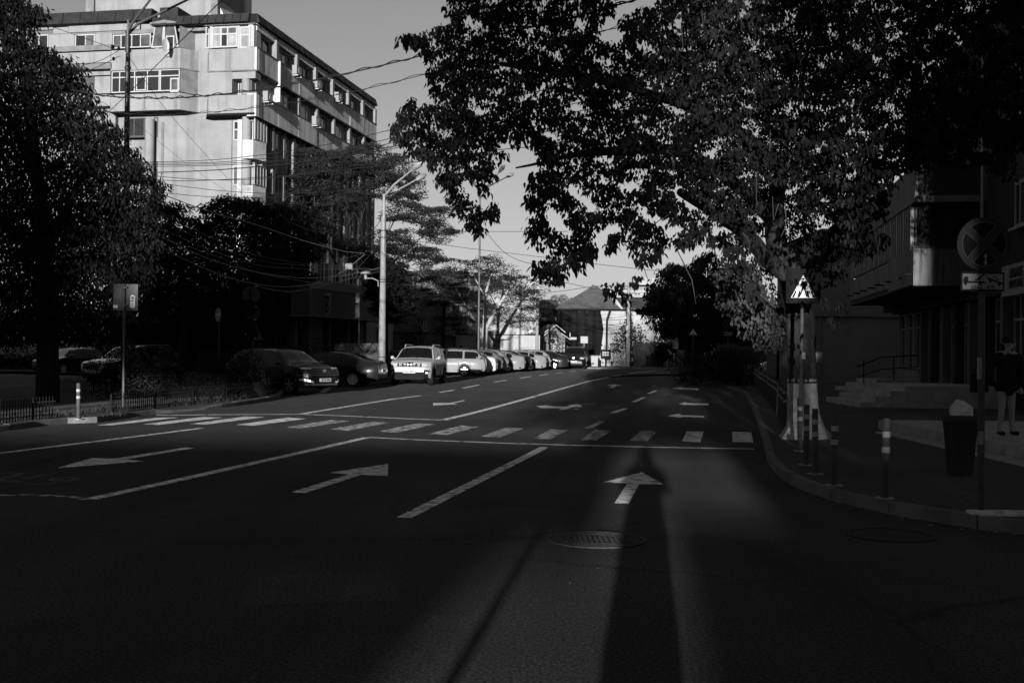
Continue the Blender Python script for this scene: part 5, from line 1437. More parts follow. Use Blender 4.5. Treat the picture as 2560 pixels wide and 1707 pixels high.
# ================================================================== other buildings
M_PALE = mat('pale_plaster', .22, .9, .14, .5, .4, 20, streak=(.9, .25, .55))
M_GREYW = mat('grey_plaster', .09, .9, .25, .7, .5, 20, streak=(1.0, .3, .5))
M_TILE = mat('roof_tile', .07, .85, .3, 1.5, .5, 12)
M_NET = mat('debris_net', .007, .9, .5, .8, .6, 8, streak=(1.2, .5, .4))
M_CANOPYD = mat('dark_wall', .03, .9, .3, 1)  # one even dark tone for the distant houses
M_WOODD = mat('dark_wood', .03, .7, .3, 4)
M_INK2 = mat('sign_ink', .02, .7)
M_SIGNW = mat('sign_white', .22, .5, .06, 4)
def Y(px, py, d): return at(px, py, d)
def zof(py, d, px=1280): return at(px, py, d).z
def xof(px, d): return at(px, 900, d).x
def wbuild(root, name, mb, m, **k): return mb.build(name, m, root, world=root.location, **k)
ID = lambda p: p

# ---- two storey house with the long pale wall -------------------------------------------------
D1 = 98.0
h = thing('wall_house', 'two storey house with grey side and long pale street wall behind the parked cars', 'building', (xof(1100, D1), D1, 0))
xa, xb, xc = xof(880, D1), xof(1168, D1), xof(1346, D1)
mb = MB(); mb.box((xa, D1, -.1), (xb, D1 + 12, zof(680, D1))); wbuild(h, 'grey_wall', mb, M_GREYW)
mb = MB(); mb.box((xb, D1 + .1, -.1), (xc, D1 + 14, zof(690, D1))); wbuild(h, 'pale_wall', mb, M_PALE)
mb = MB(); mb.box((xof(1140, D1), D1 - .35, -.1), (xc + .1, D1 + .09, zof(838, D1))); wbuild(h, 'plinth_wall', mb, M_PALE)
mb = MB(); mb.box((xof(960, D1), D1 - .12, zof(836, D1)), (xof(1168, D1), D1 - .002, zof(834, D1))); mb.box((xof(1140, D1), D1 - .42, zof(838, D1)), (xc + .15, D1 + .0, zof(836, D1))); wbuild(h, 'ledge', mb, M_DARK, kind='stuff')
mb = MB(); mb.prism([(xof(1085, D1), D1 - .6, zof(760, D1)), (xof(1170, D1), D1 - .6, zof(757, D1)), (xof(1160, D1), D1 + 2, zof(735, D1)), (xof(1105, D1), D1 + 2, zof(738, D1))], (0, .01, .12)); wbuild(h, 'porch_roof', mb, M_TILE)
window(ID, h, h.location, xof(1114, D1), xof(1148, D1), zof(793, D1), zof(763, D1), 0, [.33, .66], [], [M_GLASSM, M_GLASS, M_GLASSM]) if False else None
def yw(root, x0, x1, y0, y1, d, cols, rows, gl, **k):
    F = lambda p: Vector((p.x, d - p.y, p.z))
    return window(F, root, root.location, xof(x0, d), xof(x1, d), zof(y1, d), zof(y0, d), 0.06, cols, rows, gl, **k)
yw(h, 1115, 1150, 762, 793, D1, [.4], [], [M_GLASSM, M_GLASS])
yw(h, 1152, 1178, 762, 793, D1, [.5], [], [M_GLASS, M_GLASSM])
mb = MB(); mb.tube([(xof(1096, D1), D1 - .15, 0), (xof(1096, D1), D1 - .15, zof(690, D1))], .07, 8); wbuild(h, 'downpipe', mb, M_SLAB)
mb = MB(); mb.tube([(xof(1109, D1), D1 - .15, 0), (xof(1109, D1), D1 - .15, zof(757, D1))], .12, 8); wbuild(h, 'downpipe', mb, M_DARK)
# barred window with lattice
x0, x1, z0, z1 = xof(1232, D1), xof(1258, D1), zof(870, D1), zof(847, D1)
mb = MB(); mb.box((x0, D1 - .36, z0), (x1, D1 - .355, z1)); gw = wbuild(h, 'cellar_window', mb, M_DARK)
mb = MB(); mb.box((x0 - .06, D1 - .42, z0 - .12), (x1 + .06, D1 - .34, z0 - .002)); mb.box((x0 - .05, D1 - .40, z1), (x1 + .05, D1 - .34, z1 + .07)); mb.build('frame', M_PALE, gw, world=h.location, kind='stuff')
mb = MB(); n = 6
for i in range(-n, n + 1):
    for sgn in (1, -1):
        a = Vector((x0 + (x1 - x0) * (i / n), D1 - .40, z0)); b_ = a + Vector((sgn * (z1 - z0), 0, z1 - z0))
        def clip(p, q):
            t0, t1 = 0, 1
            for lo, hi, s_, e_ in ((x0, x1, p.x, q.x),):
                dx = e_ - s_
                if abs(dx) > 1e-6:
                    ta, tb_ = sorted(((lo - s_) / dx, (hi - s_) / dx)); t0, t1 = max(t0, ta), min(t1, tb_)
            return (p.lerp(q, t0), p.lerp(q, t1)) if t1 > t0 + .02 else None
        c_ = clip(a, b_)
        if c_: mb.tube(list(c_), .022, 4)
mb.build('lattice', M_SIGNW, gw, world=h.location, kind='stuff')
# the three painted lines of writing
o = wbuild(h, 'wall_lettering', (lambda m: (m.box((xof(1265, D1), D1 - .3515, zof(846, D1)), (xof(1265, D1) + .01, D1 - .3512, zof(846, D1) + .01)), m)[1])(MB()), M_INK2)
for k, (tx, x, y, sz) in enumerate([('INTRARI SI TIMPLARIE LUNGA NR 14', 1284, 842.5, .115), ('DE LA GATA LEMN SI MARMURA', 1282, 846, .115), ('TELE 0744 548', 1274, 850, .115)]):
    me = text_mesh(tx, sz, 'writing', .003); me.materials.clear(); me.materials.append(M_INK2)
    t_ = bpy.data.objects.new('writing', me); C.objects.link(t_); t_.parent = o; t_.location = Vector((xof(x, D1), D1 - .36, zof(y, D1))) - h.location; t_.rotation_euler = (R(90), 0, 0); t_.scale = (.66, 1, 1)
# graffiti scrawl along the foot
mb = MB()
for k in range(12):
    cx = xof(1262 + k * 6.5, D1) + rnd.uniform(-.1, .1); cz = zof(874, D1) + rnd.uniform(-.05, .15)
    pts = [(cx + .16 * math.cos(a * .9 + k) * (1 + .4 * math.sin(a * 2 + k)), D1 - .36, cz + .14 * math.sin(a * 1.3 + k * 2)) for a in [i * .8 for i in range(7)]]
    mb.tube(pts, .007, 4)
wbuild(h, 'graffiti', mb, M_INK2, kind='stuff')
t = thing('air_conditioner', 'air conditioner outside at the far right corner of the long pale wall', 'air conditioner', (xof(1325, D1), D1 - .05, zof(836, D1)))
mb = MB(); mb.box((-.55, -.35, .05), (.5, 0, .62)); mb.build('housing', M_AC, t, bevel=.02)
mb = MB(); mb.disc((.05, -.36, .34), (0, 1, 0), .24, .02, 20); mb.build('fan_grille', M_METAL, t)
t = thing('air_conditioner', 'pale air conditioner on the grey wall behind the street name post', 'air conditioner', (xof(1126, D1), D1 - .05, zof(842, D1)))
mb = MB(); mb.box((-.5, -.35, .0), (.5, 0, .75)); mb.build('housing', M_AC, t, bevel=.02)
mb = MB(); mb.disc((.0, -.36, .37), (0, 1, 0), .27, .02, 20); mb.build('fan_grille', M_METAL, t)
# garages/low wall left of it, partly behind the pole
h2 = thing('small_house', 'pale building with arched opening glimpsed just left of the concrete lamp pole', 'building', (xof(930, 90), 90, 0))
mb = MB(); mb.box((xof(915, 90), 90, 0), (xof(962, 90), 96, zof(640 + 840 / 6.03, 90))); wbuild(h2, 'wall', mb, M_PALE)
mb = MB(); mb.box((xof(936, 90), 89.9, zof(805, 90)), (xof(962, 90), 90 - .002, zof(802, 90))); wbuild(h2, 'ledge', mb, M_SLAB)
yw(h2, 938, 946, 782, 796, 90, [.5], [], M_GLASS)
mb = MB(); mb.box((xof(940, 90), 89.95, 0), (xof(960, 90), 89.99, zof(822, 90))); wbuild(h2, 'opening', mb, M_GREYW)

# ---- the house wrapped in debris netting ---------------------------------------------------------
D2 = 114.0
h = thing('netted_house', 'hip roofed corner house partly wrapped in dark debris netting', 'building', (xof(1480, D2), D2, 0))
ez = zof(771, D2)
def R3(px, py, d): v = at(px, py, d); return (v.x, v.y, v.z)
# walls: left flank wrapped, right front pale
mb = MB(); mb.box((xof(1396, D2), D2, -.1), (xof(1505, D2), D2 + 9, ez)); wbuild(h, 'wall', mb, M_PALE)
mb = MB(); mb.box((xof(1500, D2) + .02, D2 + .12, -.1), (xof(1640, D2), D2 + 9, ez - .05)); wbuild(h, 'wall', mb, M_PALE)
mb = MB(); n = 16
topx = [1392 + (1500 - 1392) * i / n for i in range(n + 1)]
for i in range(n):
    a, b_ = topx[i], topx[i + 1]
    d0, d1 = D2 - .25 - .18 * math.sin(i * 2.1), D2 - .25 - .18 * math.sin((i + 1) * 2.1)
    za, zb_ = 0.3, 0.3
    mb.poly([(xof(a, D2), d0, za), (xof(b_, D2), d1, zb_), (xof(b_, D2), d1 + .1, ez + .1), (xof(a, D2), d0 + .1, ez + .1)])
mb.poly([(xof(1500, D2), D2 - .3, zof(885, D2)), (xof(1508, D2), D2 - .05, zof(820, D2)), (xof(1501, D2), D2 - .05, zof(778, D2)), (xof(1496, D2), D2 - .3, ez)])
mb.poly([(xof(1392, D2), D2 - .3, .3), (xof(1392, D2), D2 - .3, ez), (xof(1391, D2), D2 + 5, ez), (xof(1391, D2), D2 + 5, .3)])
wbuild(h, 'debris_net', mb, M_NET)
mb = MB()
for px in (1415, 1438, 1462, 1486): mb.tube([(xof(px, D2), D2 - .45, 0), (xof(px, D2), D2 - .45, ez)], .05, 6)
for py in (820, 860): mb.tube([(xof(1392, D2), D2 - .45, zof(py, D2)), (xof(1505, D2), D2 - .45, zof(py, D2))], .05, 6)
wbuild(h, 'scaffold_tube', mb, M_NET, kind='stuff')
# hip roof
A, B_, Rg, R2 = (1386, 772), (1555, 771), (1487, 713), (1500, 713)
e = .5
p = [(xof(1386, D2), D2 - e, ez), (xof(1552, D2), D2 - e, ez), (xof(1555, D2), D2 + 10, ez), (xof(1380, D2), D2 + 10, ez), (xof(1488, D2), D2 + 4.5, zof(706, D2)), (xof(1500, D2), D2 + 4.5, zof(706, D2))]
mb = MB(); mb.add(p, [(0, 1, 5, 4), (1, 2, 5), (2, 3, 4, 5), (3, 0, 4), (3, 2, 1, 0)]); wbuild(h, 'roof', mb, M_TILE)
p = [(xof(1556, D2), D2 - e, ez + .02), (xof(1645, D2), D2 - e, ez + .02), (xof(1645, D2), D2 + 9, zof(732, D2)), (xof(1560, D2), D2 + 9, zof(734, D2))]
mb = MB(); mb.prism(p, (0, 0, .15)); wbuild(h, 'roof', mb, M_TILE)
mb = MB(); mb.box((xof(1386, D2), D2 - e - .12, ez - .12), (xof(1640, D2), D2 - e - .002, ez + .04)); wbuild(h, 'gutter', mb, M_DARK)
mb = MB(); mb.tube([(xof(1524, D2), D2 - e, ez), (xof(1516, D2), D2 - .25, ez - 1.1), (xof(1515, D2), D2 - .25, 0)], .11, 8); wbuild(h, 'downpipe', mb, M_DARK)
mb = MB(); mb.box((xof(1500, D2), D2 - .1, ez - .5), (xof(1640, D2), D2 + .1, ez - .16)); wbuild(h, 'cornice', mb, M_PALE)
mb = MB(); mb.box((xof(1486, D2), D2 + 4, zof(722, D2)), (xof(1492, D2), D2 + 5, zof(711, D2) + .3)); wbuild(h, 'chimney', mb, M_TILE)
mb = MB(); mb.box((xof(1572, D2), D2 - .15, zof(860, D2)), (xof(1578, D2), D2 + .1, ez - .6)); wbuild(h, 'corner_strip', mb, M_SLAB)
# white villa behind on the right
h = thing('pale_villa', 'pale villa with stepped gable rising behind the tiled roofs', 'building', (xof(1600, 135), 135, 0))
mb = MB(); mb.box((xof(1520, 135), 135, 0), (xof(1660, 135), 145, zof(722, 135))); wbuild(h, 'wall', mb, M_PALE)
mb = MB(); mb.box((xof(1515, 135), 134.7, zof(728, 135)), (xof(1660, 135), 135 - .003, zof(722, 135))); wbuild(h, 'cornice', mb, M_PALE)
mb = MB(); mb.prism([R3(1590, 712, 137), R3(1640, 712, 137), R3(1640, 697, 137), R3(1605, 694, 137)], (0, 4, 0)); wbuild(h, 'attic', mb, M_PALE)
mb = MB(); mb.prism([R3(1588, 714, 136.8), R3(1606, 693.5, 136.8), R3(1608, 693.5, 136.8), R3(1592, 714, 136.8)], (0, 4.5, 0)); wbuild(h, 'verge', mb, M_TILE)
yw(h, 1584, 1600, 729, 735, 134.8, [.5], [], M_GLASS)
# house with the banner balcony between
h = thing('banner_house', 'flat fronted house with a lettered banner on its balcony behind the hut', 'building', (xof(1365, 118), 118, 0))
mb = MB(); mb.box((xof(1336, 118), 118, 0), (xof(1400, 118), 126, zof(770, 118))); wbuild(h, 'wall', mb, M_PALE)
mb = MB(); mb.prism([R3(1335, 771, 117.5), R3(1400, 771, 117.5), R3(1392, 752, 121), R3(1352, 752, 121)], (0, .3, .1)); wbuild(h, 'roof', mb, M_TILE)
mb = MB(); mb.box((xof(1337, 118), 116.2, zof(806, 118)), (xof(1390, 118), 117.99, zof(803, 118))); wbuild(h, 'balcony_floor', mb, M_DARK)
mb = MB(); mb.box((xof(1342, 118), 116.2, zof(802, 118)), (xof(1389, 118), 116.25, zof(792, 118))); bn = wbuild(h, 'banner', mb, mat('banner_grey', .12, .8))
me = text_mesh('ROMANO RODALE', .42, 'banner_text', .003, bold=.008); me.materials.clear(); me.materials.append(M_SIGNW)
t_ = bpy.data.objects.new('banner_text', me); C.objects.link(t_); t_.parent = bn; t_.location = Vector((xof(1366, 118), 116.17, zof(797, 118))) - h.location; t_.rotation_euler = (R(90), 0, 0); t_.scale = (.62, 1, 1)
for px in (1355, 1361): mb = MB(); mb.tube([(xof(px, 118), 116.3, 0), (xof(px, 118), 116.3, zof(800, 118))], .07, 6); wbuild(h, 'post', mb, M_DARK)
# gabled hut
D3 = 104.0
h = thing('gabled_hut', 'small wooden hut with white edged gable roof covered in climbing plants', 'hut', (xof(1385, D3), D3, 0))
gz = lambda py: zof(py, D3)
mb = MB(); mb.prism([(xof(1350, D3), D3, 0), (xof(1412, D3), D3, 0), (xof(1412, D3), D3, gz(842)), (xof(1389, D3), D3, gz(818)), (xof(1352, D3), D3, gz(846))], (0, 4, 0)); wbuild(h, 'wall', mb, M_GREYW)
mb = MB(); mb.prism([(xof(1349, D3), D3 - .5, gz(851)), (xof(1389, D3), D3 - .5, gz(814)), (xof(1389, D3), D3 - .5, gz(812.5)), (xof(1349, D3), D3 - .5, gz(848))], (0, 4.8, 0)); wbuild(h, 'roof_slope', mb, M_TILE)
mb = MB(); mb.prism([(xof(1347, D3), D3 - .62, gz(850)), (xof(1389, D3), D3 - .62, gz(813)), (xof(1389, D3), D3 - .62, gz(810.5)), (xof(1345, D3), D3 - .62, gz(848.5))], (0, .11, 0)); wbuild(h, 'bargeboard', mb, M_SIGNW)
mb = MB(); mb.prism([(xof(1389, D3) + .01, D3 - .60, gz(813)), (xof(1412, D3), D3 - .60, gz(831)), (xof(1412, D3), D3 - .60, gz(828.5)), (xof(1389, D3) + .01, D3 - .60, gz(810.5))], (0, .11, 0)); wbuild(h, 'bargeboard', mb, M_SIGNW)
mb = MB(); mb.prism([(xof(1402, D3), D3 - .64, gz(833)), (xof(1424, D3), D3 - .64, gz(849)), (xof(1424, D3), D3 - .64, gz(846.5)), (xof(1402, D3), D3 - .64, gz(831))], (0, .11, 0)); wbuild(h, 'bargeboard', mb, M_SIGNW)
mb = MB(); mb.prism([(xof(1352, D3), D3 - .3, gz(838)), (xof(1387, D3), D3 - .3, gz(811)), (xof(1362, D3), D3 + 4, gz(811)), (xof(1350, D3), D3 + 4, gz(830))], (0, .01, .06)); wbuild(h, 'roof_slope', mb, M_METAL)
yw(h, 1373, 1391, 825, 838, D3 - .02, [.33, .66], [], M_GLASS, frame=M_WOODD)
for i in range(14):
    x = xof(1353 + i * 4.2, D3); mb = MB(); mb.box((x, D3 - .06, 0), (x + .13, D3 - .004, gz(850) - .4)); wbuild(h, 'plank', mb, M_PALE if i % 3 else M_GREYW)
t = thing('air_conditioner', 'air conditioner under the window of the gabled hut', 'air conditioner', (xof(1381, D3), D3 - .1, gz(860)))
mb = MB(); mb.box((-.42, -.35, .0), (.42, 0, .62)); mb.build('housing', M_AC, t, bevel=.02)
mb = MB(); mb.disc((.0, -.36, .31), (0, 1, 0), .24, .02, 20); mb.build('fan_grille', M_DARK, t)
t = thing('wall_sign', 'small white oblong sign box beside the hut roof', 'sign', Y(1433, 846, D3))
mb = MB(); mb.box((-.32, 0, -.12), (.32, .14, .12)); mb.build('sign_box', M_SIGNW, t, bevel=.04)
mb = MB(); mb.box((-.32, 0, .16), (-.27, .05, .52)); mb.build('bracket', M_METAL, t)
# white low wall and fence at the far corner
t = thing('corner_wall', 'low whitewashed corner wall beyond the dark people carrier', 'wall', (xof(1490, 106), 106, 0))
mb = MB(); mb.box((xof(1478, 106), 106, 0), (xof(1502, 106), 108, zof(888, 106))); wbuild(t, 'wall', mb, M_PALE)
mb = MB(); mb.box((xof(1477, 106), 105.9, zof(888, 106)), (xof(1503, 106), 108.1, zof(886, 106))); wbuild(t, 'coping', mb, M_SLAB)
t = thing('iron_fence', 'pale iron railing behind the notice board at the far corner', 'fence', (xof(1520, 106), 106, 0))
for i in range(18):
    x = xof(1504, 106) + i * .13; mb = MB(); mb.box((x, 106, 0.1), (x + .04, 106.04, zof(880, 106))); wbuild(t, 'picket', mb, M_METAL)
mb = MB(); mb.box((xof(1503, 106), 106.05, .25), (xof(1530, 106), 106.1, .33)); wbuild(t, 'rail', mb, M_METAL)
mb = MB(); mb.box((xof(1503, 106), 106.05, 1.2), (xof(1530, 106), 106.1, 1.28)); wbuild(t, 'rail', mb, M_METAL)
t = thing('dark_gate', 'dark solid gate and fence under the ivy at the far side of the street', 'gate', (xof(1640, 106), 106.5, 0))
for i in range(28):
    x = xof(1584, 106) + i * .165; mb = MB(); mb.box((x, 106.5, 0), (x + .15, 106.54, 2.35)); wbuild(t, 'board', mb, M_WOODD)
t = thing('advert_board', 'dark framed notice board with white panes by the far fence', 'sign', (xof(1513, 104.5), 104.5, 0))
mb = MB(); mb.box((xof(1502, 104.5), 104.5, zof(894, 104.5)), (xof(1526, 104.5), 104.58, zof(871, 104.5))); wbuild(t, 'frame', mb, M_BLACKP)
for i in range(3):
    for j in range(2):
        mb = MB(); x0 = xof(1506 + i * 5.6, 104.5); mb.box((x0, 104.46, zof(887 - j * 6, 104.5)), (x0 + .17, 104.499, zof(882.5 - j * 6, 104.5))); wbuild(t, 'poster', mb, M_SIGNW)
mb = MB(); mb.tube([(xof(1514, 104.5), 104.6, 0), (xof(1514, 104.5), 104.6, zof(894, 104.5))], .05, 6); wbuild(t, 'post', mb, M_BLACKP)
t = thing('blank_sign', 'square white blank sign on a thin post behind the dark people carrier', 'street sign', (xof(1459, 101), 101, 0))
mb = MB(); mb.box((xof(1451, 101), 101, zof(856, 101)), (xof(1469, 101), 101.03, zof(839, 101))); wbuild(t, 'sign_plate', mb, M_SIGNW)
mb = MB(); mb.tube([(xof(1460, 101), 101.06, 0), (xof(1460, 101), 101.06, zof(840, 101))], .035, 8); wbuild(t, 'post', mb, M_METAL)
t = thing('corner_post', 'short dark bollard beside the whitewashed corner wall', 'bollard', (xof(1497, 103), 103, 0))
mb = MB(); mb.tube([(0, 0, 0), (0, 0, .85)], .09, 10); mb.tube([(0, 0, .86), (0, 0, 1.0)], [.09, .02], 10); mb.build('shaft', M_BLACKP, t)
t = thing('round_sign', 'round white disc on a dark leaning stand at the far corner', 'sign', (xof(1529, 103), 103, 0))
mb = MB(); mb.disc((0, 0, .75), (0, 1, 0), .12, .03, 20); mb.build('disc', M_SIGNW, t)
mb = MB(); mb.tube([(-.05, .05, 0), (0, .05, .7)], .035, 8); mb.build('stand', M_BLACKP, t)
# tall pale gatepost building and striped poles at the right of the crossing
t = thing('gate_pillar', 'tall pale gate pillar building glimpsed under the dark weeping tree', 'building', (xof(1695, 104), 104, 0))
mb = MB(); mb.box((xof(1692, 104), 104, 0), (xof(1712, 104), 107, zof(870, 104))); wbuild(t, 'wall', mb, M_GREYW)
mb = MB(); mb.box((xof(1683, 104), 103.2, zof(868, 104)), (xof(1692, 104), 104.5, zof(836, 104))); wbuild(t, 'pillar', mb, M_PALE)
t = thing('striped_post', 'thin white striped post beside the far kerb', 'post', (xof(1684.5, 100), 100, 0))
for k in range(5): mb = MB(); mb.box((-.05, -.05, .1 + k * .28), (.05, .05, .32 + k * .28)); mb.build('white_band', M_SIGNW, t)
mb = MB(); mb.box((-.045, -.045, 0), (.045, .045, 1.55)); mb.build('post', M_BLACKP, t)
t = thing('keep_left_sign', 'small white arrow sign in the dark beside the striped post', 'street sign', (xof(1673, 100), 100, 0))
mb = MB(); mb.prism([(-.15, 0, 1.75), (.05, 0, 1.45), (-.02, 0, 1.40), (.22, 0, 1.30), (.2, 0, 1.6), (.12, 0, 1.52), (-.08, 0, 1.8)], (0, .03, 0)); mb.build('arrow', M_SIGNW, t)
mb = MB(); mb.tube([(.05, .05, 0), (.05, .05, 1.5)], .03, 6); mb.build('post', M_BLACKP, t)
t = thing('parked_bicycle', 'pale bicycle leaning by the striped post at the far kerb', 'bicycle', (xof(1672, 99), 99, 0), .9)
for x in (-.5, .5):
    mb = MB(); mb.tube([(x + .32 * math.cos(a), 0, .33 + .32 * math.sin(a)) for a in [i * math.pi / 8 for i in range(17)]], .018, 5); mb.build('wheel', M_METAL, t)
mb = MB(); mb.tube([(-.5, 0, .33), (-.1, 0, .33), (.35, 0, .8), (-.2, 0, .85), (-.1, 0, .33)], .02, 6); mb.tube([(-.5, 0, .33), (-.2, 0, .85), (-.25, 0, .95)], .02, 6); mb.tube([(.5, 0, .33), (.35, 0, .8), (.33, 0, 1.0)], .02, 6); mb.build('frame', M_SIGNW, t)
mb = MB(); mb.box((-.38, -.07, .94), (-.14, .07, .99)); mb.build('saddle', M_BLACKP, t)
mb = MB(); mb.tube([(.28, -.28, 1.02), (.33, 0, 1.0), (.28, .28, 1.02)], .014, 6); mb.build('handlebar', M_BLACKP, t)
# distant blocks closing the horizon
for (x0, x1, d, ht, lb) in [(600, 1150, 170, 9, 'low distant houses closing the street on the left'), (1150, 1420, 180, 6.5, 'low distant house roofs behind the banner house'), (1640, 2100, 150, 8, 'low distant houses hidden behind the right hand trees'), (-1200, 500, 150, 16, 'distant apartment block behind the dark left trees'), (2100, 3600, 120, 14, 'distant apartment block behind the right hand shops')]:
    t = thing('distant_house', lb, 'building', (xof((x0 + x1) / 2, d), d, 0))
    mb = MB(); mb.box((xof(x0, d), d, -.1), (xof(x1, d), d + 10, ht)); wbuild(t, 'wall', mb, M_CANOPYD)
    mb = MB(); mb.box((xof(x0, d) - .3, d - .4, ht + .01), (xof(x1, d) + .3, d + 10.3, ht + .5)); wbuild(t, 'roof', mb, M_TILE)

# ================================================================== left: shop with round sign below the block
D4 = 64.0
sh = thing('corner_shop', 'dark single storey shop with deep canopy and pale columns behind the graffiti wall', 'shop', (xof(800, D4), D4, 0))
# front runs from (735,735) nearer to (948,790) -- its canopy slopes away to the right
uS = (Vector((xof(955, 72), 72, 0)) - Vector((xof(745, 60), 60, 0))); LS = uS.length; uS.normalize(); nS = Vector((uS.y, -uS.x, 0))
S0 = Vector((xof(745, 60), 60, 0))
FS = lambda p: S0 + uS * p.x + nS * p.y + Vector((0, 0, p.z))
M_CANOPY = mat('canopy_sheet', .07, .7, .15, 1.5, .2, 20)
zt_, zm_, zb__ = 5.45, 4.75, 3.35
mb = MB(FS); mb.box((0, -6, 0), (LS, -1.2, 4.6)); wbuild(sh, 'core', mb, M_DARK)
mb = MB(FS); mb.prism([(-.5, .9, zm_), (-.5, .2, zt_ - .1), (-.5, -2, zt_ - .1), (-.5, -2, zm_)], (LS + .5, 0, 0)); wbuild(sh, 'canopy_top', mb, M_CANOPY)
mb = MB(FS); mb.box((-.5, -.2, zb__), (LS, .85, zm_ - .02)); wbuild(sh, 'canopy_fascia', mb, M_CANOPY)
mb = MB(FS); mb.box((-.5, -.3, zb__ - .1), (LS, .88, zb__ - .01)); wbuild(sh, 'canopy_edge', mb, M_SLAB)
for i, (a, w_, m_) in enumerate([(.9, .30, M_GREYW), (2.6, 1.9, M_GREYW), (5.4, .22, M_GREYW), (8.2, .28, M_GREYW), (10.2, .45, M_GREYW), (12.2, .3, M_GREYW)]):
    if a + w_ < LS: mb = MB(FS); mb.box((a, -1.1, 0), (a + w_, -.6, zb__ - .11)); wbuild(sh, 'column' if w_ < 1 else 'wall_panel', mb, m_)
for i in range(6): mb = MB(FS); mb.tube([(3.2 + i * 1.2, -.5, zt_ - .1), (3.2 + i * 1.2, -.5, zt_ + 1.2 + .3 * (i % 2))], .05 + .03 * (i % 3 == 0), 6); wbuild(sh, 'railing_post', mb, M_SIGNW)
for k in range(3):
    window(FS, sh, sh.location, 6.5 + k * 2.2, 8.2 + k * 2.2, zt_ + .1, zt_ + 1.3, -1.9, [.33, .66], [], [M_GLASSM, M_GLASS, M_GLASSM])
t = thing('round_logo_sign', 'projecting shield shaped shop sign with a pale oval ring', 'sign', FS(Vector((1.5, .95, 3.95))))
mb = MB(); mb.prism([(-.19, 0, .62), (.19, 0, .62), (.19, 0, -.3), (.1, 0, -.52), (0, 0, -.6), (-.1, 0, -.52), (-.19, 0, -.3)], (0, .12, 0)); mb.build('sign_box', M_SIGNW, t)
mb = MB(); mb.prism([(-.14, -.01, .5), (.15, -.01, .5), (.15, -.01, -.28), (0, -.01, -.5), (-.1, -.01, -.36)], (0, .009, 0)); mb.build('sign_face', M_INK2, t)
mb = MB(); mb.tube([(.09 * math.cos(a), -.03, .32 * math.sin(a)) for a in [i * math.pi / 10 for i in range(21)]], .022, 5); mb.build('ring', M_SIGNW, t)
# graffiti wall
t = thing('graffiti_wall', 'low grey garden wall scrawled with dark graffiti behind the black saloon', 'wall', (xof(890, 52), 52, 0))
mb = MB(); mb.box((xof(836, 52), 52, 0), (xof(946, 52), 52.3, zof(862, 52))); wbuild(t, 'wall', mb, M_GREYW)
mb = MB()
for k in range(15):
    cx = xof(872 + k * 4.8, 52); cz = zof(874, 52) + rnd.uniform(-.12, .08)
    mb.tube([(cx + .22 * math.cos(a * 1.1 + k) * (1 + .5 * math.sin(a + k)), 51.985, cz + .2 * math.sin(a * 1.4 + k * 1.7)) for a in [i * .45 for i in range(10)]], .009, 4)
wbuild(t, 'graffiti', mb, M_INK2, kind='stuff')
mb = MB(); mb.tube([(xof(775, 52), 52.1, zof(852, 52)), (xof(943, 52), 52.1, zof(853, 52))], .025, 6); mb.tube([(xof(940, 52), 52.1, zof(862, 52)), (xof(940, 52), 52.1, zof(851, 52))], .025, 6); wbuild(t, 'hand_rail', mb, M_BLACKP)
t = thing('wall_poster', 'dark framed square panel on the wall left of the graffiti', 'sign', (xof(849, 51.9), 51.9, zof(873, 52)))
mb = MB(); mb.box((-.25, 0, -.14), (.25, .05, .14)); mb.build('panel', M_GREYW, t)
mb = MB(); mb.box((-.28, .01, -.17), (.28, .04, .17)); mb.build('frame', M_BLACKP, t)
# ================================================================== right: shops under flats
M_RW = mat('shop_wall', .15, .9, .2, .8, .3, 20, streak=(2.5, .4, .5))
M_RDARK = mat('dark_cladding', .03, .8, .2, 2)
M_STAIN = mat('stained_balcony', .10, .9, .15, 2, .3, 20, streak=(9, .93, .50))
M_ENDW = mat('end_wall_plaster', .14, .9, .25, .4, .4, 20)
M_STEP = mat('stone_step', .28, .85, .3, 3, .4, 50)
# pavement top is 0.12; facade plane runs from far (px 2150) to near (beyond the frame)
KZ = .12
FA = R(9.4)
FDIR = Vector((math.sin(FA), math.cos(FA), 0))             # along the facade, away from us
E0 = Vector((15.55, 47.5, 0))                              # far corner of the shop front
NR2 = Vector((-math.cos(FA), math.sin(FA), 0))             # out of the facade, towards the road
FQ = lambda p: E0 - FDIR * p.x + NR2 * p.y + Vector((0, 0, p.z))      # p.x towards us, p.y out
def qpx(px, py, o=0.0): return plane_hit(px, py, E0 + NR2 * o, -FDIR, NR2)
rb = thing('shop_block', 'shaded building with shops at street level and stained balconies above on the right', 'building', E0)
def rp(name, mb, m, **k): return mb.build(name, m, rb, world=rb.location, **k)
zg = .56                                                        # raised shop floor
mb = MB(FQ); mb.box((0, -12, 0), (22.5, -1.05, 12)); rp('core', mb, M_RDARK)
# lit end wall of the neighbour beyond
t = thing('end_wall_house', 'house with a broad softly lit blank end wall beyond the big tree', 'building', (xof(2100, 56), 56, 0))
mb = MB(); mb.box((xof(2030, 56), 56, 0), (xof(2260, 56), 66, zof(783, 56))); wbuild(t, 'end_wall', mb, M_ENDW)
mb = MB(); mb.box((xof(2024, 56), 55.8, zof(783, 56)), (xof(2260, 56), 66, zof(772, 56))); wbuild(t, 'ledge', mb, M_ENDW)
mb = MB(); mb.box((xof(2060, 56), 56.6, zof(772, 56)), (xof(2260, 56), 66, zof(560, 56))); wbuild(t, 'upper_wall', mb, M_ENDW)
mb = MB(); mb.tube([(xof(2048, 56), 55.9, .2), (xof(2048, 56), 55.9, zof(786, 56))], .06, 8); wbuild(t, 'downpipe', mb, M_SLAB)
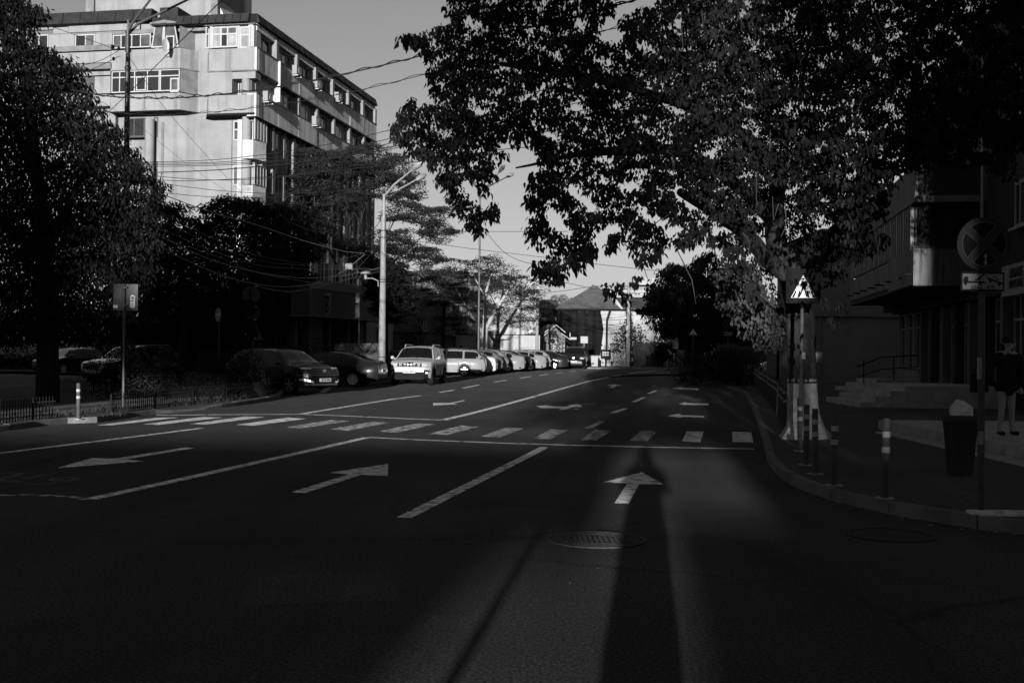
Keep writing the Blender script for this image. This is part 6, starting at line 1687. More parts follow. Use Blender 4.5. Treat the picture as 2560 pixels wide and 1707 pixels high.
# shop front: tall window frames and doors
zs_top = 3.25
s_far = 0.0
def shopwin(s0, s1, z0, z1, cols, rows, o=-.9, gl=M_GLASS, frame=M_METAL): return window(FQ, rb, rb.location, s0, s1, z0, z1, o, cols, rows, gl, fw=.07, frame=frame)
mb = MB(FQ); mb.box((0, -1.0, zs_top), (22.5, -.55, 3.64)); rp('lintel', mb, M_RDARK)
x = .15
for k in range(3):
    shopwin(x, x + 1.5, zg + .45, zs_top, [.5], [.72]); 
    mb = MB(FQ); mb.box((x - .12, -1.0, KZ), (x - .02, -.80, zs_top)); rp('mullion', mb, M_SIGNW)
    mb = MB(FQ); mb.box((x, -1.0, zg - .3), (x + 1.5, -.72, zg + .40)); rp('sill_panel', mb, M_RW)
    x += 1.62
mb = MB(FQ); mb.box((x - .12, -1.0, KZ), (x + .02, -.75, zs_top)); rp('mullion', mb, M_SIGNW)
for k in range(7):
    a = x + .5 + k * 1.9
    shopwin(a, a + 1.3, zg + .02, zs_top, [.5], [.74], o=-.95)
    mb = MB(FQ); mb.box((a - .42, -1.02, KZ), (a - .10, -.70, zs_top)); rp('pilaster', mb, M_RDARK if k % 2 else M_GREYW)
# storey above: balcony band with stains, slatted enclosures
zb0 = 3.66; s_a = 9.2; s_b = 13.7
sB0, zB1 = qpx(2272, 632, 1.1)
sB1, _ = qpx(2383, 632, 1.1)
mb = MB(FQ); mb.box((-1.0, -.9, zb0), (s_b, 1.05, zb0 + .18)); rp('balcony_slab', mb, M_RDARK)
# parapets: sections along the front
secs = [(-.8, 1.5, .72, M_RW), (1.55, 3.6, .95, M_RW), (3.65, sB0 if sB0 > 3.7 else 6.0, 1.05, M_RW)]
mb = MB(FQ); mb.box((-.9, 1.0, zb0 + .19), (s_a, 1.08, zb0 + 1.05)); rp('balcony_parapet', mb, M_RW)
mb = MB(FQ); mb.box((s_a + .03, 1.0, zb0 + .05), (s_b, 1.12, zb0 + 1.15)); rp('balcony_parapet', mb, M_RW)
# the balcony end that faces us, stained from its top edge
mb = MB(FQ); mb.box((s_b + .01, -.95, zb0 + .02), (s_b + .10, 1.12, zb0 + 1.15)); rp('stained_balcony_end', mb, M_STAIN)
mb = MB(FQ); mb.box((s_b + .005, -.97, zb0 + 1.151), (s_b + .14, 1.15, zb0 + 1.22)); rp('coping', mb, M_RDARK)
for k in range(8):
    s = .3 + k * 1.9; mb = MB(FQ); mb.box((s, 1.05, zb0 + .35), (s + .05, 1.35, zb0 + .40)); rp('drain_spout', mb, M_BLACKP)
# glazing strips: many upright white frames catching light
for k in range(34):
    s = -.7 + k * .41
    mb = MB(FQ); mb.box((s, .95, zb0 + 1.16), (s + (.07 if k % 3 else .13), 1.06, zb0 + 2.55)); rp('window_post', mb, M_SIGNW)
mb = MB(FQ); mb.box((-.8, .9, zb0 + 1.10), (s_b - .4, .94, zb0 + 2.55)); rp('glazing', mb, M_GLASS)
mb = MB(FQ); mb.box((s_b - .35, -.9, zb0 + 1.16), (s_b - .30, .9, zb0 + 3.0)); rp('dark_glazing', mb, M_GLASS)
mb = MB(FQ); mb.box((-.9, -.9, zb0 + 2.56), (s_b + .1, 1.1, zb0 + 2.75)); rp('balcony_slab', mb, M_RW)
mb = MB(FQ); mb.box((-.9, .98, zb0 + 2.76), (s_b, 1.08, zb0 + 3.7)); rp('balcony_parapet', mb, M_RW)
mb = MB(FQ); mb.box((s_b - .35, -.9, zb0 + 2.76), (s_b, .97, zb0 + 3.7)); rp('balcony_parapet', mb, M_RDARK)
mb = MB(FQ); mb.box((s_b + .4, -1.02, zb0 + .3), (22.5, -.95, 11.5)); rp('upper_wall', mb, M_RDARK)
for k in range(2):
    a = s_b + 3.6 + k * 2.9
    window(FQ, rb, rb.location, a, a + 1.7, zb0 + 1.35, zb0 + 2.6, -.85, [.3, .6], [], [M_GLASS, M_GLASSM], fw=.10, frame=M_SIGNW, sill=True)
    window(FQ, rb, rb.location, a, a + 1.7, zb0 + 4.2, zb0 + 5.9, -.85, [.3, .6], [], [M_GLASS, M_GLASSM], fw=.10, frame=M_SIGNW, sill=True)
mb = MB(FQ); mb.tube([(s_b + .35, -.8, KZ), (s_b + .35, -.8, 11)], .06, 8); rp('downpipe', mb, M_METAL)
# shop sign board at the right edge
s0, z1 = qpx(2505, 668, -.3); s1 = s0 + 3.2; z1 = qpx(2505, 668, -.3)[1]; z0 = qpx(2505, 738, -.3)[1]
t = thing('shop_sign', 'pale lettered shop signboard at the right edge behind the no stopping sign', 'sign', FQ(Vector((s0, -.3, z0))))
mb = MB(FQ); mb.box((s0, -.5, z0), (s1, -.3, z1)); mb.build('board', mat('sign_cream', .20, .6, .15, 3), t, world=t.location)
mb = MB(FQ); mb.box((s0, -.5, z0 - .05), (s1, -.28, z0 - .004)); mb.build('lip', M_SIGNW, t, world=t.location)
ang = math.atan2(-FDIR.y, -FDIR.x)
for tx, ds, dz, sz in (('LIBRARIE', 1.35, .68, .34), ('PAPETARIE', 1.35, .30, .28)):
    me = text_mesh(tx, sz, 'lettering', .004, bold=.008); me.materials.clear(); me.materials.append(M_INK2)
    o = bpy.data.objects.new('lettering', me); C.objects.link(o); o.parent = t
    hgt = z1 - z0
    o.location = FQ(Vector((s0 + ds, -.285, z0 + dz * hgt))) - t.location; o.rotation_euler = (R(90), 0, ang); o.scale = (.9, 1, 1)
t = thing('lattice_sign', 'pale small square sign over the shop windows at the far end', 'sign', FQ(Vector((.6, -.3, 3.3))))
mb = MB(); mb.box((-.25, -.15, 0), (.25, 0, .3)); mb.build('panel', M_SIGNW, t)

# steps: two flights coming down towards us, with rail
def flight(label, px, py, n, wide, rise, run, depth_off=0.0, rail=False, name='stone_steps'):
    """steps descending to the left (towards the road); nearest foot corner at photo pixel"""
    p = gnd(px, py, KZ)
    t = thing(name, label, 'steps', (p.x, p.y, KZ))
    for i in range(n):
        mb = MB(); mb.box((i * run, 0, -.02), (i * run + run + .03, wide, (i + 1) * rise)) if i < n - 1 else mb.box((i * run, 0, -.02), (i * run + 2.6, wide, (i + 1) * rise))
        mb.build('step', M_STEP, t, bevel=.012)
    if rail:
        for y in (.05,):
            mb = MB(); mb.tube([(.35, y, rise * 2), (.35, y, rise * 2 + .9)], .022, 6); mb.tube([(1.5, y, rise * 3), (1.5, y, rise * 3 + .9)], .022, 6)
            mb.tube([(.1, y, rise * 1 + .8), (1.0, y, rise * 3 + .85), (2.4, y, rise * 3 + .95)], .025, 6); mb.tube([(.1, y, rise + .4), (1.0, y, rise * 3 + .4), (2.4, y, rise * 3 + .5)], .02, 6)
            mb.build('hand_rail', M_BLACKP, t)
    return t
flight('far stone steps with black handrail before the tall shop windows', 2137, 980, 3, 2.6, .16, .42, rail=True)
flight('nearer broad stone steps below the dark shop doors', 2152, 1018, 4, 3.4, .15, .40)
t = thing('shop_terrace', 'raised stone terrace along the shops where the woman stands', 'terrace', (*gnd(2500, 1110, KZ)[:2], KZ))
tl = t.location
mb = MB(); x0 = at(2370, 1000, 17.5).x
mb.box((at(2330, 1000, 19.2).x, 8.5, 0), (14, 22.0, .30)); wbuild(t, 'terrace_base', mb, M_STEP, bevel=.01)
mb = MB(); mb.box((at(2330, 1000, 19.2).x - .38, 8.5, 0), (at(2330, 1000, 19.2).x - .01, 21.0, .14)); wbuild(t, 'step', mb, M_STEP, bevel=.01)
# ================================================================== street furniture
M_POLE = mat('concrete_pole', .15, .85, .15, 4, .5, 40, streak=(6, .4, .5))
M_STEEL = mat('steel_pole', .06, .5, .2, 4, metal=.4)
M_PST = mat('painted_post', .05, .6, .3, 6)
M_BACK = mat('sign_back', .045, .5, .12, 5, metal=.3)
M_BLUE = mat('sign_blue', .003, .5, .1, 3)
M_RED = mat('sign_red', .020, .5, .1, 3)
M_BLU2 = mat('sign_deep_blue', .003, .5)
M_RIMW = mat('sign_rim', .12, .5)
M_BAND2 = mat('band_white', .26, .6, .15, 9)
M_WHT = mat('reflective_white', .50, .5, .08, 5)
M_WHT2 = mat('dull_white', .18, .6, .1, 5)

# big concrete lamp pole in the middle
def lamp_pole(label, px, depth, ztop_c, ztop, arms, r0, r1, mt, steel_r=.05, name='lamp_pole'):
    b0 = Vector((at(px, 900, depth).x, depth, .0))
    t = thing(name, label, 'lamp post', b0)
    mb = MB(); mb.tube([(0, 0, 0), (0, 0, ztop_c)], [r0, r1], 14); mb.build('pole', mt, t, smooth=40)
    if ztop > ztop_c: mb = MB(); mb.tube([(.02, -.1, ztop_c - 1.6), (.02, -.1, ztop)], steel_r, 10); mb.build('steel_extension', M_WHT2, t, smooth=40)
    for (pts, lamp) in arms:
        P = [Vector((*at(x, y, depth + dy)[:2], at(x, y, depth + dy).z)) - b0 for x, y, dy in pts]
        mb = MB(); mb.tube(P, [.045] * (len(P) - 1) + [.03], 8); mb.build('arm', mt if mt is M_STEEL else M_WHT2, t, smooth=40)
        if lamp:
            d = (P[-1] - P[-2]).normalized(); a = P[-1]
            mb = MB(); mb.tube([a - d * .05, a + d * .12, a + d * .4, a + d * .62], [.05, .12, .15, .05], 10); mb.build('lamp_head', M_METAL if lamp == 1 else M_STEEL, t, smooth=60)
    return t
zf = lambda px, py, d: at(px, py, d).z
lp = lamp_pole('tall pale concrete lamp pole with two long arms left of the white oncoming car', 955, 50.5, zf(955, 541, 50.5), zf(962, 487, 50.5),
     [([(962, 489, 0), (985, 462, -.5), (1033, 423, -1.2)], 1), ([(962, 492, 0), (990, 478, .6), (1042, 449, 1.4)], 1)], .17, .115, M_POLE, .06)
b0 = lp.location
mb = MB()
for z in (zf(955, 578, 50.5), zf(955, 595, 50.5), zf(955, 700, 50.5), zf(955, 706, 50.5), 1.2): mb.tube([(0, 0, z), (0, 0, z + .03)], .175, 14)
mb.build('strap', M_BLACKP, lp, kind='stuff')
t = thing('wall_lantern', 'small hooded lantern on a curved bracket fixed to the concrete lamp pole', 'lamp', at(946, 705, 50.3))
mb = MB(); mb.tube([(-.0, 0, -.2), (-.02, 0, .05), (-.25, 0, .16), (-.58, 0, .16)], .025, 8); mb.build('bracket', M_WHT2, t)
mb = MB(); mb.tube([(-.58, 0, .12), (-.58, 0, .22), (-.58, 0, .36)], [.05, .07, .05], 10); mb.build('neck', M_WHT2, t)
mb = MB(); mb.tube([(-.58, 0, .36), (-.58, 0, .44), (-.58, 0, .50)], [.24, .22, .05], 14); mb.build('hood', M_WHT2, t, smooth=50)
t = thing('pole_box', 'pale round utility box hanging in the cable bundle by the concrete pole', 'junction box', at(873, 668, 51))
mb = MB(); mb.tube([(-.16, 0, 0), (.16, 0, .02)], [.17, .17], 12); mb.build('cable_coil', M_WHT2, t)
mb = MB(); mb.box((-.1, -.12, -.16), (.12, .1, -.02)); mb.build('box', M_BLACKP, t)
# left steel lamp pole
lp2 = lamp_pole('dark steel lamp pole with two arms in front of the apartment block', 310, 34.5, zf(310, 190, 34.5), zf(310, 80, 34.5),
     [([(316, 130, 0), (317, 88, 0), (330, 60, -.2), (385, -12, -.6)], 1), ([(318, 190, 0), (319, 88, 0), (345, 60, .2), (480, -5, .8)], 1)], .115, .075, M_STEEL)
for o in lp2.children:
    if o.name.startswith('steel_ext'): o.data.materials[0] = M_STEEL
mb = MB(); mb.tube([(0, 0, zf(310, 190, 34.5) - .05), (0, 0, zf(309, 50, 34.5))], [.085, .04], 10); mb.build('pole_top', M_STEEL, lp2)
mb = MB()
for y in (80, 127, 170, 282): z = zf(310, y, 34.5); mb.tube([(0, 0, z - .03), (0, 0, z + .03)], .10, 10)
mb.build('clamp', M_STEEL, lp2, kind='stuff')
for k, (x, y) in enumerate([(283, 118), (284, 148), (297, 122)]):
    p = at(x, y, 34.5); mb = MB(); mb.tube([(0, 0, -.05), (0, 0, 0), (0, 0, .06)], [.03, .05, .03], 8); o = mb.build('insulator', M_BLACKP, lp2); o.location = p - lp2.location
# tall far pole with two lamp heads
lamp_pole('thin tall lamp pole with two lamp heads seen against the sky in the tree gap', 1196, 74, zf(1200, 470, 74), 0, [([(1200, 478, 0), (1222, 462, -.5), (1248, 430, -1.2)], 2), ([(1200, 480, 0), (1230, 462, .4), (1268, 442, 1.2)], 1)], .09, .05, M_STEEL)
lamp_pole('dark wooden pole with small bracket lamp left of the pale trunked tree', 1193, 86, zf(1195, 722, 86), 0, [([(1195, 724, 0), (1190, 718, -.3), (1172, 717, -.6)], 0)], .12, .08, M_BLACKP)
lamp_pole('slim pale pole at the right end of the long pale wall', 1342, 92, zf(1346, 745, 92), 0, [], .16, .09, M_POLE)
# utility pole with tangled cables
up = lamp_pole('pale utility pole tangled in cables before the netted house', 1570, 107, zf(1568, 709, 107), 0, [], .22, .14, M_POLE, name='utility_pole')
mb = MB(); z = zf(1568, 716, 107)
for k in range(3): mb.box((-.8, -.08, z - k * .35), (.8, .08, z - k * .35 + .08))
mb.build('crossarm', M_STEEL, up, kind='stuff')
mb = MB()
for k in range(30):
    a = rnd.uniform(0, 6.28); z0 = rnd.uniform(2.5, 7)
    mb.tube([(.22 * math.cos(a), .22 * math.sin(a), z0), (.45 * math.cos(a + 1), .3 * math.sin(a + 1), z0 - .5), (.22 * math.cos(a + 2), .22 * math.sin(a + 2), z0 - 1.1)], .025, 4)
mb.build('cable_tangle', M_BLACKP, up, kind='stuff')
t = thing('pole_marker', 'white diamond marker on the utility pole', 'sign', at(1568, 838, 106.6))
mb = MB(); mb.prism([(-.22, 0, 0), (0, 0, -.26), (.22, 0, 0), (0, 0, .26)], (0, .03, 0)); mb.build('plate', M_SIGNW, t)
t = thing('pole_cabinet', 'small white oval box strapped to the utility pole', 'junction box', at(1568, 821, 106.6))
mb = MB(); mb.tube([(0, -.05, -.3), (0, -.05, -.1), (0, -.05, .2), (0, -.05, .32)], [.05, .16, .15, .05], 10); mb.build('box', M_SIGNW, t, smooth=60)

# ---- signs --------------------------------------------------------------------------------------
def post(t, x, y, z0, z1, r, m_, lean=0.0): mb = MB(); mb.tube([(x, y, z0), (x + lean, y, z1)], r, 12); return mb.build('post', m_, t, smooth=40)
def crossing_sign(label, px, py_base, plate_c, hw, z_base=KZ, square=True, depth=None, lean=0.0, m_post=M_PST):
    b0 = gnd(px, py_base, z_base) if depth is None else Vector((at(px, 900, depth).x, depth, z_base))
    t = thing('crossing_sign', label, 'street sign', b0)
    c_ = at(plate_c[0], plate_c[1], b0.y - .06) - b0
    s_ = hw / FL * b0.y
    post(t, 0, 0, -.05, c_.z + s_ * .9, .030, m_post, lean=c_.x)
    if square:
        mb = MB(); mb.box((c_.x - s_, c_.y, c_.z - s_), (c_.x + s_, c_.y + .02, c_.z + s_)); pl = mb.build('sign_plate', M_BLUE, t, bevel=.004)
    else:
        mb = MB(); mb.prism([(c_.x - s_ * 1.15, c_.y, c_.z - s_ * .75), (c_.x + s_ * 1.15, c_.y, c_.z - s_ * .75), (c_.x, c_.y, c_.z + s_ * 1.2)], (0, .02, 0)); pl = mb.build('sign_plate', M_BLACKP, t)
    y = c_.y - .004; k = s_
    # the white triangle, cut round the stripes and the walking figure: dark figure laid proud of it
    tri = lambda a: [(c_.x + (-.72) * k * a, y, c_.z - .68 * k), (c_.x + .72 * k * a, y, c_.z - .68 * k), (c_.x, y, c_.z + .66 * k)]
    mb = MB(); mb.prism(tri(1.0) if square else [(c_.x - .95 * k, y, c_.z - .62 * k), (c_.x + .95 * k, y, c_.z - .62 * k), (c_.x, y, c_.z + .95 * k)], (0, .003, 0)); mb.build('triangle', M_WHT, pl)
    y2 = y - .0035
    mb = MB()
    zb_, zt_ = c_.z - .66 * k, c_.z - .28 * k
    for a in (-.60, -.30, .0, .30, .60):        # bars of the crossing
        if a == 0: continue
        top_ = a * .72
        mb.prism([(c_.x + (a - .05) * k, y2, zb_), (c_.x + (a + .06) * k, y2, zb_), (c_.x + (top_ + .045) * k, y2, zt_), (c_.x + (top_ - .035) * k, y2, zt_)], (0, .003, 0))
    mb.build('crossing_bars', M_BLU2, pl, kind='stuff')
    y3 = y2 - .0035
    def P2(x, z): return (c_.x + x * k, y3, c_.z + z * k)
    mb = MB(); mb.disc((c_.x - .02 * k, y3 + .0015, c_.z + .40 * k), (0, 1, 0), .065 * k, .003, 16)
    body = [(-.03, .29), (.07, .29), (.17, .16), (.21, .00), (.15, -.02), (.10, .12), (.07, .14), (.07, -.10), (.19, -.42), (.25, -.60), (.16, -.64), (.10, -.42), (0, -.14), (-.10, -.40), (-.20, -.62), (-.29, -.58), (-.17, -.36), (-.08, -.06), (-.08, .14), (-.17, .03), (-.22, .06), (-.12, .20)]
    bm_ = bmesh.new(); f = bm_.faces.new([bm_.verts.new(P2(x, z)) for x, z in body]); bmesh.ops.triangulate(bm_, faces=[f])
    me = bpy.data.meshes.new('walking_figure'); bm_.to_mesh(me); bm_.free()
    o_ = mb.v, mb.f
    m2 = MB(); m2.add(mb.v, mb.f); m2.add([tuple(v.co) for v in me.vertices], [tuple(p.vertices) for p in me.polygons]); bpy.data.meshes.remove(me)
    m2.build('walking_figure', M_BLU2, pl)
    return t, c_
t, c_ = crossing_sign('square dark pedestrian crossing sign on a thin post before the whitewashed trunk', 2001, 1110, (2008.5, 715), 43.5)
mb = MB(); zz = at(2008, 890, t.location.y).z - KZ; mb.box((.0, -.05, zz - .05), (.055, -.032, zz + .06)); mb.build('sticker', M_WHT2, t)
t, c_ = crossing_sign('small triangular crossing warning sign against the dark far tree', 1733, 0, (1733, 831), 9.5, z_base=0, square=False, depth=57)

def nostop(label, b0, cpx, cpy, rad_px, tow, arrow2, m_in, plate_m, num='0244 - 977'):
    t = thing('no_stopping_sign', label, 'street sign', b0)
    c_ = at(cpx, cpy, b0.y - .06) - b0; r = rad_px / FL * b0.y
    mb = MB(); mb.disc(c_ + Vector((0, .01, 0)), (0, 1, 0), r, .02, 56); d = mb.build('disc', M_RED, t, smooth=40)
    y = c_.y - .003
    # four dark blue quarters, with thin pale edges
    for q in range(4):
        a0, a1 = R(q * 90 + 6 + 0), R(q * 90 + 84)
        rot = R(45)
        pts = []
        inner = .10 * r
        ctr = Vector((math.cos(R(q * 90 + 45) + rot - R(0)), 0, math.sin(R(q * 90 + 45) + rot)))
        for k in range(15):
            a = R(q * 90 + 10 + 70 * k / 14) + rot + R(4)
            pts.append(Vector((c_.x + .81 * r * math.cos(a), y, c_.z + .81 * r * math.sin(a))))
        apex = Vector((c_.x, y, c_.z)) + ctr * (.20 * r)
        pts.append(apex)
        mb = MB(); mb.prism([tuple(p) for p in pts], (0, .002, 0)); qd = mb.build('blue_quarter', M_BLU2, d)
        mb = MB(); mb.tube([p - Vector((0, .002, 0)) for p in pts] + [pts[0] - Vector((0, .002, 0))], .0022 * (r / .3), 4); mb.build('edge_line', M_RIMW, d, kind='stuff')
    if arrow2:
        x0, z0 = c_.x + .05 * r, c_.z - .56 * r; s = r * .09
        mb = MB()
        mb.prism([(x0 - s * .25, y - .003, z0 - s), (x0 + s * .25, y - .003, z0 - s), (x0 + s * .25, y - .003, z0 + s), (x0 - s * .25, y - .003, z0 + s)], (0, .002, 0))
        mb.prism([(x0 - s * .9, y - .003, z0 + s), (x0 + s * .9, y - .003, z0 + s), (x0, y - .003, z0 + s * 2.6)], (0, .002, 0))
        mb.prism([(x0 - s * .9, y - .003, z0 - s), (x0 + s * .9, y - .003, z0 - s), (x0, y - .003, z0 - s * 2.6)], (0, .002, 0))
        mb.build('double_arrow', M_WHT2, d)
    (x0, y0, x1, y1) = tow
    a = at(x0, y1, b0.y - .06) - b0; b_ = at(x1, y0, b0.y - .06) - b0
    mb = MB(); mb.box((a.x, a.y, a.z), (b_.x, a.y + .02, b_.z)); pl = mb.build('tow_plate', M_INK, t)
    W_, H_ = b_.x - a.x, b_.z - a.z; m_ = .04 * W_
    mb = MB(); mb.box((a.x + m_, a.y - .003, a.z + m_), (b_.x - m_, a.y - .0005, b_.z - m_)); mb.build('plate_face', plate_m, pl)
    yy = a.y - .005
    def Q(u, v): return (a.x + u * W_, yy, a.z + v * H_)
    mb = MB()
    for poly in [[(.05, .42), (.05, .60), (.08, .76), (.165, .76), (.165, .52), (.56, .52), (.56, .42)], [(.30, .55), (.52, .95), (.55, .93), (.42, .55)], [(.53, .95), (.60, .76), (.61, .78), (.545, .97)],
                 [(.60, .72), (.62, .60), (.96, .36), (.97, .44), (.90, .50), (.87, .50), (.62, .74)], [(.70, .70), (.74, .78), (.82, .74), (.88, .52), (.85, .54), (.80, .70), (.75, .735)]]:
        mb.prism([Q(u, v) for u, v in poly], (0, .003, 0))
    for (u, v) in ((.105, .38), (.44, .38), (.68, .52), (.88, .36)):
        c0 = Q(u, v); mb.disc((c0[0], c0[1] + .0015, c0[2]), (0, 1, 0), .035 * W_, .003, 14)
    mb.build('tow_pictogram', M_INK, pl, kind='stuff')
    if num: text_obj('plate_number', num, H_ * .30, M_INK, pl, Q(.50, .16), (R(90), 0, 0), ext=.001, bold=.001, sx=.95)
    post(t, at(cpx, 900, b0.y).x * 0 + 0, 0, -.05, c_.z + r * .8, .032, M_PST, lean=c_.x)
    return t, c_
b0 = gnd(2452, 1283, KZ)
t, c_ = nostop('large dark no stopping sign with tow away plate and double arrow at the right', b0, 2460.5, 610.5, 67, (2402, 681, 2511, 727), True, M_BLU2, mat('tow_face', .16, .6, .08, 6))
z = at(2452, 1094, b0.y).z - KZ
mb = MB(); mb.box((-.045, -.045, z - .06), (.0, -.034, z + .06)); mb.build('sticker', M_WHT2, t)
z = at(2452, 920, b0.y).z - KZ
mb = MB(); mb.box((-.06, -.045, z - .1), (-.02, -.034, z + .1)); mb.build('sticker', M_WHT2, t)
b0 = Vector((at(1822, 900, 52).x, 52, KZ))
nostop('small no stopping sign with tow plate beside the litter bin on the far right pavement', b0, 1820, 812, 14.2, (1809, 829, 1832, 840), False, M_BLU2, M_WHT2, num=None)
# back of the square sign on the left
b0 = Vector((at(310, 900, 26.2).x, 26.2, KZ))
t = thing('square_sign', 'back of a square sign with a torn white sticker on the left pavement', 'street sign', b0)
a, b_ = at(281, 776, 26.2) - b0, at(344, 710, 26.2) - b0
mb = MB(); mb.box((a.x, .035, a.z), (b_.x, .055, b_.z)); pl = mb.build('sign_plate', M_BACK, t, bevel=.004)
post(t, 0, 0, -.05, b_.z - .03, .031, M_STEEL, lean=at(310, 745, 26.2).x - b0.x)
mb = MB(); mb.box((-.06, -.04, b_.z - .10), (.06, .034, b_.z - .07)); mb.build('clamp', M_STEEL, t)
mb = MB(); mb.box((-.06, -.04, a.z + .10), (.06, .034, a.z + .13)); mb.build('clamp', M_STEEL, t)
p = at(330, 754, 26.2) - b0
mb = MB(); mb.prism([(p.x - .055, .033, p.z - .13), (p.x - .02, .033, p.z - .15), (p.x + .04, .033, p.z - .15), (p.x + .058, .033, p.z - .1), (p.x + .052, .033, p.z + .07), (p.x + .06, .033, p.z + .11), (p.x + .03, .033, p.z + .15), (p.x - .04, .033, p.z + .15), (p.x - .05, .033, p.z + .08)], (0, .0015, 0)); st = mb.build('sticker', M_WHT, t)
mb = MB()
for dz, hh, a_, w_ in [(.11, .022, -.03, .07), (.075, .03, -.03, .075), (.02, .035, -.035, .03), (.02, .035, .0, .028), (-.04, .008, -.03, .06), (-.06, .008, -.03, .06), (-.10, .008, -.03, .05)]:
    mb.box((p.x + a_, .0315, p.z + dz - hh / 2), (p.x + a_ + w_, .0328, p.z + dz + hh / 2))
mb.build('sticker_print', M_INK, st, kind='stuff')
p = at(287.5, 766, 26.2) - b0
mb = MB(); mb.box((p.x - .05, .0325, p.z - .033), (p.x + .048, .0345, p.z + .033)); mb.build('sticker', M_WHT, t)
# no entry sign
b0 = Vector((at(547, 900, 47).x, 47, KZ))
t = thing('no_entry_sign', 'round no entry sign with white bar turned half away in the dark', 'street sign', b0, R(-52))
cz = at(545, 786, 47).z - KZ
mb = MB(); mb.disc((0, -.05, cz), (0, 1, 0), .30, .02, 40); d = mb.build('disc', mat('sign_red_lit', .045, .4), t)
mb = MB(); mb.box((-.24, -.064, cz - .055), (.24, -.0605, cz + .055)); mb.build('white_bar', M_WHT, d)
post(t, 0, 0, 0, cz + .2, .03, M_STEEL)
# cluster of sign backs
b0 = Vector((at(627, 900, 44).x, 44, KZ))
t = thing('sign_cluster', 'post with an eight sided sign back above dark round sign backs by the black crossover', 'street sign', b0, R(25))
def octo(c_, r, n, m_, nm_): mb = MB(); mb.prism([(c_[0] + r * math.cos(2 * math.pi * (k + .5) / n), c_[1], c_[2] + r * math.sin(2 * math.pi * (k + .5) / n)) for k in range(n)], (0, .02, 0)); return mb.build(nm_, m_, t)
zc = lambda py: at(627, py, 44).z - KZ
octo((0, .04, zc(738)), .37, 8, M_BACK, 'octagon_back'); octo((-.10, -.06, zc(770)), .33, 36, M_BLACKP, 'round_back'); octo((.05, .08, zc(783)), .32, 36, M_BACK, 'round_back'); octo((-.05, -.02, zc(832)), .31, 36, M_BLACKP, 'round_back')
mb = MB(); mb.box((-.13, -.1, zc(805)), (.12, .02, zc(796))); mb.build('clamp', M_BLACKP, t)
mb = MB(); mb.prism([(.05, .06, zc(850)), (.50, .06, zc(850)), (.2, .06, zc(808))], (0, .015, 0)); mb.build('triangle_back', M_STEEL, t)
for (x, y, py) in ((-.22, -.045, 835), (.14, -.045, 846), (.36, .045, 844), (.17, -.08, 767), (.12, -.12, 799)):
    mb = MB(); z = zc(py); mb.box((x - .04, y, z - .035), (x + .04, y + .01, z + .035)); mb.build('sticker', M_WHT2, t)
post(t, -.04, .01, 0, zc(725), .035, M_BLACKP); post(t, .1, .05, 0, zc(800), .028, M_STEEL)
# street name post
b0 = Vector((at(1060, 900, 80).x, 80, 0))
t = thing('timetable_post', 'thin post with a narrow pale upright board beside the dark climber bush', 'street sign', b0)
a, b_ = at(1057, 828, 80) - b0, at(1068, 804, 80) - b0
mb = MB(); mb.box((a.x, -.03, a.z), (b_.x, .03, b_.z)); pl = mb.build('board', M_WHT2, t)
for k in range(3): mb = MB(); mb.box((a.x + .06, -.035, b_.z - .16 - .2 * k), (b_.x - .08, -.0305, b_.z - .06 - .2 * k)); mb.build('print', M_INK, pl)
post(t, .05, 0, 0, a.z, .03, M_STEEL)
# slim leaning flag post near the shop
t = thing('slim_post', 'slim pale post with a narrow folded banner before the shop columns', 'post', Vector((at(898, 900, 54).x, 54, 0)))
post(t, 0, 0, 0, zof(735, 54), .04, M_METAL, lean=-.05)
mb = MB(); mb.box((-.22, -.03, zof(800, 54)), (-.08, .03, zof(765, 54))); mb.box((-.2, -.03, zof(762, 54)), (-.08, .03, zof(738, 54))); mb.build('banner', M_METAL, t, kind='stuff')

# ---- bollards -----------------------------------------------------------------------------------
def bollard(h=.78, r=.038):
    t = thing('bollard', '', 'bollard', (0, 0, 0), group='black bollards with two white bands on the right pavement')
    mb = MB(); mb.tube([(0, 0, 0), (0, 0, h - .01), (0, 0, h)], [r, r, r * .8], 14); mb.build('shaft', M_PST, t, smooth=40)
    for z in (h * .80, h * .61): mb = MB(); mb.tube([(0, 0, z - .028), (0, 0, z + .028)], r + .003, 14); mb.build('white_band', M_BAND2, t, smooth=40)
    mb = MB(); mb.disc((0, 0, .006), (0, 0, 1), r * 2.6, .012, 16); mb.build('foot_plate', M_METAL, t)
    return t
B0 = bollard()
spots = [((2000, 1128), .80, 'bollard closest to the whitewashed trunk and crossing sign post'), ((2015, 1163), .80, 'second bollard from the crossing sign, half hidden behind the next'), ((2038.5, 1185), .80, 'third bollard counted from the crossing sign along the kerb'),
         ((2085, 1214), .80, 'fourth bollard from the crossing sign, standing clear of the others'), ((2211, 1246), .82, 'lone bollard standing last towards the large no stopping sign')]
for i, (p, h_, lb) in enumerate(spots):
    o = B0 if i == 0 else copy_tree(B0)
    g = gnd(*p, KZ); o.location = g; o['label'] = lb; o.scale = (1, 1, h_ / .78); o.rotation_euler = (R(rnd.uniform(-1, 1)), R(rnd.uniform(-1.5, 1.5)), 0)
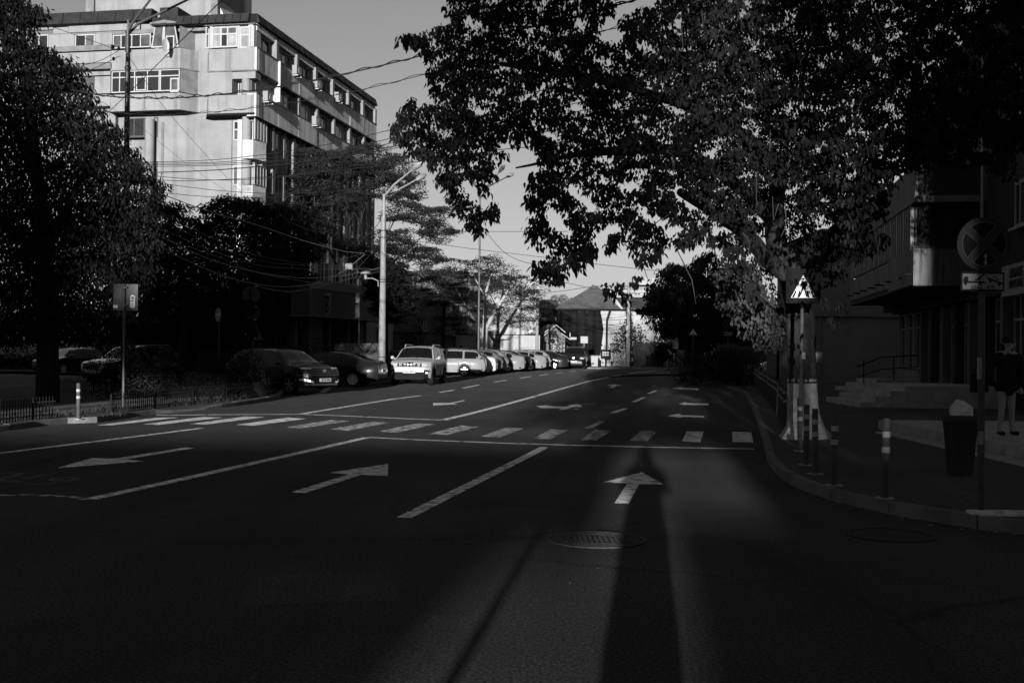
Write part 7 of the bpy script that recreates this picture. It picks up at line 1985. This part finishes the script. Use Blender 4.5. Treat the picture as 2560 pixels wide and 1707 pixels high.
# the chained row of little posts
npost = 24
pa, pb, pc = gnd(1962, 1080, KZ), gnd(1905, 988, KZ), gnd(1878, 958, KZ)
path = [pa, gnd(1940, 1030, KZ), pb, gnd(1892, 972, KZ), pc]
seg = [(path[i + 1] - path[i]).length for i in range(4)]; Ltot = sum(seg)
def along(d):
    for i, s in enumerate(seg):
        if d <= s or i == 3: return path[i].lerp(path[i + 1], min(1, d / s))
        d -= s
P0 = thing('chain_post', '', 'bollard', (0, 0, 0), group='row of short black posts with white bands along the right kerb')
mb = MB(); mb.tube([(0, 0, 0), (0, 0, .80), (0, 0, .84)], [.035, .035, .02], 10); mb.build('shaft', M_PST, P0, smooth=40)
for z in (.74, .58): mb = MB(); mb.tube([(0, 0, z - .025), (0, 0, z + .025)], .039, 10); mb.build('white_band', M_BAND2, P0, smooth=40)
words_n = ['first', 'second', 'third', 'fourth', 'fifth', 'sixth', 'seventh', 'eighth', 'ninth', 'tenth', 'eleventh', 'twelfth', 'thirteenth', 'fourteenth', 'fifteenth', 'sixteenth', 'seventeenth', 'eighteenth', 'nineteenth', 'twentieth', 'twenty-first', 'twenty-second', 'twenty-third', 'twenty-fourth']
for i in range(npost):
    o = P0 if i == 0 else copy_tree(P0)
    o.location = along(Ltot * (i / (npost - 1))); o['label'] = '%s short banded post of the kerbside row counted from the big trunk' % words_n[i]
    o.rotation_euler = (R(rnd.uniform(-2, 2)), R(rnd.uniform(-2, 2)), 0)
o = copy_tree(B0); o.location = gnd(1719, 938, KZ); o.scale = (1, 1, 1); o['label'] = 'far bollard at the tip of the right kerb before the dark hedge'
o = copy_tree(B0); o.location = gnd(1941, 965, KZ); o['label'] = 'single post between the row and the big trunk'; o.scale = (1, 1, 1.0)
o = copy_tree(B0); o.location = gnd(196, 1048, KZ - .04); o.scale = (1, 1, .95); o['label'] = 'lone pale banded bollard on the left kerb before the low fence'; o['group'] = 'bollards'
# tall black post behind the row
t = thing('black_post', 'tall thin black post rising from the row of kerbside posts', 'post', gnd(1944, 985, KZ))
zt_ = at(1942, 770, t.location.y).z - KZ
post(t, 0, 0, 0, zt_, .05, M_BLACKP)

# ---- bins ---------------------------------------------------------------------------------------
b0 = gnd(2400, 1188, KZ)
s_ = b0.y / FL
t = thing('litter_bin', 'tapering dark litter bin with a pale bag swelling out of its top', 'bin', b0)
hb = (at(2400, 1037, b0.y).z - KZ); rt = 38 * s_
def rrect(hx, hy, z, c_=.25, n=5):
    o = []
    for qx, qy, a0 in ((1, 1, 0), (-1, 1, 90), (-1, -1, 180), (1, -1, 270)):
        for i in range(n):
            a = R(a0 + 90 * i / (n - 1)); o.append((qx * hx * (1 - c_) + hx * c_ * math.cos(a), qy * hy * (1 - c_) + hx * c_ * math.sin(a), z))
    return o
mb = MB(); L = [rrect(rt * k, rt * .75 * k, z) for k, z in ((.66, .02), (.70, .08), (.94, hb - .10), (1.0, hb - .09), (1.02, hb - .012), (.99, hb), (.90, hb), (.86, hb - .10))]
n = len(L[0]); mb.add([p for r_ in L for p in r_], [(a * n + i, a * n + (i + 1) % n, (a + 1) * n + (i + 1) % n, (a + 1) * n + i) for a in range(len(L) - 1) for i in range(n)])
mb.build('bin_body', mat('bin_dark', .03, .6, .2, 5), t, smooth=45)
mb = MB(); mb.box((rt * 1.0, -.04, hb - .09), (rt * 1.10, .04, hb - .03)); mb.build('handle', M_BLACKP, t, bevel=.01)
ht = at(2400, 1003, b0.y).z - KZ - hb
bm_ = bmesh.new(); bmesh.ops.create_uvsphere(bm_, u_segments=28, v_segments=16, radius=1)
for v in bm_.verts:
    x, y, z = v.co
    k = 1 + .09 * math.sin(x * 6 + z * 3) + .07 * math.cos(y * 9 + x * 5) + .04 * math.sin(z * 13 + x * 9)
    sx = math.copysign(abs(x) ** .75, x); sz = max(z, -.15) ** .6 if z > 0 else z * .25
    v.co = Vector((sx * rt * .70 * k + .02, y * rt * .55 * k, hb - .03 + sz * (ht + .03) * (k * .5 + .5) * (1 - .18 * sx)))
me = bpy.data.meshes.new('bag'); bm_.to_mesh(me); bm_.free(); me.polygons.foreach_set('use_smooth', [True] * len(me.polygons))
o = mesh_obj('bag', me, mat('bag_pale', .42, .6, .25, 8, .5, 18)); o.location = b0
tag(o, 'swollen pale rubbish bag sticking out of the dark litter bin', 'bag')
b0 = gnd(1833, 951, KZ); s_ = b0.y / FL
t = thing('litter_bin', 'small far litter bin with a rounded pale lid before the dark hedge', 'bin', b0)
hb = at(1833, 898, b0.y).z - KZ
mb = MB(); mb.tube([(0, 0, .03), (0, 0, hb)], [7 * s_, 7.5 * s_], 16); mb.build('bin_body', M_METAL, t, smooth=40)
mb = MB(); mb.tube([(0, 0, hb + .01), (0, 0, hb + .10), (0, 0, hb + .16)], [7.5 * s_, 6.5 * s_, 3 * s_], 16); mb.build('lid', M_WHT2, t, smooth=60)
# kerb block at the right edge, pale and chipped
b0 = gnd(2492, 1316)
t = thing('kerb_block', 'pale chipped kerb block lying in the light at the lower right corner', 'kerb stone', (b0.x, b0.y - .12, 0))
mb = MB(); mb.box((-.28, 0, .0), (.30, .16, .155)); o = mb.build('block', mat('chipped_stone', .42, .9, .5, 9, .8, 30), t, bevel=.02)

# ---- low fences --------------------------------------------------------------------------------
def low_fence(label, pts, h, z0=KZ, step=.10, group=None):
    L_p = [Vector((p[0], p[1], 0)) for p in pts]
    seg_ = [(L_p[i + 1] - L_p[i]).length for i in range(len(L_p) - 1)]; tot = sum(seg_)
    def pt(d):
        for i, s in enumerate(seg_):
            if d <= s or i == len(seg_) - 1: return L_p[i].lerp(L_p[i + 1], min(1, d / s))
            d -= s
    t = thing('low_fence', label, 'fence', (L_p[0].x, L_p[0].y, z0), group=group)
    mb = MB(); mb.box((-.008, -.008, 0), (.008, .008, h)); mb.add([(-.014, -.01, h - .04), (.014, -.01, h - .04), (0, 0, h + .04), (0, .01, h - .04)], [(0, 1, 2), (1, 3, 2), (3, 0, 2)])
    first = None
    n = int(tot / step)
    for i in range(n + 1):
        p = pt(i * step)
        if first is None: first = mb.build('picket', M_BLACKP, t); o = first
        else: o = bpy.data.objects.new('picket', first.data); C.objects.link(o); o.parent = t
        o.location = (p.x - L_p[0].x, p.y - L_p[0].y, 0)
    for z in (h * .18, h * .80):
        m2 = MB(); m2.tube([(pt(tot * k / 24).x - L_p[0].x, pt(tot * k / 24).y - L_p[0].y, z) for k in range(25)], .014, 6); m2.build('rail', mat('fence_rail', .06, .5), t)
    for k in range(int(tot / 2) + 1):
        p = pt(min(tot, k * 2.0)); m3 = MB(); m3.box((-.02, -.02, -.02), (.02, .02, h * .95)); o = m3.build('fence_post', M_BLACKP, t); o.location = (p.x - L_p[0].x, p.y - L_p[0].y, 0)
    return t
off = lambda x, y: gnd(x, y, KZ)
low_fence('low black picket fence at the left edge by the lone bollard', [off(-60, 1066), off(0, 1058), off(70, 1050), off(138, 1044)], .42)
low_fence('low black picket fence round the planted bed up to the black crossover', [off(278, 1032), off(340, 1026), off(420, 1017), off(500, 1009), off(560, 1003), off(630, 995), off(672, 987), off(693, 979), off(697, 970)], .42)
low_fence('second low fence behind the lone bollard before the far dark cars', [off(128, 985), off(200, 981), off(268, 978)], .45)
low_fence('low dark fence along the far right bed before the big hedge', [off(1745, 943), off(1790, 948), off(1855, 962), off(1862, 976)], .55, step=.13)
# ================================================================== overhead wires
M_WIRE = mat('wire_black', .012, .7)
M_WIRE_L = mat('wire_grey', .14, .5)
def wire(label, pts, r, m_=M_WIRE, n=14, twist=False, name='overhead_cable', group=None):
    """pts: (px, py, depth) knots the cable hangs through; smooth curve"""
    P = [at(x, y, d) for x, y, d in pts]
    if twist: n = 40
    out = []
    for i in range(len(P) - 1):
        p0, p1, p2, p3 = P[max(i - 1, 0)], P[i], P[i + 1], P[min(i + 2, len(P) - 1)]
        for k in range(n):
            t = k / n
            out.append(.5 * ((2 * p1) + (p2 - p0) * t + (2 * p0 - 5 * p1 + 4 * p2 - p3) * t * t + (3 * p1 - p0 - 3 * p2 + p3) * t ** 3))
    out.append(P[-1])
    mb = MB(); mb.tube(out, r, 5)
    o = mb.build(name, m_)
    if twist:
        m2 = MB(); m2.tube([p + Vector((0, 0, .026 * math.sin(i * .42 + math.sin(i * .05)) + .01)) for i, p in enumerate(out)], r * .8, 5); q = m2.build('wrap_strand', m_, o)
    tag(o, label, 'cable', group); return o
x2, x1_ = lambda x: 500 + x / 3.647, lambda x: x / 3.647
G1 = 'overhead cables crossing the street'
wire('thick twisted black cable rising from the left tree into the big tree across the facade', [(180, 226, 26), (260, 240, 25), (370, 246, 24), (480, 243, 23), (640, 226, 22), (830, 192, 21), (1030, 146, 20), (1200, 98, 18), (1400, 52, 17), (1590, 0, 16), (1700, -35, 15)], .013, twist=True, group=G1)
wire('thin twisted cable below the thick one across the upper facade', [(225, 275, 26), (330, 285, 25), (450, 286, 24), (620, 272, 23), (830, 240, 21), (1036, 193, 20), (1300, 120, 18), (1600, 60, 17)], .007, twist=True, group=G1)
wire('straight diagonal cable dropping from the top of the frame past the steel lamp pole', [(575, -15, 14), (556, 0, 14.5), (450, 105, 17), (330, 225, 21), (240, 310, 25)], .007, group=G1)
wire('thin cable from the left tree top to the steel lamp pole insulators', [(90, 54, 27), (200, 92, 26), (278, 120, 25.3)], .007, group=G1)
wire('upper short cable sagging from the insulators into the left tree', [(297, 127, 25.3), (255, 150, 26), (210, 164, 26.5), (182, 175, 27)], .007, group=G1)
wire('lower short cable sagging from the insulators into the left tree', [(299, 141, 25.3), (260, 160, 26), (225, 176, 26.5), (205, 184, 27)], .007, group=G1)
wire('slanting guy line from the steel lamp pole down over the facade', [(322, 142, 25.3), (420, 280, 33), (540, 415, 42), (640, 520, 50)], .006, group=G1)
wire('faint second guy line parallel under the first over the facade', [(232, 240, 26), (360, 325, 33), (480, 420, 40), (600, 500, 50)], .004, group=G1)
# fan of cables leaving the left tree toward the right across the block and the big tree
fan = [(398, 560, 478, 395, 330, 250, 190, 'top'), (402, 555, 470, 405, 352, 300, 230, 'second'), (406, 560, 468, 412, 360, 315, 260, 'third'), (414, 570, 480, 424, 372, 330, 280, 'fourth'), (416, 575, 478, 428, 380, 345, 300, 'fifth'), (430, 640, 520, 460, 425, 390, 350, 'sixth'), (441, 700, 500, 470, 448, 410, 378, 'seventh')]
ys = [[(330, 407), (560, 398), (800, 365), (980, 324), (1250, 250), (1600, 175), (2000, 70)], [(345, 409), (560, 405), (800, 380), (980, 346), (1250, 282), (1600, 200), (2050, 85)], [(350, 413), (560, 409), (800, 392), (980, 358), (1260, 300), (1620, 215), (2100, 90)],
      [(355, 417), (560, 413), (800, 396), (980, 372), (1260, 315), (1620, 240), (2200, 70)], [(375, 432), (560, 424), (800, 400), (1000, 364), (1260, 330), (1640, 250), (2350, 30)], [(390, 441), (520, 450), (660, 447), (800, 430), (1000, 392), (1270, 348), (1700, 260)], [(410, 451), (500, 452), (700, 440), (900, 420), (1050, 404), (1250, 375), (1410, 355), (1800, 265)]]
nm = ['uppermost', 'second', 'third', 'fourth', 'fifth', 'sixth', 'lowest']
for k, q in enumerate(ys):
    wire('%s cable of the bundle running from the left tree up into the big tree' % nm[k], [(x, y, 27 - 12 * (x - 330) / 1700) for x, y in q], .0075 if k != 4 else .011, group=G1)
for k, q in enumerate([[(412, 460), (540, 476), (680, 484), (820, 480), (900, 470)], [(385, 480), (520, 492), (640, 494), (760, 490)]]):
    wire(['flat dark cable under the bundle over the blank lower facade', 'lowest flat cable touching the dark tree tops'][k], [(x, y, 30) for x, y in q], .008, group=G1)
# bright catenaries from upper left to the concrete pole
G2 = 'pale sagging cables running to the concrete lamp pole'
cat_ = [([(380, 476), (520, 528), (640, 562), (760, 602), (860, 628), (910, 633)], .013, 'upper bright cable descending steadily to the concrete pole'),
        ([(400, 590), (480, 630), (560, 660), (660, 684), (760, 695), (850, 690), (920, 677), (953, 668)], .013, 'bright deep sagging cable ending at the lantern bracket'),
        ([(370, 600), (460, 648), (560, 690), (640, 710), (720, 717), (800, 705), (860, 676), (912, 636)], .013, 'lowest bright cable swinging up steeply to the pole'),
        ([(350, 505), (430, 545), (520, 590), (620, 632), (700, 650), (780, 660), (850, 648), (912, 634)], .007, 'thin dark cable third from the top of the sagging bundle'),
        ([(340, 520), (420, 560), (520, 605), (640, 650), (740, 662), (860, 668), (930, 672)], .007, 'thin cable crossing the middle of the sagging bundle'),
        ([(330, 540), (420, 580), (520, 622), (640, 662), (760, 672), (880, 673), (950, 674)], .007, 'thin flat cable just above the bright deep one'),
        ([(420, 600), (540, 640), (640, 680), (740, 700), (820, 708), (900, 690), (953, 678)], .006, 'faint cable between the two lowest bright ones'),
        ([(640, 715), (700, 727), (760, 725), (840, 706), (900, 690), (953, 672)], .007, 'drooping cable in front of the shop canopy'),
        ([(700, 537), (740, 562), (800, 580), (860, 583), (920, 571)], .006, 'short slack cable before the feathery tree'),
        ([(300, 470), (420, 540), (540, 600), (640, 640), (740, 690)], .005, 'faint steep cable inside the dark trees'),
        ([(880, 690), (905, 660), (930, 634), (950, 626)], .008, 'short tie between bundle and pole top')]
for q, r, lb in cat_:
    x0, x1 = q[0][0], q[-1][0]
    wire(lb, [(x, y, 30 + 20.5 * (x - x0) / (x1 - x0)) for x, y in q], r, M_WIRE_L if 'bright' in lb else mat('wire_dull', .07, .5), group=G2)
# right of the pole
cr = [([(962, 630), (1010, 645), (1060, 663), (1110, 674), (1160, 676), (1220, 668)], 'uppermost pale cable right of the concrete pole'), ([(962, 640), (1020, 668), (1080, 686), (1140, 690), (1210, 680)], 'second pale cable right of the concrete pole'),
      ([(962, 672), (1010, 690), (1070, 704), (1130, 706), (1190, 698)], 'third pale cable right of the concrete pole'), ([(962, 674), (1020, 700), (1090, 716), (1150, 716), (1200, 708)], 'lowest pale cable right of the concrete pole'),
      ([(962, 655), (1000, 690), (1040, 720), (1080, 745)], 'steep thin cable dropping right from the concrete pole')]
for q, lb in cr: wire(lb, [(x, y, 51 + 24 * (x - 962) / 240) for x, y in q], .012, M_WIRE_L, group='cables right of the concrete pole')
sky_ = [([(1110, 580), (1200, 579), (1300, 579), (1420, 579)], 'level cable across the sky gap between the tree lobes', 30), ([(1040, 603), (1180, 622), (1330, 640), (1480, 659), (1650, 678)], 'long cable crossing the lower sky gap', 60),
        ([(1215, 580), (1260, 630), (1310, 655), (1360, 662)], 'thin slack cable in the lower sky gap', 60), ([(1040, 660), (1040, 640), (1075, 600), (1110, 580)], 'thin riser cable at the feathery tree', 45),
        ([(1290, 740), (1400, 728), (1490, 716), (1570, 716)], 'upper cable over the netted house roof', 100), ([(1320, 690), (1420, 708), (1500, 724), (1568, 722)], 'crossing cable over the netted house roof', 100),
        ([(1395, 772), (1440, 786), (1500, 796), (1568, 790)], 'first looping cable before the netting', 106), ([(1395, 773), (1440, 790), (1500, 800), (1568, 798)], 'second looping cable before the netting', 106),
        ([(1400, 775), (1450, 800), (1520, 812), (1568, 806)], 'third looping cable before the netting', 106), ([(1568, 738), (1600, 748), (1640, 756)], 'upper cable from the utility pole to the right', 106), ([(1568, 745), (1610, 760), (1650, 766)], 'middle cable from the utility pole to the right', 106), ([(1520, 812), (1568, 818), (1605, 820)], 'low cable behind the utility pole', 108)]
for q, lb, d in sky_: wire(lb, [(x, y, d) for x, y in q], .010 * d / 45, group='thin cables in the distance')
# ================================================================== people
M_SKIN = mat('skin', .20, .6, .1, 5)
M_CLOTH_D = mat('cloth_black', .010, .9, .3, 8, .3, 60)
M_CLOTH_M = mat('cloth_grey', .06, .9, .2, 8, .3, 60)
M_HAIR = mat('hair', .012, .6)
def skin_obj(name, verts, edges, radii, m, parent, root=0, sub=2):
    me = bpy.data.meshes.new(name); me.from_pydata([tuple(v) for v in verts], edges, []); me.update()
    o = bpy.data.objects.new(name, me); C.objects.link(o); o.parent = parent
    o.modifiers.new('skin', 'SKIN')
    if not me.skin_vertices:
        bm_ = bmesh.new(); bm_.from_mesh(me); bm_.verts.layers.skin.verify(); bm_.to_mesh(me); bm_.free()
    for i, sv in enumerate(me.skin_vertices[0].data):
        r = radii[i]; sv.radius = (r, r) if not isinstance(r, tuple) else r; sv.use_root = (i == root)
    o.modifiers['skin'].use_smooth_shade = True
    if sub: s_ = o.modifiers.new('sub', 'SUBSURF'); s_.levels = sub; s_.render_levels = sub
    me.materials.append(m); return o
def baked(o):
    """freeze the modifiers so the mesh is plain"""
    bpy.context.view_layer.update()
    dg = bpy.context.evaluated_depsgraph_get()
    me = bpy.data.meshes.new_from_object(o.evaluated_get(dg)); o.modifiers.clear(); o.data = me; return o
def person(label, loc, rz, H=1.72, elbows=(.12, .12), hands=None, stance=.11, top=M_CLOTH_D, legs=M_CLOTH_D, bare_legs=False, skirt=False, long_hair=False, stride=0.0, bag=False, wide=1.0):
    """standing figure facing -Y in its own space; hands = ((x,y,z) left, right) in fractions of height"""
    t = thing('person', label, 'person', loc, rz)
    k = H
    def V(x, y, z): return Vector((x * k, y * k, z * k))
    hands = hands or ((.20, -.02, .44), (-.20, -.02, .44))
    sh = .112 * wide
    def elbow(hd, sx, e):
        s = V(sx * sh, 0, .815); h_ = V(*hd); mid = (s + h_) / 2; d = h_ - s
        out = Vector((sx * e, .10, -.42)) * k * .4
        return mid + out
    # body: one continuous figure
    vs = [V(0, 0, .53), V(0, .005, .62), V(0, 0, .72), V(0, .005, .80), V(0, .0, .86), V(0, -.01, .90), V(0, -.012, .95), V(0, -.008, .985)]
    rd = [.078 * k, .070 * k, .080 * k, .078 * k, .030 * k, .045 * k, .053 * k, .035 * k]
    ed = [(i, i + 1) for i in range(7)]
    for sx, hd, e in ((1, hands[0], elbows[0]), (-1, hands[1], elbows[1])):
        n0 = len(vs); el = elbow(hd, sx, e)
        h_ = V(*hd)
        vs += [V(sx * sh, 0, .805), el, h_.lerp(el, .12), h_ + (h_ - el).normalized() * .05 * k]; rd += [.038 * k, .026 * k, .017 * k, .020 * k]
        ed += [(3, n0), (n0, n0 + 1), (n0 + 1, n0 + 2), (n0 + 2, n0 + 3)]
        # fingers
        base = n0 + 3; d = (h_ - el).normalized(); sd = Vector((0, 1, 0)) if abs(d.z) > .6 else Vector((0, 0, 1)); 
        for q in range(4):
            n1 = len(vs); o_ = sd * (.012 * (q - 1.5)) * k
            vs += [vs[base] + d * .020 * k + o_, vs[base] + d * (.050 - .004 * abs(q - 1)) * k + o_ * 1.1]; rd += [.0065 * k, .0045 * k]
            ed += [(base, n1), (n1, n1 + 1)]
        n1 = len(vs); vs += [vs[base] + d * .012 * k - sd * .026 * k, vs[base] + d * .03 * k - sd * .032 * k]; rd += [.007 * k, .005 * k]; ed += [(base, n1), (n1, n1 + 1)]
    for sx in (1, -1):
        n0 = len(vs); f = stride * sx
        vs += [V(sx * .052, 0, .50), V(sx * stance * .75, f * .3 - .01, .285), V(sx * stance, f * .9 + .01, .05), V(sx * stance * 1.1, f * .9 - .075, .018)]
        rd += [.058 * k, .037 * k, .024 * k, .022 * k]; ed += [(0, n0), (n0, n0 + 1), (n0 + 1, n0 + 2), (n0 + 2, n0 + 3)]
    bo = baked(skin_obj('body', vs, ed, rd, M_SKIN, t))
    # top
    n_arm = []
    tv = [V(0, 0, .46 if bare_legs else .50), V(0, .005, .60), V(0, 0, .72), V(0, .005, .80), V(0, .0, .845)]; tr = [(.118 if bare_legs else .092) * k, (.104 if bare_legs else .088) * k, .094 * k, .088 * k, .05 * k]; te = [(i, i + 1) for i in range(4)]
    for sx, hd, e in ((1, hands[0], elbows[0]), (-1, hands[1], elbows[1])):
        n0 = len(tv); el = elbow(hd, sx, e); h_ = V(*hd)
        tv += [V(sx * sh * 1.02, 0, .80), el, h_.lerp(el, .18)]; tr += [.048 * k, .036 * k, .026 * k]; te += [(3, n0), (n0, n0 + 1), (n0 + 1, n0 + 2)]
    baked(skin_obj('jacket', tv, te, tr, top, t))
    if not skirt:
        lv_ = [V(0, 0, .525)]; lr = [.085 * k]; le = []
        for sx in (1, -1):
            n0 = len(lv_); f = stride * sx
            if bare_legs: lv_ += [V(sx * .055, 0, .48), V(sx * stance * .62, f * .15, .41)]; lr += [.066 * k, .060 * k]; le += [(0, n0), (n0, n0 + 1)]
            else: lv_ += [V(sx * .055, 0, .49), V(sx * stance * .76, f * .3 - .01, .285), V(sx * stance, f * .9 + .01, .07)]; lr += [.066 * k, .048 * k, .038 * k]; le += [(0, n0), (n0, n0 + 1), (n0 + 1, n0 + 2)]
        baked(skin_obj('trousers' if not bare_legs else 'shorts', lv_, le, lr, legs, t))
    else:
        mb = MB(); n = 20; pr = [(.075, .58), (.095, .48), (.13, .25), (.15, .12)]
        vs_ = [(r * k * math.cos(2 * math.pi * i / n) * (1 + .06 * math.cos(5 * 2 * math.pi * i / n)), r * k * .85 * math.sin(2 * math.pi * i / n), z * k) for r, z in pr for i in range(n)]
        mb.add(vs_, [(a * n + i, a * n + (i + 1) % n, (a + 1) * n + (i + 1) % n, (a + 1) * n + i) for a in range(3) for i in range(n)]); mb.build('skirt', legs, t, smooth=60)
    for sx in (1, -1):
        f = stride * sx
        baked(skin_obj('shoe', [V(sx * stance * 1.0, f * .9 + .03, .022), V(sx * stance * 1.05, f * .9 - .04, .020), V(sx * stance * 1.12, f * .9 - .10, .014)], [(0, 1), (1, 2)], [.026 * k, .027 * k, .020 * k], M_BLACKP, t, sub=1))
    # face: nose, eyes, mouth, ears, hair
    hc = V(0, -.012, .935)
    def ell(c_, r, m_, nm_, seg=12):
        b_ = bmesh.new(); bmesh.ops.create_uvsphere(b_, u_segments=seg, v_segments=8, radius=1)
        for v in b_.verts: v.co = Vector((v.co.x * r[0], v.co.y * r[1], v.co.z * r[2])) * k + c_
        me = bpy.data.meshes.new(nm_); b_.to_mesh(me); b_.free(); me.polygons.foreach_set('use_smooth', [True] * len(me.polygons))
        return mesh_obj(nm_, me, m_, t)
    ell(hc + V(0, -.052, -.008), (.008, .013, .016), M_SKIN, 'nose')
    for sx in (1, -1): ell(hc + V(sx * .018, -.046, .006), (.008, .005, .005), M_INK, 'eye'); ell(hc + V(sx * .050, .004, -.004), (.006, .011, .017), M_SKIN, 'ear')
    ell(hc + V(0, -.046, -.028), (.016, .005, .004), M_CLOTH_M, 'mouth')
    ell(hc + V(0, .010, .020), (.056, .060, .052), M_HAIR, 'hair', 20)
    if long_hair:
        for sx in (1, -1): ell(hc + V(sx * .04, .02, -.04), (.022, .035, .07), M_HAIR, 'hair_lock')
    if bag: pass
    return t
# photographer: stands right behind the camera, elbows out, hands at the camera
ph_loc = Vector((-.06, -.30, 0)); ph_h = 1.74
ph = person('person standing at the viewpoint in dark clothes with a camera raised to the face', ph_loc, math.pi - SUN_AZ * 0, ph_h, elbows=(.17, .17),
       hands=((.045, -.105, .915), (-.045, -.105, .915)), stance=.085, wide=1.0)
mb = MB(); n = 24; pr = [(.20, .42), (.205, .62), (.195, .95), (.185, 1.2), (.16, 1.42)]
vs_ = [(r * math.cos(2 * math.pi * i / n), r * .62 * math.sin(2 * math.pi * i / n), z) for r, z in pr for i in range(n)]
mb.add(vs_, [(a * n + i, a * n + (i + 1) % n, (a + 1) * n + (i + 1) % n, (a + 1) * n + i) for a in range(4) for i in range(n)])
o = mb.build('coat', M_CLOTH_D, ph, smooth=60); o.location = (0, .02, 0)
t = thing('photo_camera', 'small black camera held up to the face by the person at the viewpoint', 'camera', (0, 0, EYE.z))
t.location = (-.005, -.09, EYE.z)
mb = MB(); mb.box((-.065, -.035, -.045), (.065, .0, .045)); mb.box((-.02, -.035, .046), (.02, 0, .062)); mb.build('camera_body', M_BLACKP, t)
mb = MB(); mb.tube([(0, .001, 0), (0, .055, 0)], .03, 16); mb.build('lens', M_BLACKP, t)
# woman on the terrace
zt0 = KZ + .30
pw = gnd(2515, 1086, zt0)
pw_h = (at(2515, 842, pw.y).z - zt0)
person('woman in dark loose top and shorts with bare legs standing on the shop terrace', pw, R(8), pw_h, elbows=(.12, .3), hands=((.15, -.02, .46), (-.035, -.085, .865)), stance=.07, bare_legs=True, long_hair=True, wide=1.1)
t = thing('handbag', 'dark handbag hanging beside the woman on the terrace', 'bag', pw + Vector((-.40, .0, .0)))
mb = MB(); mb.prism([(-.13, -.05, .62), (.13, -.05, .62), (.11, -.05, .90), (-.11, -.05, .90)], (0, .1, 0)); mb.build('bag_body', M_BLACKP, t, bevel=.02)
mb = MB(); mb.tube([(-.08, 0, .9), (0, 0, 1.12), (.08, 0, .9)], .010, 6); mb.build('strap', M_BLACKP, t)
# far pedestrians
pf = gnd(1579, 920)
person('far pedestrian in a long black dress walking past the utility pole', pf, R(-70), (at(1579, 876, pf.y).z), stride=.12, skirt=True, legs=M_CLOTH_D, long_hair=True, stance=.05)
for px, d, lb, py in ((1153, 88, 'person whose dark head shows above the silver estate car', 863), (1184, 90, 'person whose dark head shows above the white saloon', 870)):
    x_ = at(px, 900, d); person(lb, (x_.x, d, 0), R(200), at(px, py, d).z, stride=.1)
